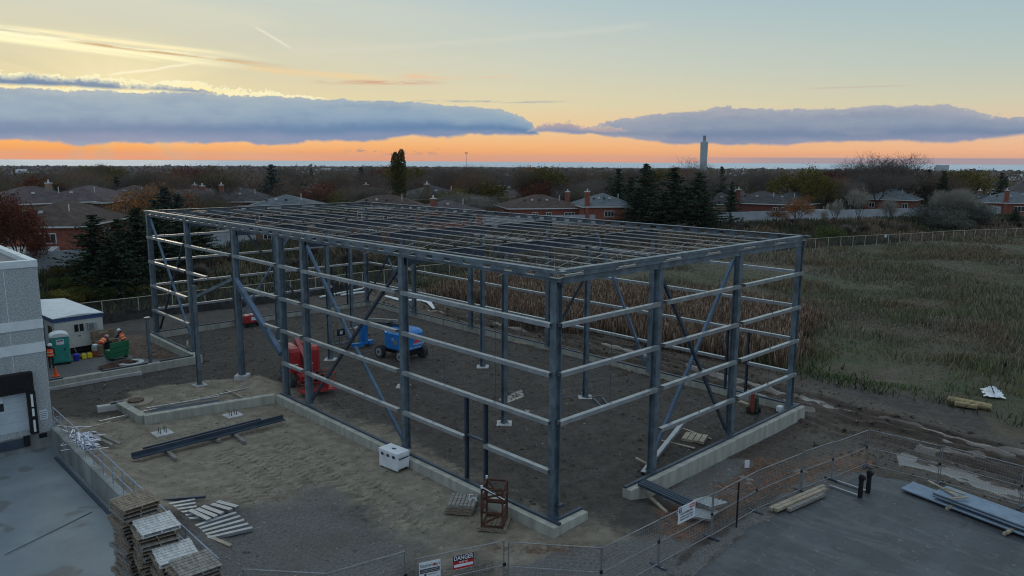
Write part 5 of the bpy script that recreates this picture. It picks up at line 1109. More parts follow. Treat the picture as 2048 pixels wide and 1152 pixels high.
person(-8.42, 39.9, R(-30), 0, 'stand', 'person in dark clothes and orange vest standing at the warehouse corner')
# ------------------------------------------------------------------ rubble and clods
rng = np.random.RandomState(3)
def scatter(name, n_, area, size, m, test=None, label=None, flat=.6):
    xs, ys = rng.uniform(area[0], area[1], n_), rng.uniform(area[2], area[3], n_)
    ii = np.clip(np.searchsorted(_ys, ys), 0, len(_ys) - 1); jj = np.clip(np.searchsorted(_xs, xs), 0, len(_xs) - 1)
    keep = (mask_conc[ii, jj] < .5) & (mask_asph[ii, jj] < .5) & (mask_pad[ii, jj] < .5) & (test(ii, jj, xs, ys) if test else True)
    xs, ys, ii, jj = xs[keep], ys[keep], ii[keep], jj[keep]; k = len(xs); s = rng.exponential(size, k) + size * .4
    base = np.array([[1, 0, 0], [-.5, .87, 0], [-.5, -.87, 0], [0, 0, 1.0], [.3, .5, .7]]); V = np.zeros((k, 5, 3)); a = rng.uniform(0, 6.28, k)
    for v_ in range(5):
        bx = base[v_] + rng.uniform(-.25, .25, (k, 3)); V[:, v_, 0] = xs + s * (bx[:, 0] * np.cos(a) - bx[:, 1] * np.sin(a)); V[:, v_, 1] = ys + s * (bx[:, 0] * np.sin(a) + bx[:, 1] * np.cos(a)); V[:, v_, 2] = GZ[ii, jj] + s * bx[:, 2] * flat - .005
    F = np.array([[0, 1, 3], [1, 2, 3], [2, 0, 3], [0, 4, 3], [0, 1, 4], [1, 3, 4]]); F = (F[None] + (np.arange(k) * 5)[:, None, None]).reshape(-1, 3)
    me = bpy.data.meshes.new(name); me.from_pydata(V.reshape(-1, 3).tolist(), [], F.tolist()); me.materials.append(m); o = bpy.data.objects.new(name, me); C.objects.link(o); return tag(o, label, kind='stuff')
STONE = mat('grey_stone', (.15, .155, .16), .9, 0, .5, .8); CLOD = mat('brown_clod', (.06, .048, .038), .95, 0, .4, .8); SANDC = mat('sand_clod', (.20, .18, .14), .95, 0, .3, .8)
scatter('pale_stones', 4500, (-11.6, 26, -9, 44), .014, mat('pale_stone', (.33, .33, .33), .9, 0, .3, .8), lambda ii, jj, x, y: (mask_sand[ii, jj] < .4), 'scattered pale stones on dirt and gravel')
inside_f = lambda ii, jj, x, y: (x > .1) & (x < 20.4) & (y > .1) & (y < 44.3)
scatter('gravel_stones', 42000, (-11.6, 22, -9, 36), .022, STONE, lambda ii, jj, x, y: (mask_grav[ii, jj] > .5), 'loose grey stones on the gravel patches')
scatter('dirt_clods', 26000, (-11.6, 20.5, 0, 44), .026, CLOD, lambda ii, jj, x, y: (mask_sand[ii, jj] < .3) & (mask_grav[ii, jj] < .3), 'small dark clods on the dirt floor')
scatter('mud_clods', 9000, (16, 34, -16, 58), .05, CLOD, lambda ii, jj, x, y: (mask_mud[ii, jj] > .4) & (mask_pud[ii, jj] < .2), 'dark clods along the muddy haul track')
scatter('sand_clods', 9000, (-11.4, 0, -1, 30), .022, SANDC, lambda ii, jj, x, y: mask_sand[ii, jj] > .5, 'small clods on the sand')
scatter('fallen_leaves', 6000, (3, 18, -7, 0), .035, mat('brown_leaf', (.16, .07, .035), .9, 0, .5, .6), lambda ii, jj, x, y: mask_leaf[ii, jj] > .45, 'brown fallen leaves drifted along the fence', flat=.25)
# ------------------------------------------------------------------ vegetation builders
def vmat(name, cols, rough=.9, rv=.35, attrn=None, scale=1.2):
    m = bpy.data.materials.new(name); m.use_nodes = True; n = N(m.node_tree); bs = m.node_tree.nodes['Principled BSDF']
    oi = n.node('ShaderNodeObjectInfo'); g = n.node('ShaderNodeNewGeometry')
    f = n.noise(g.outputs['Position'], scale, 3, .6)
    c = n.mix(n.ss(.35, .65, f), cols[0] + (1,), cols[1] + (1,))
    if attrn: a = n.node('ShaderNodeAttribute', attribute_name=attrn); c = a.outputs['Color']
    k = n.mad(oi.outputs['Random'], 2 * rv, 1 - rv); n.put(bs.inputs['Base Color'], n.vmul(c, n.vec(k, k, k)))
    bs.inputs['Roughness'].default_value = rough; bs.inputs['Specular IOR Level'].default_value = .15; return m
BARK = vmat('bark', ((.045, .038, .032), (.075, .065, .056)))
TWIG_G = vmat('grey_twigs', ((.092, .080, .074), (.135, .116, .106))); TWIG_B = vmat('brown_twigs', ((.100, .070, .054), (.155, .112, .084)))
TWIG_O = vmat('olive_twigs', ((.088, .080, .050), (.135, .120, .072))); TWIG_W = vmat('pale_twigs', ((.17, .165, .15), (.26, .25, .23)))
LEAF_R = vmat('rust_leaves', ((.080, .026, .018), (.15, .050, .030))); LEAF_OR = vmat('orange_leaves', ((.15, .065, .022), (.24, .115, .045)))
LEAF_Y = vmat('yellow_green_leaves', ((.075, .068, .016), (.165, .135, .028))); LEAF_G = vmat('bright_green_leaves', ((.045, .066, .018), (.085, .108, .030)))
LEAF_S = vmat('silver_leaves', ((.085, .095, .080), (.15, .16, .14))); NEED = vmat('spruce_needles', ((.016, .030, .019), (.040, .062, .036)), rv=.3)
NEED_B = vmat('blue_spruce_needles', ((.022, .040, .040), (.050, .075, .072)), rv=.2); POPL = vmat('poplar_leaves', ((.045, .055, .018), (.12, .105, .036)))
def quads_mesh(name, Cn, S, rs, mats, flat=0.0, tall=1.0):
    k = len(Cn); a = rs.normal(size=(k, 3)); a[:, 2] *= (1 - flat); a /= np.linalg.norm(a, axis=1)[:, None] + 1e-9
    b = rs.normal(size=(k, 3)); b -= (b * a).sum(1)[:, None] * a; b /= np.linalg.norm(b, axis=1)[:, None] + 1e-9
    S = S[:, None]; V = np.stack([Cn - a * S - b * S * .5, Cn + a * S * .2 - b * S * .9, Cn + a * S + b * S * .3, Cn - a * S * .2 + b * S * .8], 1)
    return raw_mesh(name, V.reshape(-1, 3), np.arange(k * 4).reshape(-1, 4), mats)
def raw_mesh(name, V, F, mats):
    me = bpy.data.meshes.new(name); me.vertices.add(len(V)); me.vertices.foreach_set('co', np.asarray(V, np.float32).ravel()); F = np.asarray(F, np.int32); w = F.shape[1]
    me.loops.add(F.size); me.loops.foreach_set('vertex_index', F.ravel()); me.polygons.add(len(F)); me.polygons.foreach_set('loop_start', np.arange(0, F.size, w, dtype=np.int32)); me.polygons.foreach_set('loop_total', np.full(len(F), w, np.int32))
    me.update(); me.materials.append(mats); return me
def branching(h, spread, seed, up=.5, levels=6, trunk_r=.16, fork=.25, nsplit=(2, 3)):
    r = random.Random(seed); segs = []
    def grow(p, d, L, rad, lv):
        q = p + d * L; segs.append((p, q, rad, rad * .72, lv))
        if lv >= levels: return
        n_ = r.randint(*nsplit) + (1 if lv in (0, 2, 3) else 0); a0 = r.uniform(0, 6.28)
        e1_ = d.orthogonal().normalized(); e2_ = d.cross(e1_)
        for i in range(n_):
            a = a0 + 6.283 * i / n_ + r.uniform(-.4, .4); nd = (d + (e1_ * math.cos(a) + e2_ * math.sin(a)) * spread * r.uniform(.75, 1.45) + Vector((0, 0, up * .3))).normalized()
            st = q if lv < 1 or i == 0 else p.lerp(q, r.uniform(.4, 1)); grow(st, nd, L * r.uniform(.64, .88), rad * .60, lv + 1)
    grow(Vector((0, 0, -.3)), Vector((r.uniform(-.05, .05), r.uniform(-.05, .05), 1)).normalized(), h * fork, trunk_r, 0)
    zmax = max(s[1].z for s in segs); k = h / zmax
    return [(a * k, b * k, r0, r1, lv) for a, b, r0, r1, lv in segs]
PROTO = {}
def proto_tree(kind):
    if kind in PROTO: return PROTO[kind]
    typ, v = kind.split('#'); v = int(v); rs = np.random.RandomState(100 + v); h = 10.0
    if typ in ('bare', 'barebrown', 'bareolive', 'young', 'orange', 'rust', 'leafy', 'pale'):
        cfg = dict(bare=(.62, .8, 6, .19, .22), barebrown=(.66, .8, 6, .19, .20), bareolive=(.62, .8, 6, .19, .20), young=(.34, 1.0, 6, .10, .18), orange=(.6, .3, 6, .2, .25), rust=(.6, .4, 6, .2, .2), leafy=(.6, .4, 6, .22, .2), pale=(.5, .6, 7, .14, .1))[typ]
        sg = branching(h, cfg[0], 30 + v, cfg[1], cfg[2], cfg[3], cfg[4]); tk = MB(); tw = MB()
        for a, b, r0, r1, lv in sg:
            if lv <= 3: tk.tube(a, b, max(r0, .03), 5 if lv < 2 else 4, r2=max(r1, .025), caps=False)
            else: tw.tube(a, b, max(.013, r0 * .5), 3, r2=.008, caps=False)
        tips = np.array([list(b) for a, b, r0, r1, lv in sg if lv >= cfg[2] - 1])
        if typ in ('bare', 'barebrown', 'bareolive', 'young', 'pale'):
            rr = random.Random(v)
            for p_ in tips:
                if rr.random() < .8:
                    q = Vector(p_)
                    for _ in range(3): tw.tube(q, q + Vector((rr.gauss(0, .3), rr.gauss(0, .3), rr.gauss(.2, .25))), .008, 3, r2=.004, caps=False)
            cm = {'bare': TWIG_G, 'barebrown': TWIG_B, 'bareolive': TWIG_O, 'young': TWIG_W, 'pale': TWIG_W}[typ]; crown = ('mb', tw, cm)
        else:
            n_ = {'orange': 5, 'rust': 9, 'leafy': 10}[typ]; Cn = np.repeat(tips, n_, 0) + rs.normal(0, .32, (len(tips) * n_, 3)); lob = rs.rand(len(tips)) > .18; Cn = Cn[np.repeat(lob, n_)]
            crown = ('me', quads_mesh('crown', Cn, rs.uniform(.06, .15, len(Cn)), rs, {'orange': LEAF_OR, 'rust': LEAF_R, 'leafy': LEAF_Y}[typ]), None)
    elif typ in ('spruce', 'bluespruce'):
        tk = MB(); tk.tube((0, 0, -.3), (0, 0, h * .97), .17, 6, r2=.02); pts = []; sz = []; rr = random.Random(v); z = h * .06
        while z < h * .99:
            f = z / h; Rr = (1 - f) ** .82 * h * rr.uniform(.24, .40) + .08; nb = int(6 + 5 * (1 - f))
            for i in range(nb):
                a = rr.uniform(0, 6.28); Lb = Rr * rr.uniform(.5, 1.3); dr = rr.uniform(-.32, -.05) + .3 * f
                kk = max(4, int(Lb / .13))
                for j in range(kk):
                    t_ = (j + .5) / kk
                    for _ in range(2): pts.append((math.cos(a) * Lb * t_ + rr.gauss(0, .09), math.sin(a) * Lb * t_ + rr.gauss(0, .09), z + dr * Lb * t_ ** 1.4 + .16 * Lb * t_ * t_ + rr.gauss(0, .04) - .05)); sz.append(.08 + .07 * (1 - t_) + rr.uniform(0, .06))
            z += h * .030 * rr.uniform(.7, 1.4)
        crown = ('me', quads_mesh('crown', np.array(pts), np.array(sz), rs, NEED if typ == 'spruce' else NEED_B), None)
    elif typ == 'poplar':
        tk = MB(); pts = []; sz = []; rr = random.Random(v)
        for cx, hh in ((-.42, 9.6), (.42, 10)):
            tk.tube((cx * .3, 0, -.3), (cx, 0, hh * .9), .16, 6, r2=.02)
            for i in range(4200):
                f = rr.random() ** .8; w_ = .62 * min(1, .45 + f * 1.6) * (1 if f < .82 else math.sqrt(max(0, 1 - ((f - .82) / .19) ** 2))); a = rr.uniform(0, 6.28); q = w_ * math.sqrt(rr.random())
                if math.sin(f * 31 + a * 2 + cx * 5) < -.72: continue
                pts.append((cx + q * math.cos(a), q * math.sin(a), .9 + f * (hh - .9) + rr.gauss(0, .1))); sz.append(rr.uniform(.05, .13))
        crown = ('me', quads_mesh('crown', np.array(pts), np.array(sz), rs, POPL, tall=1), None)
    elif typ in ('bush', 'silverbush', 'twigbush', 'rowan'):
        tk = MB(); rr = random.Random(v); pts = []; h = 3.0
        for i in range(9): a = rr.uniform(0, 6.28); tk.tube((0, 0, -.1), (math.cos(a) * rr.uniform(.5, 1.3), math.sin(a) * rr.uniform(.5, 1.3), rr.uniform(1.2, 2.4)), .03, 4, r2=.01)
        lobes = [(rr.gauss(0, .85), rr.gauss(0, .85), rr.uniform(.6, 2.1), rr.uniform(.5, .95)) for _ in range(13)]
        n_ = 6500 if typ != 'twigbush' else 1600
        for i in range(n_):
            l_ = rr.choice(lobes); d = np.array([rr.gauss(0, 1) for _ in range(3)]); d /= np.linalg.norm(d); q = l_[3] * rr.random() ** .35
            pts.append((l_[0] + d[0] * q, l_[1] + d[1] * q, max(.03, l_[2] + d[2] * q * .8)))
        pts = np.array(pts)
        if typ == 'twigbush':
            tw = MB()
            for p_ in pts: q = Vector(p_); tw.tube(q * .72, q, .014, 3, r2=.006, caps=False)
            crown = ('mb', tw, TWIG_G)
        else: crown = ('me', quads_mesh('crown', pts, rs.uniform(.022, .060, len(pts)), rs, {'bush': LEAF_G, 'silverbush': LEAF_S, 'rowan': LEAF_Y}[typ]), None)
    tkm = tk.build('trunk', BARK, None); me_t = tkm.data; bpy.data.objects.remove(tkm)
    if crown[0] == 'mb': co = crown[1].build('crown', crown[2]); me_c = co.data; bpy.data.objects.remove(co)
    else: me_c = crown[1]
    PROTO[kind] = (me_t, me_c, h); return PROTO[kind]
ntree = 0
def tree(kind, x, y, h, label, group=None, cat='tree', wide=1.0, z=None, name=None, rz=None, sink=0.0):
    global ntree; ntree += 1; me_t, me_c, h0 = proto_tree(kind); s = h / h0
    t = empty(name or {'spruce': 'spruce_tree', 'bluespruce': 'spruce_tree', 'poplar': 'poplar_tree', 'bush': 'shrub', 'silverbush': 'shrub', 'twigbush': 'shrub', 'rowan': 'shrub'}.get(kind.split('#')[0], 'deciduous_tree'),
              (x, y, (ground_z(x, y) if z is None else z) - sink), rnd.uniform(0, 6.28) if rz is None else rz, label, cat, group); t.scale = (s * wide, s * wide, s)
    for nm, me in (('trunk', me_t), ('crown', me_c)): o = bpy.data.objects.new(nm, me); C.objects.link(o); o.parent = t
    return t
def tz(u, vtop, dist):  # top height seen at row vtop for a thing at dist
    return CAMZ - (vtop - 321.5) / FOC * dist * math.cos(R(az_of(u))) * 1.0
def tp(kind, u, vtop, dist, label, group=None, wide=1.0, **k):
    x, y = at(az_of(u), dist); g = ground_z(x, y); dd = dist * math.cos(R(az_of(u))); H_ = CAMZ - (vtop - 321.5) / FOC * dd * 1.02 - g
    return tree(kind, x, y, max(H_, 1.2), label, group, wide=wide, **k)
VIEW = math.atan2(_F0.y, _F0.x) - math.pi / 2
# ------------------------------------------------------------------ near and notable trees
tp('rust#1', 14, 384, 92, 'rust-red leafy tree rising behind the warehouse roof at the left edge', wide=.58); tp('rust#2', -30, 400, 88, 'second rust-red tree cut by the left edge of the photo', wide=.7); tp('rust#3', 56, 462, 96, 'small dark red tree between the warehouse roof and the brick house', wide=.6)
for k_, (u, v, d, w_, l_) in enumerate(((172, 430, 88, 2.0, 'broad dark spruce in front of the leftmost brick house'), (222, 436, 90, 1.8, 'dark spruce right of the leftmost brick house roof'), (262, 415, 92, 1.7, 'dark spruce just left of the far corner of the frame'),
        (300, 400, 94, 1.7, 'dark spruce behind the left end column of the frame'), (345, 405, 96, 1.7, 'dark spruce behind the left braced bay'), (385, 425, 99, 1.5, 'dark spruce between the second and third side columns'), (205, 472, 84, 1.9, 'low dark spruce above the green scrub'))):
    tp('spruce#%d' % (k_ % 3), u, v, d, l_, wide=w_)
tp('bluespruce#1', 322, 372, 112, 'blue-grey spruce whose crown rises above the left end of the roof beam', wide=1.7); tp('bluespruce#2', 348, 388, 110, 'smaller blue-grey spruce leaning against the tall blue one', wide=1.6)
tp('bluespruce#0', 541, 331, 165, 'tall blue-grey spruce standing alone among the roofs left of centre', wide=1.45); tp('spruce#1', 430, 380, 150, 'small dark spruce between the gabled house and the hipped roofs', wide=1.3)
tp('poplar#0', 795, 303, 150, 'tall twin-stemmed columnar poplar piercing the horizon', wide=.98, rz=VIEW)
for k_, (u, v, d, w_, l_) in enumerate(((1237, 336, 158, 1.4, 'slim dark spruce just right of the grey hip roof'), (1262, 350, 156, 1.7, 'spruce between the slim one and the tall pair'), (1291, 325, 150, 1.65, 'tallest spruce of the group right of centre'), (1278, 372, 144, 2.5, 'bushy green spruce in front of the tallest one'),
        (1347, 331, 148, 2.1, 'broad spruce left of the bare tree before the chimney tower'), (1332, 380, 142, 2.7, 'low broad spruce in the middle of the dark group'), (1398, 342, 146, 2.0, 'spruce directly below the chimney tower'), (1412, 385, 141, 2.5, 'low spruce at the right end of the dark group'), (1443, 330, 185, .8, 'thin dark spruce right of the chimney tower'), (1375, 395, 140, 2.7, 'lowest spruce at the front of the dark group'))):
    tp('spruce#%d' % (k_ % 3), u, v, d, l_, wide=w_)
tp('bluespruce#2', 1466, 418, 152, 'small pale blue spruce in front of the brick house right of centre', wide=1.0)
tp('bare#1', 1400, 314, 172, 'large bare tree spreading before the chimney tower', wide=1.15); tp('bare#3', 1430, 340, 190, 'bare tree just behind the thin spruce right of the tower', wide=1.1)
tp('leafy#1', 1606, 330, 186, 'round yellow-green leafy tree right of the brick house', wide=1.15); tp('leafy#2', 1645, 352, 184, 'yellow-green leafy tree joined to the right of the rounder one', wide=.95); tp('barebrown#1', 1665, 345, 200, 'brown bare tree right of the yellow-green ones', wide=1.0)
tp('orange#1', 1602, 385, 152, 'orange-brown leaved tree in front of the noise wall', wide=.9); tp('orange#2', 1560, 412, 150, 'small dark-limbed tree with orange leaves before the noise wall', wide=1.25)
x_, y_ = W(1664, 478, 1.2); tree('bush#1', x_, y_, 4.2, 'bright olive-green round bush behind the chain-link fence', cat='shrub', wide=1.05)
for k_, (u, v, d, w_) in enumerate(((1718, 312, 222, 1.3), (1765, 302, 225, 1.35), (1800, 303, 228, 1.3), (1745, 322, 215, 1.4), (1700, 332, 230, 1.2), (1822, 322, 220, 1.2), (1780, 316, 212, 1.4), (1735, 335, 208, 1.5), (1805, 335, 206, 1.5))):
    tp('bare#%d' % (k_ % 4), u, v, d, 'tall bare tree in the dense clump whose twigs cross the horizon at the right', 'bare trees of the tall right-hand clump', wide=w_)
tp('young#1', 1680, 392, 158, 'slender pale young tree before the noise wall, left of the tallest pale one', wide=.9); tp('young#2', 1728, 372, 160, 'tallest pale upright young tree before the noise wall', wide=1.2); tp('young#3', 1787, 388, 166, 'pale fan-shaped young tree right of the tallest pale one', wide=1.1); tp('young#1', 1655, 410, 156, 'thin pale sapling right of the orange-brown tree', wide=.7)
tp('bareolive#1', 1783, 455, 158, 'low dark rounded shrub-like tree before the wall end', wide=1.4)
for k_, (u, v, d, w_) in enumerate(((1862, 392, 180, 2.1), (1900, 405, 178, 2.1), (1925, 372, 190, 2.0), (1950, 395, 188, 2.0), (1880, 416, 176, 1.9), (1938, 420, 180, 1.9), (1975, 410, 188, 1.8))):
    tp('silverbush#%d' % (k_ % 3), u, v, d, 'large silvery grey-green bushy tree in the mass at the end of the noise wall', 'silvery bushy trees at the wall end', wide=w_ * .62, cat='shrub')
tp('pale#1', 1905, 368, 180, 'pale twiggy tree top rising over the silvery bushes', wide=1.0); tp('pale#2', 1940, 372, 184, 'second pale twiggy tree top rising over the silvery bushes', wide=1.0)
for k_, (u, v, d, w_, l_) in enumerate(((1860, 334, 215, 1.2, 'dark spruce between the tall bare clump and the silvery bushes'), (2006, 338, 225, 1.0, 'dark spruce near the right edge on the skyline'), (2040, 405, 198, 1.7, 'dark spruce at the right edge beside the brick chimney'), (1985, 418, 196, 1.7, 'low dark spruce left of the right-edge brick house'), (2054, 436, 192, 1.8, 'low spruce cut by the right edge'))):
    tp('spruce#%d' % (k_ % 3), u, v, d, l_, wide=w_)
tp('leafy#3', 1915, 333, 235, 'dark olive leafy tree on the skyline at the right', wide=1.2); tp('leafy#1', 1945, 335, 245, 'second dark olive leafy tree on the right skyline', wide=1.2)
for k_, (u, v, d) in enumerate(((2000, 436, 190), (2030, 442, 188), (1975, 440, 186), (2060, 444, 192), (2010, 425, 196), (1960, 440, 184), (2045, 430, 194))): tp('twigbush#%d' % (k_ % 3), u, v, d, 'dark twiggy shrub in the thicket at the right edge behind the fence', 'dark thicket shrubs at the right edge', wide=1.2, cat='shrub')
tp('pale#3', 900, 376, 142, 'pale grey twiggy tree behind the long roof edge', wide=1.0); tp('pale#2', 945, 385, 140, 'lower pale twiggy tree behind the roof edge', wide=1.1); tp('pale#1', 968, 388, 146, 'pale twiggy tree right of the lower one behind the roof edge', wide=1.0)
tp('bareolive#2', 205, 335, 240, 'olive crowned tree on the left skyline', wide=1.3); tp('leafy#2', 215, 336, 246, 'yellow-green crowned tree on the left skyline', wide=1.25); tp('orange#3', 1045, 347, 300, 'rounded orange-brown tree right of centre beyond the roofs', wide=1.2); tp('orange#1', 965, 352, 290, 'orange tinted tree top left of the rounded one', wide=1.2)
tp('bush#2', 690, 388, 138, 'green shrub top peeping over the roof beam', cat='shrub', wide=1.2)
for k_, (u, v, d) in enumerate(((620, 338, 380), (640, 342, 360), (740, 345, 300), (940, 345, 280), (870, 348, 340), (1010, 350, 330), (1020, 352, 360))): tp('spruce#%d' % (k_ % 3), u, v, d, 'small dark conifer standing out among bare trees in the middle distance', 'small conifers in the middle distance', wide=1.2)
# scrub between chain-link and noise wall on the left
rr = random.Random(21)
for i in range(26):
    u = rr.uniform(70, 260); dd = rr.uniform(82, 92); x_, y_ = at(az_of(u), dd)
    tree('rowan#%d' % (i % 3) if i % 3 else 'bush#%d' % (i % 3), x_, y_, rr.uniform(1.2, 2.3), 'ragged green shrub in the scrub behind the site trailer', 'green shrubs behind the trailer', cat='shrub', wide=rr.uniform(.9, 1.3))
for i in range(60):
    s = rr.random(); q = rr.random(); k = int(s * 7); a, b_ = CLF[1:9][k], CLF[1:9][min(k + 1, 7)]; f = s * 7 - k; px, py = a[0] + (b_[0] - a[0]) * f, a[1] + (b_[1] - a[1]) * f; nx_, ny_ = (.25, .97) if px < 40 else (.42, .9)
    off = rr.uniform(3.5, 19); px += nx_ * off; py += ny_ * off
    if sdist(BWALL + [(900, 27), (900, 900), (-900, 900)], np.array([[px]]), np.array([[py]]))[0, 0] > -1.0: continue
    tree('twigbush#%d' % (i % 3), px, py, rr.uniform(1.2, 2.6), 'leafless brown shrub on the bank between the chain-link fence and the noise wall', 'leafless shrubs on the bank', cat='shrub', wide=rr.uniform(.8, 1.3))
# ------------------------------------------------------------------ noise wall and chain-link fence, silt fence
NWM = mat('noise_wall_panels', (.31, .355, .40), .85, 0, .16, .5, .2, 6)
nw = empty('noise_wall', (BWALL[0][0], BWALL[0][1], 0), 0, 'long pale grey-blue noise wall between the field and the back gardens', 'wall')
for (a, b_) in zip(BWALL, BWALL[1:]):
    L = math.hypot(b_[0] - a[0], b_[1] - a[1]); k = max(1, round(L / 4.5))
    for i in range(k):
        p = (a[0] + (b_[0] - a[0]) * i / k, a[1] + (b_[1] - a[1]) * i / k); q = (a[0] + (b_[0] - a[0]) * (i + 1) / k, a[1] + (b_[1] - a[1]) * (i + 1) / k); z = min(ground_z(*p), ground_z(*q)); zt = max(ground_z(*p), ground_z(*q)) + 2.5
        if L > 200: continue
        w_ = MB(); w_.bar((p[0] - BWALL[0][0], p[1] - BWALL[0][1], (z - .4 + zt) / 2), (q[0] - BWALL[0][0], q[1] - BWALL[0][1], (z - .4 + zt) / 2), .14, zt - z + .4); 
        if i == 0: acc = w_
        else: o0 = len(acc.v); acc.v += w_.v; acc.f += [tuple(o0 + j for j in f) for f in w_.f]; acc.mi += w_.mi
    acc.build('wall_section', NWM, nw)
clm = bpy.data.materials.new('chain_mesh'); clm.use_nodes = True; n = N(clm.node_tree); bs = clm.node_tree.nodes['Principled BSDF']; bs.inputs['Base Color'].default_value = (.16, .17, .17, 1); bs.inputs['Metallic'].default_value = .4
bs.inputs['Alpha'].default_value = .16
FPM = mat('fence_post_galv', (.50, .52, .50), .5, .5, .1, 3)
cf = empty('chain_link_fence', (0, 0, 0), 0, 'long galvanised chain-link fence curving round the field beyond the site', 'chain-link fence'); kp = 0
pts = []
for a, b_ in zip(CLF, CLF[1:]):
    L = math.hypot(b_[0] - a[0], b_[1] - a[1]); k = max(1, round(L / 3.0))
    for i in range(k): pts.append((a[0] + (b_[0] - a[0]) * i / k, a[1] + (b_[1] - a[1]) * i / k))
pts = [p for p in pts if p[0] > -8][:96]; mesh_ = MB(); rail = MB()
for i, p in enumerate(pts):
    z = ground_z(*p) + (GZ[_gi(*p)] * 0); b = MB(); b.tube(p + (z - .2,), p + (z + 1.83,), .042, 6); b.build('fence_post', FPM, cf)
    if i + 1 < len(pts):
        q = pts[i + 1]; zq = ground_z(*q); rail.tube(p + (z + 1.8,), q + (zq + 1.8,), .045, 5, caps=False); mesh_.quad([p + (z + .05,), q + (zq + .05,), q + (zq + 1.8,), p + (z + 1.8,)])
rail.build('top_rail', mat('dull_rail', (.34, .32, .25), .6, .3, .1, 3), cf); mesh_.build('chain_mesh', clm, cf)
b = MB(); b.box(-.28, .28, -.03, .03, 1.2, 1.75); tag(b.build('fence_notice', WHITE, loc=W(1770, 488, 0) + (0,), rz=R(-20)), 'small white notice fixed to the chain-link fence', 'notice')
sf = MB(); rr = random.Random(2); N_ = 90; prev = None
for i in range(N_ + 1):
    f = i / N_; x = -2.0 + 27 * f; y = 53.2 + .5 * math.sin(f * 9) + rr.uniform(-.12, .12); zt = .75 + .25 * math.sin(f * 23) * rr.random() + rr.uniform(-.12, .12); cur = [(x, y - .25, 0), (x + .05, y + rr.uniform(-.1, .1), zt * .6), (x, y + .15, zt)]
    if prev: sf.quad([prev[0], cur[0], cur[1], prev[1]]); sf.quad([prev[1], cur[1], cur[2], prev[2]])
    prev = cur
o = sf.build('silt_fence', mat('black_geotextile', (.010, .010, .012), .8, 0, .4, 3)); sm = o.modifiers.new('solid', 'SOLIDIFY'); sm.thickness = .02; tag(o, 'sagging black silt fence along the foot of the chain-link fence', 'silt fence')
for k_, (u0, v0, u1, v1, l_) in enumerate(((640, 594, 732, 577, 'long white plastic pipe on the mud by the far corner of the frame'), (682, 590, 735, 584, 'shorter white plastic pipe on the mud beside the longer one'))):
    a, q = W(u0, v0, .1), W(u1, v1, .1); b = MB(); b.tube(a + (.1,), q + (.16,), .11, 8); tag(b.build('plastic_pipe', BAND), l_, 'pipe')
sh = MB(); pth = [W(*p) for p in ((770, 594), (800, 602), (842, 603), (858, 607), (868, 620))]
for i, p in enumerate(pth[:-1]):
    q = pth[i + 1]; d = (Vector(q) - Vector(p)).normalized(); nn = Vector((-d.y, d.x)) * (.10 + .14 * (i % 2)); nn2 = Vector((-d.y, d.x)) * (.10 + .14 * ((i + 1) % 2)); sh.quad([(p[0] - nn.x, p[1] - nn.y, .12), (q[0] - nn2.x, q[1] - nn2.y, .12), (q[0] + nn2.x, q[1] + nn2.y, .2), (p[0] + nn.x, p[1] + nn.y, .2)])
o = sh.build('plastic_sheet', WHITE); o.modifiers.new('s', 'SOLIDIFY').thickness = .03; tag(o, 'torn white plastic sheet strewn on the mud behind the far side wall', 'plastic sheet')
t = empty('white_cover', W(1984, 790, 0) + (0,), R(20), 'crumpled white sheet lying in the green field grass at the right', 'plastic sheet'); n_ = 9; b = MB(); rr = random.Random(4)
for j in range(n_):
    for i in range(n_): e = math.sin(math.pi * i / (n_ - 1)) * math.sin(math.pi * j / (n_ - 1)); b.v.append(((i / (n_ - 1) - .5) * 1.8 + rr.uniform(-.1, .1), (j / (n_ - 1) - .5) * 1.1 + rr.uniform(-.1, .1), .12 + e * rr.uniform(.2, .5)))
for j in range(n_ - 1):
    for i in range(n_ - 1): a = j * n_ + i; b.f.append((a, a + 1, a + n_ + 1, a + n_)); b.mi.append(0)
b.build('sheet', WHITE, t); b = MB(); b.path([(-.8, 0, .35), (0, .1, .6), (.8, 0, .3)], .03, 5); b.build('dark_strap', BLACK, t)
t = empty('yellow_roll', W(1895, 803, .1) + (.05,), 0, 'long yellowish foam roll lying at the field edge by the mud track', 'roll'); d_ = Vector(W(1983, 818, .1)) - Vector(W(1895, 803, .1)); b = MB(); b.tube((0, 0, .2), (d_.x, d_.y, .15), .22, 12); b.build('roll', mat('yellow_foam', (.27, .22, .12), .8, 0, .3, 3, .3), t); b = MB(); b.box(.4, 1.6, -.5, .1, .0, .25, M=Matrix.Rotation(math.atan2(d_.y, d_.x), 4, 'Z')); b.build('torn_wrap', mat('yellow_foam', (0, 0, 0)), t, bevel=.05)
# ------------------------------------------------------------------ houses
BR1 = mat('red_brick', (.21, .068, .046), .85, 0, .25, 2.5); BR2 = mat('dark_red_brick', (.16, .054, .042), .85, 0, .25, 2.5); BR3 = mat('brown_brick', (.13, .085, .062), .85, 0, .25, 2.5); BR4 = mat('beige_brick', (.24, .18, .13), .85, 0, .2, 2.5)
RF1 = mat('brown_shingles', (.070, .054, .050), .9, 0, .25, 1.2, .3, 9, spec=.12); RF2 = mat('grey_shingles', (.10, .12, .14), .9, 0, .25, 1.2, .3, 9, spec=.12); RF3 = mat('dark_shingles', (.055, .056, .064), .9, 0, .3, 1.2, .3, 9, spec=.12); RF4 = mat('purple_grey_shingles', (.078, .066, .072), .9, 0, .25, 1.2, .3, 9, spec=.12)
TRIM = mat('white_trim', (.52, .55, .57), .6, 0, .06, 3)
WALLS = (BR1, BR2, BR3, BR4); ROOFS = (RF1, RF2, RF3, RF4)
HOUSES = []
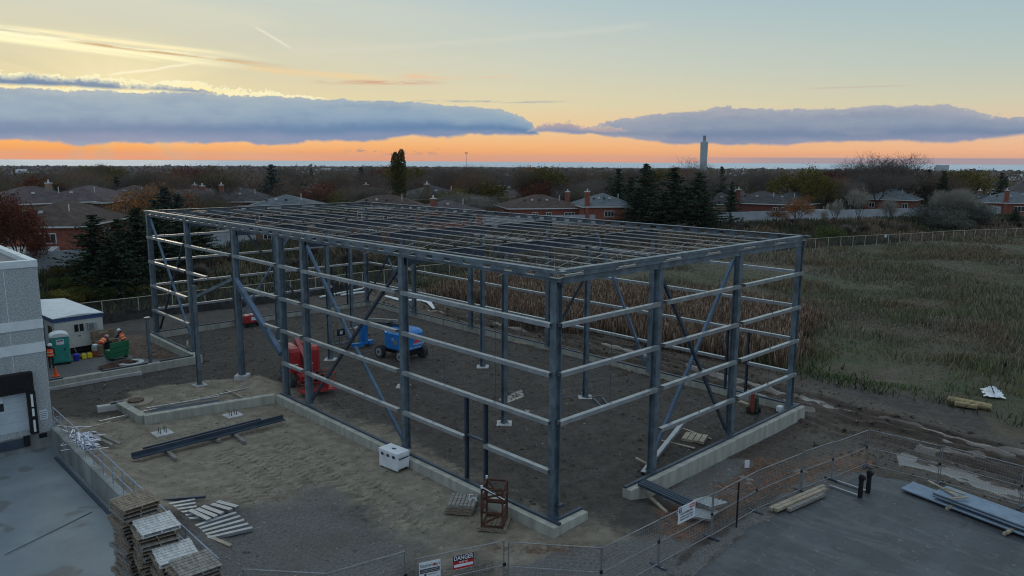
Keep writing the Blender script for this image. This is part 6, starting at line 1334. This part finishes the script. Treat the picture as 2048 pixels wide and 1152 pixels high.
def house(x, y, zb, rz, w, d, lab, wall=BR1, roof=RF1, eave=5.3, rise=3.0, chim=((-.3, .2),), wins=True, group=None, gable=False, porch=False, vents=2, wl=None):
    rise *= .80; HOUSES.append((x, y))
    t = empty('brick_house', (x, y, zb), rz, lab, 'house', group); b = MB(); b.box(-w / 2, w / 2, -d / 2, d / 2, -3, eave); wo = b.build('wall', wall, t)
    ov = .45; X, Y = w / 2 + ov, d / 2 + ov; rdg = max(0, (d - w) / 2) if d > w else 0; rx = max(0, (w - d) / 2); b = MB()
    if gable: pts = [(-X, -Y, eave), (X, -Y, eave), (X, Y, eave), (-X, Y, eave), (0, -Y, eave + rise), (0, Y, eave + rise)]; fs = [(0, 4, 5, 3), (1, 2, 5, 4), (0, 1, 4), (2, 3, 5), (3, 2, 1, 0)]
    else:
        a_, c_ = (rx, .01), (0.01, rdg); P4, P5 = ((-max(rx, .01), -rdg), (max(rx, .01), rdg)) if rx or not rdg else ((0, -rdg), (0, rdg))
        pts = [(-X, -Y, eave), (X, -Y, eave), (X, Y, eave), (-X, Y, eave), (P4[0], P4[1], eave + rise), (P5[0], P5[1], eave + rise)]
        fs = [(0, 1, 5, 4), (1, 2, 5), (2, 3, 4, 5), (3, 0, 4), (3, 2, 1, 0)] if not rdg else [(0, 1, 4), (1, 2, 5, 4), (2, 3, 5), (3, 0, 4, 5), (3, 2, 1, 0)]
    b.v += pts; b.f += fs; b.mi += [0] * len(fs); ro = b.build('roof', roof, t)
    f = MB(); f.box(-X, X, -Y - .02, -Y + .1, eave - .2, eave - .01); f.box(-X - .02, -X + .1, -Y + .12, Y, eave - .2, eave - .01); f.box(X - .1, X + .02, -Y + .12, Y, eave - .2, eave - .01); f.build('gutter', TRIM, t)
    for cx, cy in chim:
        c = MB(); px, py = cx * w, cy * d; c.box(px - .42, px + .42, py - .35, py + .35, eave - 4.6 if abs(cy) > .47 else eave, eave + rise + .4); co = c.build('chimney', wall, ro); c = MB(); c.box(px - .5, px + .5, py - .42, py + .42, eave + rise + .4, eave + rise + .52); c.tube((px, py, eave + rise + .52), (px, py, eave + rise + 1.0), .14, 8); c.build('chimney_cap', TRIM, ro)
    for i in range(vents):
        vx = -.25 * w + .2 * w * i * 2 / max(vents, 1); c = MB(); zz = eave + rise * .55; yy = -Y * (1 - .55) if not rdg else -Y + (Y - rdg) * .55; c.box(vx - .2, vx + .2, yy - .25, yy + .15, zz, zz + .28); c.build('roof_vent', TRIM if i % 2 else STEEL_D, ro)
    c = MB(); c.tube((w * .22, -Y * .45, eave), (w * .22, -Y * .45, eave + rise * .55 + 1.0), .07, 6); c.build('flue_pipe', TRIM, ro)
    if wins:
        for (fx, ww, zc) in (wl or ((-.32, 1.3, 3.9), (0.05, 2.1, 3.9), (.33, 1.2, 3.9), (-.2, 1.8, 1.2), (.25, 1.8, 1.2))):
            c = MB(); px = fx * w; c.box(px - ww / 2, px + ww / 2, -d / 2 - .06, -d / 2 - .002, zc - .62, zc + .62); wo_ = c.build('window', TRIM, t); k = max(1, round(ww / .7)); g = MB()
            for j in range(k): a0 = px - ww / 2 + .10 + j * (ww - .1) / k; g.box(a0, a0 + (ww - .1) / k - .10, -d / 2 - .075, -d / 2 - .062, zc - .5, zc + .5)
            g.build('pane', GLASS, wo_)
        c = MB(); c.box(-w / 2 - .06, -w / 2 - .002, -.8, .8, 3.3, 4.5); wo_ = c.build('window', TRIM, t); g = MB(); g.box(-w / 2 - .075, -w / 2 - .062, -.68, -.06, 3.42, 4.38); g.box(-w / 2 - .075, -w / 2 - .062, .06, .68, 3.42, 4.38); g.build('pane', GLASS, wo_)
        c = MB(); c.box(w / 2 + .002, w / 2 + .06, -.8, .8, 3.3, 4.5); wo_ = c.build('window', TRIM, t); g = MB(); g.box(w / 2 + .062, w / 2 + .075, -.68, .68, 3.42, 4.38); g.build('pane', GLASS, wo_)
    if porch:
        c = MB(); c.v += [(-w * .5, -d / 2 - 3.4, 2.35), (w * .25, -d / 2 - 3.4, 2.35), (w * .25, -d / 2 - .01, 2.9), (-w * .5, -d / 2 - .01, 2.9), (-w * .5, -d / 2 - 3.4, 2.2), (w * .25, -d / 2 - 3.4, 2.2), (w * .25, -d / 2 - .01, 2.2), (-w * .5, -d / 2 - .01, 2.2)]; c.f += [(0, 1, 2, 3), (7, 6, 5, 4), (0, 4, 5, 1), (1, 5, 6, 2), (3, 7, 4, 0)]; c.mi += [0] * 5; c.build('porch_roof', TRIM, t)
        for px in (-w * .46, -w * .1, w * .22): c = MB(); c.bar((px, -d / 2 - 3.3, -2), (px, -d / 2 - 3.3, 2.2), .14, .14); c.build('porch_post', TRIM, t)
    return t
VIEW = math.atan2(_F0.y, _F0.x) - math.pi / 2      # heading that turns a house front towards the camera
def hp(u, v, dist, rot, w, d, lab, **k):
    az = az_of(u); x, y = at(az, dist + d / 2); dd = dist * math.cos(R(az)); ez = CAMZ - (v - 321.5) / FOC * dd * 1.03; e = k.get('eave', 5.3); house(x, y, ez - e, VIEW - R(az) + R(rot), w, d, lab, **k)
hp(118, 451, 104, -24, 9.6, 15, 'nearest red brick house at the left, with a covered porch and paired window', wall=BR1, roof=RF1, porch=True, chim=(), wl=((.12, 2.0, 3.85), (-.38, 1.0, 3.85)), rise=3.1)
hp(168, 405, 142, -22, 12, 16, 'brown-roofed house right behind the porch house', wall=BR3, roof=RF4, chim=()); hp(52, 408, 138, 20, 14, 12, 'light-roofed house behind the rust-red trees', wall=BR4, roof=RF4, chim=((.2, 0),)); hp(262, 398, 165, -20, 12, 13, 'dark hip-roofed house left of the blue spruce', wall=BR3, roof=RF4, chim=())
hp(372, 402, 152, -25, 8, 14, 'house with an orange brick gable above the left end of the frame', wall=BR1, roof=RF4, gable=True, rise=2.4, chim=((.1, .3),)); hp(402, 401, 165, -18, 11, 13, 'dark-roofed house just right of the brick gable', wall=BR1, roof=RF3, chim=((-.2, .1), (.3, .1)))
hp(487, 402, 152, -10, 10, 12, 'hip-roofed house with a white fascia left of the tall blue spruce', wall=BR2, roof=RF3, chim=(), rise=2.7); hp(462, 392, 195, -15, 11, 12, 'purple-roofed house behind the white fascia one', wall=BR3, roof=RF4, chim=())
hp(568, 414, 118, -5, 11, 11, 'grey roof top with two vents peeping over the frame below the tall spruce', wall=BR3, roof=RF2, rise=2.2, chim=(), vents=3); hp(632, 398, 160, -20, 13, 12, 'brown hip-roofed red brick house left of the green shrub', wall=BR1, roof=RF1, chim=()); hp(650, 386, 215, 10, 10, 11, 'small dark roof behind the brown hip roof', wall=BR3, roof=RF3, chim=())
hp(745, 396, 168, 24, 13, 14, 'large dark roof left of the poplar with a light slope', wall=BR2, roof=RF3, chim=((-.1, .1),)); hp(768, 412, 122, 0, 12, 9, 'tan roof top with small vents below the poplar', wall=BR3, roof=RF1, rise=2.2, chim=(), vents=3)
hp(862, 395, 150, 22, 13, 14, 'shaded house with tall bluish windows right of the poplar', wall=BR3, roof=RF3, chim=((-.3, -.5),)); hp(893, 418, 128, 12, 10, 10, 'low roof with an orange brick chimney behind the roof edge', wall=BR1, roof=RF4, chim=((-.35, -.5),), rise=2)
hp(948, 392, 178, 26, 12, 13, 'light-sloped roof behind the pale twiggy trees', wall=BR3, roof=RF4, chim=((.3, .2),)); hp(1010, 398, 190, 15, 16, 12, 'wide brown roof left of the long brick house', wall=BR3, roof=RF4, chim=((.1, .2),))
hp(1078, 412, 146, 14, 15, 13, 'long red brick house with a brown roof and white-framed windows behind the frame', wall=BR1, roof=RF1, chim=((.42, .1),), vents=4, wl=((-.16, 1.1, 3.9), (.02, 1.1, 3.9), (.3, 2.1, 3.8)), rise=2.9); hp(1095, 393, 178, 20, 14, 12, 'blue-grey hipped roof rising behind the long brick house', wall=BR1, roof=RF2, chim=(), rise=3.2)
hp(1206, 408, 145, 16, 10.5, 11, 'red brick house with a grey hipped roof and tall chimney left of the dark spruces', wall=BR1, roof=RF2, chim=((-.44, -.5),), vents=4, wl=((-.02, 1.9, 3.85), (.34, .95, 3.9)), rise=2.9); hp(1212, 392, 200, 0, 8, 9, 'small white-trimmed gable behind the grey hipped roof', wall=BR4, roof=RF3, gable=True, chim=(), rise=2.2)
hp(1445, 402, 173, 12, 10, 10, 'beige brick house with a dark roof right of the dark spruces', wall=BR4, roof=RF3, chim=(), wl=((.1, 1.1, 3.9), (-.3, 1.0, 3.9))); hp(1462, 388, 188, -8, 7, 10, 'beige gabled house behind the dark roof', wall=BR4, roof=RF3, gable=True, chim=(), rise=2.4)
hp(1530, 401, 172, -14, 13, 12, 'dark red brick house with a tall chimney on its front, beyond the noise wall', wall=BR2, roof=RF3, chim=((-.3, -.5),), wl=((.32, 1.1, 4.0), (.44, .9, 4.0)), vents=2); hp(1585, 402, 176, -22, 9, 12, 'brown brick wing right of the dark red house', wall=BR3, roof=RF3, chim=(), wl=((-.3, 1.0, 3.9), (.1, 1.0, 3.9))); hp(1560, 388, 200, -10, 14, 12, 'tan-roofed house behind the dark red one', wall=BR4, roof=RF1, chim=())
hp(2030, 397, 212, 10, 14, 12, 'brick house with a green-grey roof and tall chimney at the right edge', wall=BR1, roof=RF2, chim=((-.15, -.5),)); hp(1965, 398, 216, 5, 9, 10, 'roof with a brick chimney behind the silvery bushes', wall=BR1, roof=RF3, chim=((0, 0),)); hp(1790, 392, 200, -10, 11, 10, 'house with a pale roof glimpsed through the tall bare trees', wall=BR1, roof=RF2, chim=())
b = MB(); b.box(-2, 2, -1.5, 1.5, 0, 2.1); x_, y_ = at(az_of(1643), 180); t = empty('garden_shed', (x_, y_, ground_z(x_, y_)), VIEW - R(az_of(1643)), 'small red shed with a pale flat roof behind the noise wall', 'shed'); b.build('wall', BR2, t); b = MB(); b.box(-2.2, 2.2, -1.7, 1.7, 2.1, 2.25); b.build('roof', TRIM, t)
# generic houses further back
hr_ = random.Random(77); protos = []; gh = 0; placed = []
for i in range(80):
    dist = 215 + (i / 80) * 520 + hr_.uniform(-15, 15); az = hr_.uniform(-34.5, 34); x, y = at(az, dist)
    if any(math.hypot(x - a, y - b_) < 17 for a, b_ in placed): continue
    placed.append((x, y)); z = ground_z(x, y); rot = VIEW + R(hr_.choice((0, 90)) + hr_.uniform(-12, 12)) - R(az)
    lab = 'hip-roofed brick house among bare trees in the far part of the neighbourhood'; grp = 'far neighbourhood houses'
    if len(protos) < 6: protos.append(house(x, y, z, rot, 11 + i % 3, 11 + (i * 2) % 4, lab, wall=WALLS[i % 4], roof=ROOFS[(i * 3 + 1) % 4], group=grp, chim=((.3, .1),) if i % 2 else (), vents=0, wl=((-.28, 1.4, 3.9), (.25, 1.6, 3.9))))
    else:
        o = copy_tree(protos[hr_.randrange(6)]); o.location = (x, y, z - hr_.uniform(0, .6)); o.rotation_euler = (0, 0, rot); o.name = 'brick_house'
# ------------------------------------------------------------------ neighbourhood trees (individual copies)
tr_ = random.Random(99); cnt = 0
kinds = ['bare#0', 'bare#1', 'bare#2', 'bare#3', 'barebrown#0', 'barebrown#1', 'barebrown#2', 'bareolive#0', 'bareolive#1', 'bare#2', 'barebrown#2', 'spruce#0', 'orange#1', 'leafy#2', 'rust#1']
LB = {'bare': ('leafless grey tree among the houses', 'leafless grey neighbourhood trees'), 'barebrown': ('leafless brownish tree among the houses', 'leafless brown neighbourhood trees'), 'bareolive': ('thin-leaved olive tree among the houses', 'olive neighbourhood trees'), 'spruce': ('dark conifer among the houses behind the noise wall', 'neighbourhood conifers'), 'orange': ('tree with sparse orange leaves among the houses', 'orange-leaved neighbourhood trees'), 'leafy': ('tree with yellow-green leaves among the houses', 'yellow-green neighbourhood trees'), 'rust': ('tree with rust-red leaves among the houses', 'rust-leaved neighbourhood trees')}
for i in range(6000):
    if cnt >= 292: break
    near = cnt < 175; dist = tr_.uniform(112, 215) if near else tr_.uniform(200, 300); az = tr_.uniform(-35, 35); x, y = at(az, dist); u = 1024 + math.tan(R(az)) * FOC
    if sdist(BWALL + [(900, 27), (900, 900), (-900, 900), (-900, 72)], np.array([[x]]), np.array([[y]]))[0, 0] < 3: continue
    if min(math.hypot(x - a, y - b_) for a, b_ in HOUSES) < (9.0 if near else 8): continue
    if dist < 150 and any(a < u < b_ for a, b_ in ((60, 170), (970, 1260), (1440, 1600), (440, 530))): continue
    if any(a < u < b_ and dist < dm for a, b_, dm in ((772, 818, 200), (515, 568, 165), (1125, 1262, 150), (100, 260, 128))): continue
    k = tr_.choice(kinds); ty = k.split('#')[0]
    if ty in ('orange', 'leafy', 'rust', 'spruce') and tr_.random() < .45: k = 'bare#%d' % tr_.randrange(4); ty = 'bare'
    hh = tr_.uniform(8.0, 11.5) if dist > 165 else tr_.uniform(6.0, 8.8)
    tree(k, x, y, hh, LB[ty][0] + ' beyond the noise wall' if ty != 'spruce' else LB[ty][0], LB[ty][1], wide=tr_.uniform(.95, 1.4)); cnt += 1
# ------------------------------------------------------------------ distant woodland: one mass
rs = np.random.RandomState(12)
def wood(name, dmin, dmax, spacing, nq, hgt, qs, seed, label):
    rs = np.random.RandomState(seed); A = math.radians(80) / 2 * (dmax ** 2 - dmin ** 2); n_ = int(A / spacing ** 2); d = np.sqrt(rs.uniform(dmin ** 2, dmax ** 2, n_)); az = np.radians(rs.uniform(-40, 40, n_))
    x = CAMX + d * (_F0.x * np.cos(az) + _R0.x * np.sin(az)); y = CAMY + d * (_F0.y * np.cos(az) + _R0.y * np.sin(az)); g = h_np(x, y)
    if dmin < 700: keep = np.array([min(((x[i] - a) ** 2 + (y[i] - b_) ** 2) for a, b_ in placed) > 64 for i in range(n_)]); x, y, g, d = x[keep], y[keep], g[keep], d[keep]; n_ = len(x)
    typ = rs.rand(n_); patch = fbm(x, y, 420, 3, 88); conif = (typ < .10) | ((patch > .60) & (typ < .6)); H_ = hgt * rs.uniform(.65, 1.15, n_) * (.85 + .5 * (patch - .5)); Rr = H_ * np.where(conif, .28, .55) * rs.uniform(.8, 1.3, n_)
    q = rs.normal(size=(n_, nq, 3)); q /= np.linalg.norm(q, axis=2)[:, :, None]; q *= rs.uniform(.35, 1, (n_, nq, 1)) ** .5; zz = .60 + .40 * q[:, :, 2]; taper = np.where(conif[:, None], np.clip(1.25 - zz, .1, 1), 1.0)
    P_ = np.stack([x[:, None] + q[:, :, 0] * Rr[:, None] * taper, y[:, None] + q[:, :, 1] * Rr[:, None] * taper, g[:, None] + zz * H_[:, None]], -1).reshape(-1, 3)
    S = (np.repeat(Rr, nq) * qs * rs.uniform(.6, 1.3, n_ * nq)); me = quads_mesh(name, P_, S, rs, WOODM)
    base = np.where(conif[:, None], np.array([.022, .036, .028]), np.where((typ > .93)[:, None], np.array([.15, .075, .03]), np.where((typ > .86)[:, None], np.array([.11, .095, .045]), np.array([.150, .126, .124])))) * rs.uniform(.55, 1.45, (n_, 1))
    col = np.repeat(np.concatenate([base, np.ones((n_, 1))], 1), nq * 4, 0); a = me.color_attributes.new('tint', 'FLOAT_COLOR', 'POINT'); a.data.foreach_set('color', col.astype(np.float32).ravel())
    o = bpy.data.objects.new(name, me); C.objects.link(o); return tag(o, label, kind='stuff')
WOODM = vmat('distant_trees', ((0, 0, 0), (0, 0, 0)), attrn='tint', rv=0)
wood('middle_woodland', 235, 620, 12.5, 120, 9.5, .085, 4, 'mass of bare trees between the farther roofs')
wood('distant_woodland', 620, 1500, 19, 40, 10.5, .17, 5, 'mass of bare trees and conifers filling the middle distance')
wood('far_woodland', 1500, 6150, 42, 15, 15, .42, 6, 'wooded plain fading towards the lake')
# ------------------------------------------------------------------ tower, mast, far white buildings
TWM = mat('pale_blue_concrete', (.30, .38, .44), .7, 0, .08, .2)
x_, y_ = at(az_of(1405.5), 1080); z_ = ground_z(x_, y_); t = empty('chimney_tower', (x_, y_, z_ - 1), 0, 'tall pale concrete chimney tower with a narrower stack on top, on the skyline', 'tower')
zt = CAMZ + (321.5 - 283) / FOC * 1046 - z_ + 1; zt2 = CAMZ + (321.5 - 271.5) / FOC * 1046 - z_ + 1
b = MB(); b.lathe([(4.5, 0), (4.9, zt * .6), (5.1, zt - .5), (4.6, zt)], 24); b.build('shaft', TWM, t, smooth=False); b = MB(); b.lathe([(2.0, zt), (2.0, zt2 - 1), (2.1, zt2 - .9), (2.1, zt2)], 18); b.build('stack', mat('tower_stack', (.22, .23, .22), .7, 0, .1, .5), t)
x_, y_ = at(az_of(931.5), 700); z_ = ground_z(x_, y_); t = empty('lattice_mast', (x_, y_, z_), 0, 'thin lattice radio mast with a small antenna head on the skyline', 'mast'); zt = CAMZ + (321.5 - 306) / FOC * 700 - z_
b = MB()
for a in (0, 2.1, 4.2): b.tube((.35 * math.cos(a), .35 * math.sin(a), 0), (.35 * math.cos(a), .35 * math.sin(a), zt), .05, 4)
for i in range(24): a = i * 2.1; b.tube((.35 * math.cos(a), .35 * math.sin(a), i * zt / 24), (.35 * math.cos(a + 2.1), .35 * math.sin(a + 2.1), (i + 1) * zt / 24), .035, 3)
b.build('lattice', STEEL, t); b = MB()
for a in (0, 1.57, 3.14, 4.71): b.box(math.cos(a) - .15, math.cos(a) + .15, math.sin(a) - .15, math.sin(a) + .15, zt - 1.8, zt + .2)
b.build('antenna', STEEL, t)
for k_, (u, v, d) in enumerate(((1471, 331, 1500), (1486, 331, 1500), (1117, 327, 1600), (1240, 331, 1700), (592, 328, 1400), (400, 329, 1500))):
    x_, y_ = at(az_of(u), d); z_ = ground_z(x_, y_); b = MB(); b.tube((0, 0, 0), (0, 0, max(16, CAMZ + (321.5 - v) / FOC * d - z_)), .9 if k_ < 2 else .35, 8); tag(b.build('thin_stack', WHITE if k_ < 2 else STEEL_D, loc=(x_, y_, z_)), ('left white stack over the far white plant', 'right white stack over the far white plant', 'thin mast on the skyline right of centre', 'thin mast on the skyline left of the dark spruces', 'thin mast on the skyline left of the poplar', 'thin mast on the skyline above the left roofs')[k_], 'mast')
fr = random.Random(31)
for k_, (u, v, wd, d) in enumerate(((1462, 347, 34, 900), (1500, 345, 42, 980), (1530, 347, 36, 940), (1556, 349, 28, 900), (1590, 346, 30, 1050), (1515, 350, 40, 860), (1827, 344, 38, 900), (1852, 347, 22, 860), (2002, 347, 30, 800), (2030, 350, 34, 780), (2045, 343, 30, 900), (44, 345, 20, 620), (1690, 352, 18, 700), (640, 354, 40, 700), (340, 350, 14, 600), (380, 350, 12, 560), (655, 341, 60, 1200), (120, 352, 26, 640))):
    x_, y_ = at(az_of(u), d); top = CAMZ - (v - 321.5) / FOC * d; z_ = ground_z(x_, y_); t = empty('industrial_building', (x_, y_, z_), VIEW - R(az_of(u)) + R(fr.uniform(-15, 15)), 'low pale flat-roofed building half hidden in the distant trees', 'building', 'low pale distant buildings'); H_ = max(4, top - z_)
    b = MB(); b.box(-wd / 2, wd / 2, -9, 9, -2, H_); b.box(-wd * .2, wd * .05, -5, 4, H_ - .01, H_ + 2); b.build('wall', mat('far_white', (.50, .56, .60), .7, 0, .1, .1), t); b = MB(); b.box(-wd / 2 + .3, wd / 2 - .3, -9.06, -9.01, H_ * .45, H_ * .62); b.build('window_band', STEEL_D, t)
x_, y_ = at(az_of(1884), 2600); t = empty('tower_block', (x_, y_, ground_z(x_, y_)), 0, 'lone tower block on the right horizon', 'building'); b = MB(); b.box(-22, 22, -12, 12, 0, 30); b.box(-32, -22.01, -12, 12, 0, 24); b.build('wall', TWM, t)
# ------------------------------------------------------------------ grass and reeds
def blades(name, n_, dens, hfun, wfun, colfun, label, area, seed, lean=.25):
    rs = np.random.RandomState(seed); x = rs.uniform(area[0], area[1], n_); y = rs.uniform(area[2], area[3], n_); p = dens(x, y); k = rs.rand(n_) < p; x, y = x[k], y[k]; n_ = len(x)
    cx = x - CAMX; cy = y - CAMY; rr_ = np.hypot(cx, cy); fz = (cx * _F0.x + cy * _F0.y) / rr_; k = fz > .75; x, y = x[k], y[k]; n_ = len(x); rr_ = rr_[k]
    z = h_np(x, y); inn = (x > _xs[0]) & (x < 41) & (y > -21) & (y < 62); ii = np.clip(np.searchsorted(_ys, y), 0, len(_ys) - 1); jj = np.clip(np.searchsorted(_xs, x), 0, len(_xs) - 1); z = np.where(inn, GZ[ii, jj], z) - .03
    H_ = hfun(x, y, rs) ; w = wfun(rr_) * rs.uniform(.6, 1.4, n_); a = rs.uniform(0, 6.28, n_); lx, ly = rs.normal(0, lean, n_) * H_, rs.normal(0, lean, n_) * H_; dx_, dy_ = np.cos(a) * w, np.sin(a) * w
    V = np.stack([np.stack([x - dx_, y - dy_, z], -1), np.stack([x + dx_, y + dy_, z], -1), np.stack([x + lx + dx_ * .6, y + ly + dy_ * .6, z + H_], -1), np.stack([x + lx - dx_ * .6, y + ly - dy_ * .6, z + H_ * .94], -1)], 1)
    me = raw_mesh(name, V.reshape(-1, 3), np.arange(n_ * 4).reshape(-1, 4), GRM); c0, c1 = colfun(x, y, rs); col = np.stack([c0, c0, c1, c1], 1); col = np.concatenate([col, np.ones((n_, 4, 1))], -1)
    at_ = me.color_attributes.new('tint', 'FLOAT_COLOR', 'POINT'); at_.data.foreach_set('color', col.astype(np.float32).ravel()); o = bpy.data.objects.new(name, me); C.objects.link(o); return tag(o, label, kind='stuff')
GRM = vmat('blade_tint', ((0, 0, 0), (0, 0, 0)), attrn='tint', rv=0)
RL = P((830, 596), (900, 606), (1000, 646), (1110, 668), (1300, 700), (1480, 735), (1600, 760), (1640, 735), (1600, 690), (1640, 640), (1500, 600), (1300, 590), (1100, 560), (950, 560))
def d_reed(x, y): s = sdist(RL, x, y) + (fbm(x, y, 6, 3, 71) - .5) * 5; return sst(-.5, 2.5, s) * (.25 + .75 * sst(.38, .55, fbm(x, y, 5, 3, 72)))
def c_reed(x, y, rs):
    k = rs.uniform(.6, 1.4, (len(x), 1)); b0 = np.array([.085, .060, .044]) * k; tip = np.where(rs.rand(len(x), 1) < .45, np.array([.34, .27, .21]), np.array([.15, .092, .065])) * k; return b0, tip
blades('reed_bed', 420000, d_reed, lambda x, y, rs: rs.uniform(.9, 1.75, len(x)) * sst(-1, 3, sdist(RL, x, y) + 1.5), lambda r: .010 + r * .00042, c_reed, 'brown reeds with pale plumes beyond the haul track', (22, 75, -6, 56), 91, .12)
def in_field(x, y):
    t_ = pline(TRACK, x, y); side = sdist(CLF[1:] + [(260, -120), (20, -40), (30, -6.5), (27.5, 12), (26.6, 30), (28.5, 46), (30, 52.5)], x, y); return side, t_
def d_gr(x, y): s, t_ = in_field(x, y); r = np.hypot(x - CAMX, y - CAMY); return sst(-.5, 1.5, s) * sst(3.6, 5.5, t_) * (.3 + .7 * sst(.4, .6, fbm(x, y, 9, 4, 73))) * np.clip(70 / r, .25, 1)
def c_gr_(x, y, rs):
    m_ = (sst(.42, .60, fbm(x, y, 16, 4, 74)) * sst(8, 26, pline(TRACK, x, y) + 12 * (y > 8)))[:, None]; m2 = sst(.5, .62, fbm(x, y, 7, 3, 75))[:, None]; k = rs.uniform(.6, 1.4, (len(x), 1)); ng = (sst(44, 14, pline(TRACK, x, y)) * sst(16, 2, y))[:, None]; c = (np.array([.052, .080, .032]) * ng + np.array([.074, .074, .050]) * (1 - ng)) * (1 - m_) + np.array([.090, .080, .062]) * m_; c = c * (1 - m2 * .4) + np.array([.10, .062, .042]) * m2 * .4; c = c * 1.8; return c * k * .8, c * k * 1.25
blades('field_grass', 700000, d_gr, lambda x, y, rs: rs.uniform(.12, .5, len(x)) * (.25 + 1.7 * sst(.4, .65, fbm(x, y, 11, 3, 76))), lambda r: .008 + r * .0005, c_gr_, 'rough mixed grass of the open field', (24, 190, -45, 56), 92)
def d_bank(x, y): s = sdist(CLF + [(260, 60), (190, 27)] + BWALL[::-1][1:], x, y); return sst(.2, 1.2, s) * (.4 + .6 * fbm(x, y, 6, 3, 79))
def c_bank(x, y, rs): m_ = sst(.42, .58, fbm(x, y, 12, 4, 81))[:, None]; k = rs.uniform(.6, 1.4, (len(x), 1)); c = np.array([.050, .052, .032]) * (1 - m_) + np.array([.130, .098, .070]) * m_; c = c * 1.2; return c * k * .8, c * k * 1.2
blades('bank_grass', 240000, d_bank, lambda x, y, rs: rs.uniform(.4, 1.2, len(x)), lambda r: .01 + r * .0006, c_bank, 'tall dry grass on the bank before the noise wall', (-12, 190, 0, 96), 93)
def d_edge(x, y): t_ = pline(TRACK, x, y); s, _ = in_field(x, y); return sst(3.2, 4.5, t_) * sst(9, 5, t_) * (s > -1.5) * (.5 + .5 * fbm(x, y, 2, 2, 83)) * .8
blades('verge_weeds', 90000, d_edge, lambda x, y, rs: rs.uniform(.15, .6, len(x)), lambda r: .018 + r * .0003, lambda x, y, rs: ((np.array([.030, .045, .018]) * rs.uniform(.5, 1.4, (len(x), 1))), (np.array([.060, .075, .032]) * rs.uniform(.5, 1.4, (len(x), 1)))), 'low dark weeds along the edge of the mud track', (20, 60, -30, 58), 94, .5)
print('trees', ntree, 'houses', len(placed))
# ------------------------------------------------------------------ air
hz = MB(); hz.box(-9000, 9000, -9000, 9000, -150, 75); o = hz.build('haze', bpy.data.materials.new('haze_air')); m = o.data.materials[0]; m.use_nodes = True; nt = m.node_tree; nt.nodes.clear()
pv = nt.nodes.new('ShaderNodeVolumePrincipled'); ou = nt.nodes.new('ShaderNodeOutputMaterial'); nt.links.new(pv.outputs[0], ou.inputs['Volume'])
pv.inputs['Color'].default_value = (.80, .86, .95, 1); pv.inputs['Density'].default_value = .00005; pv.inputs['Anisotropy'].default_value = .2
tag(o, kind='stuff')
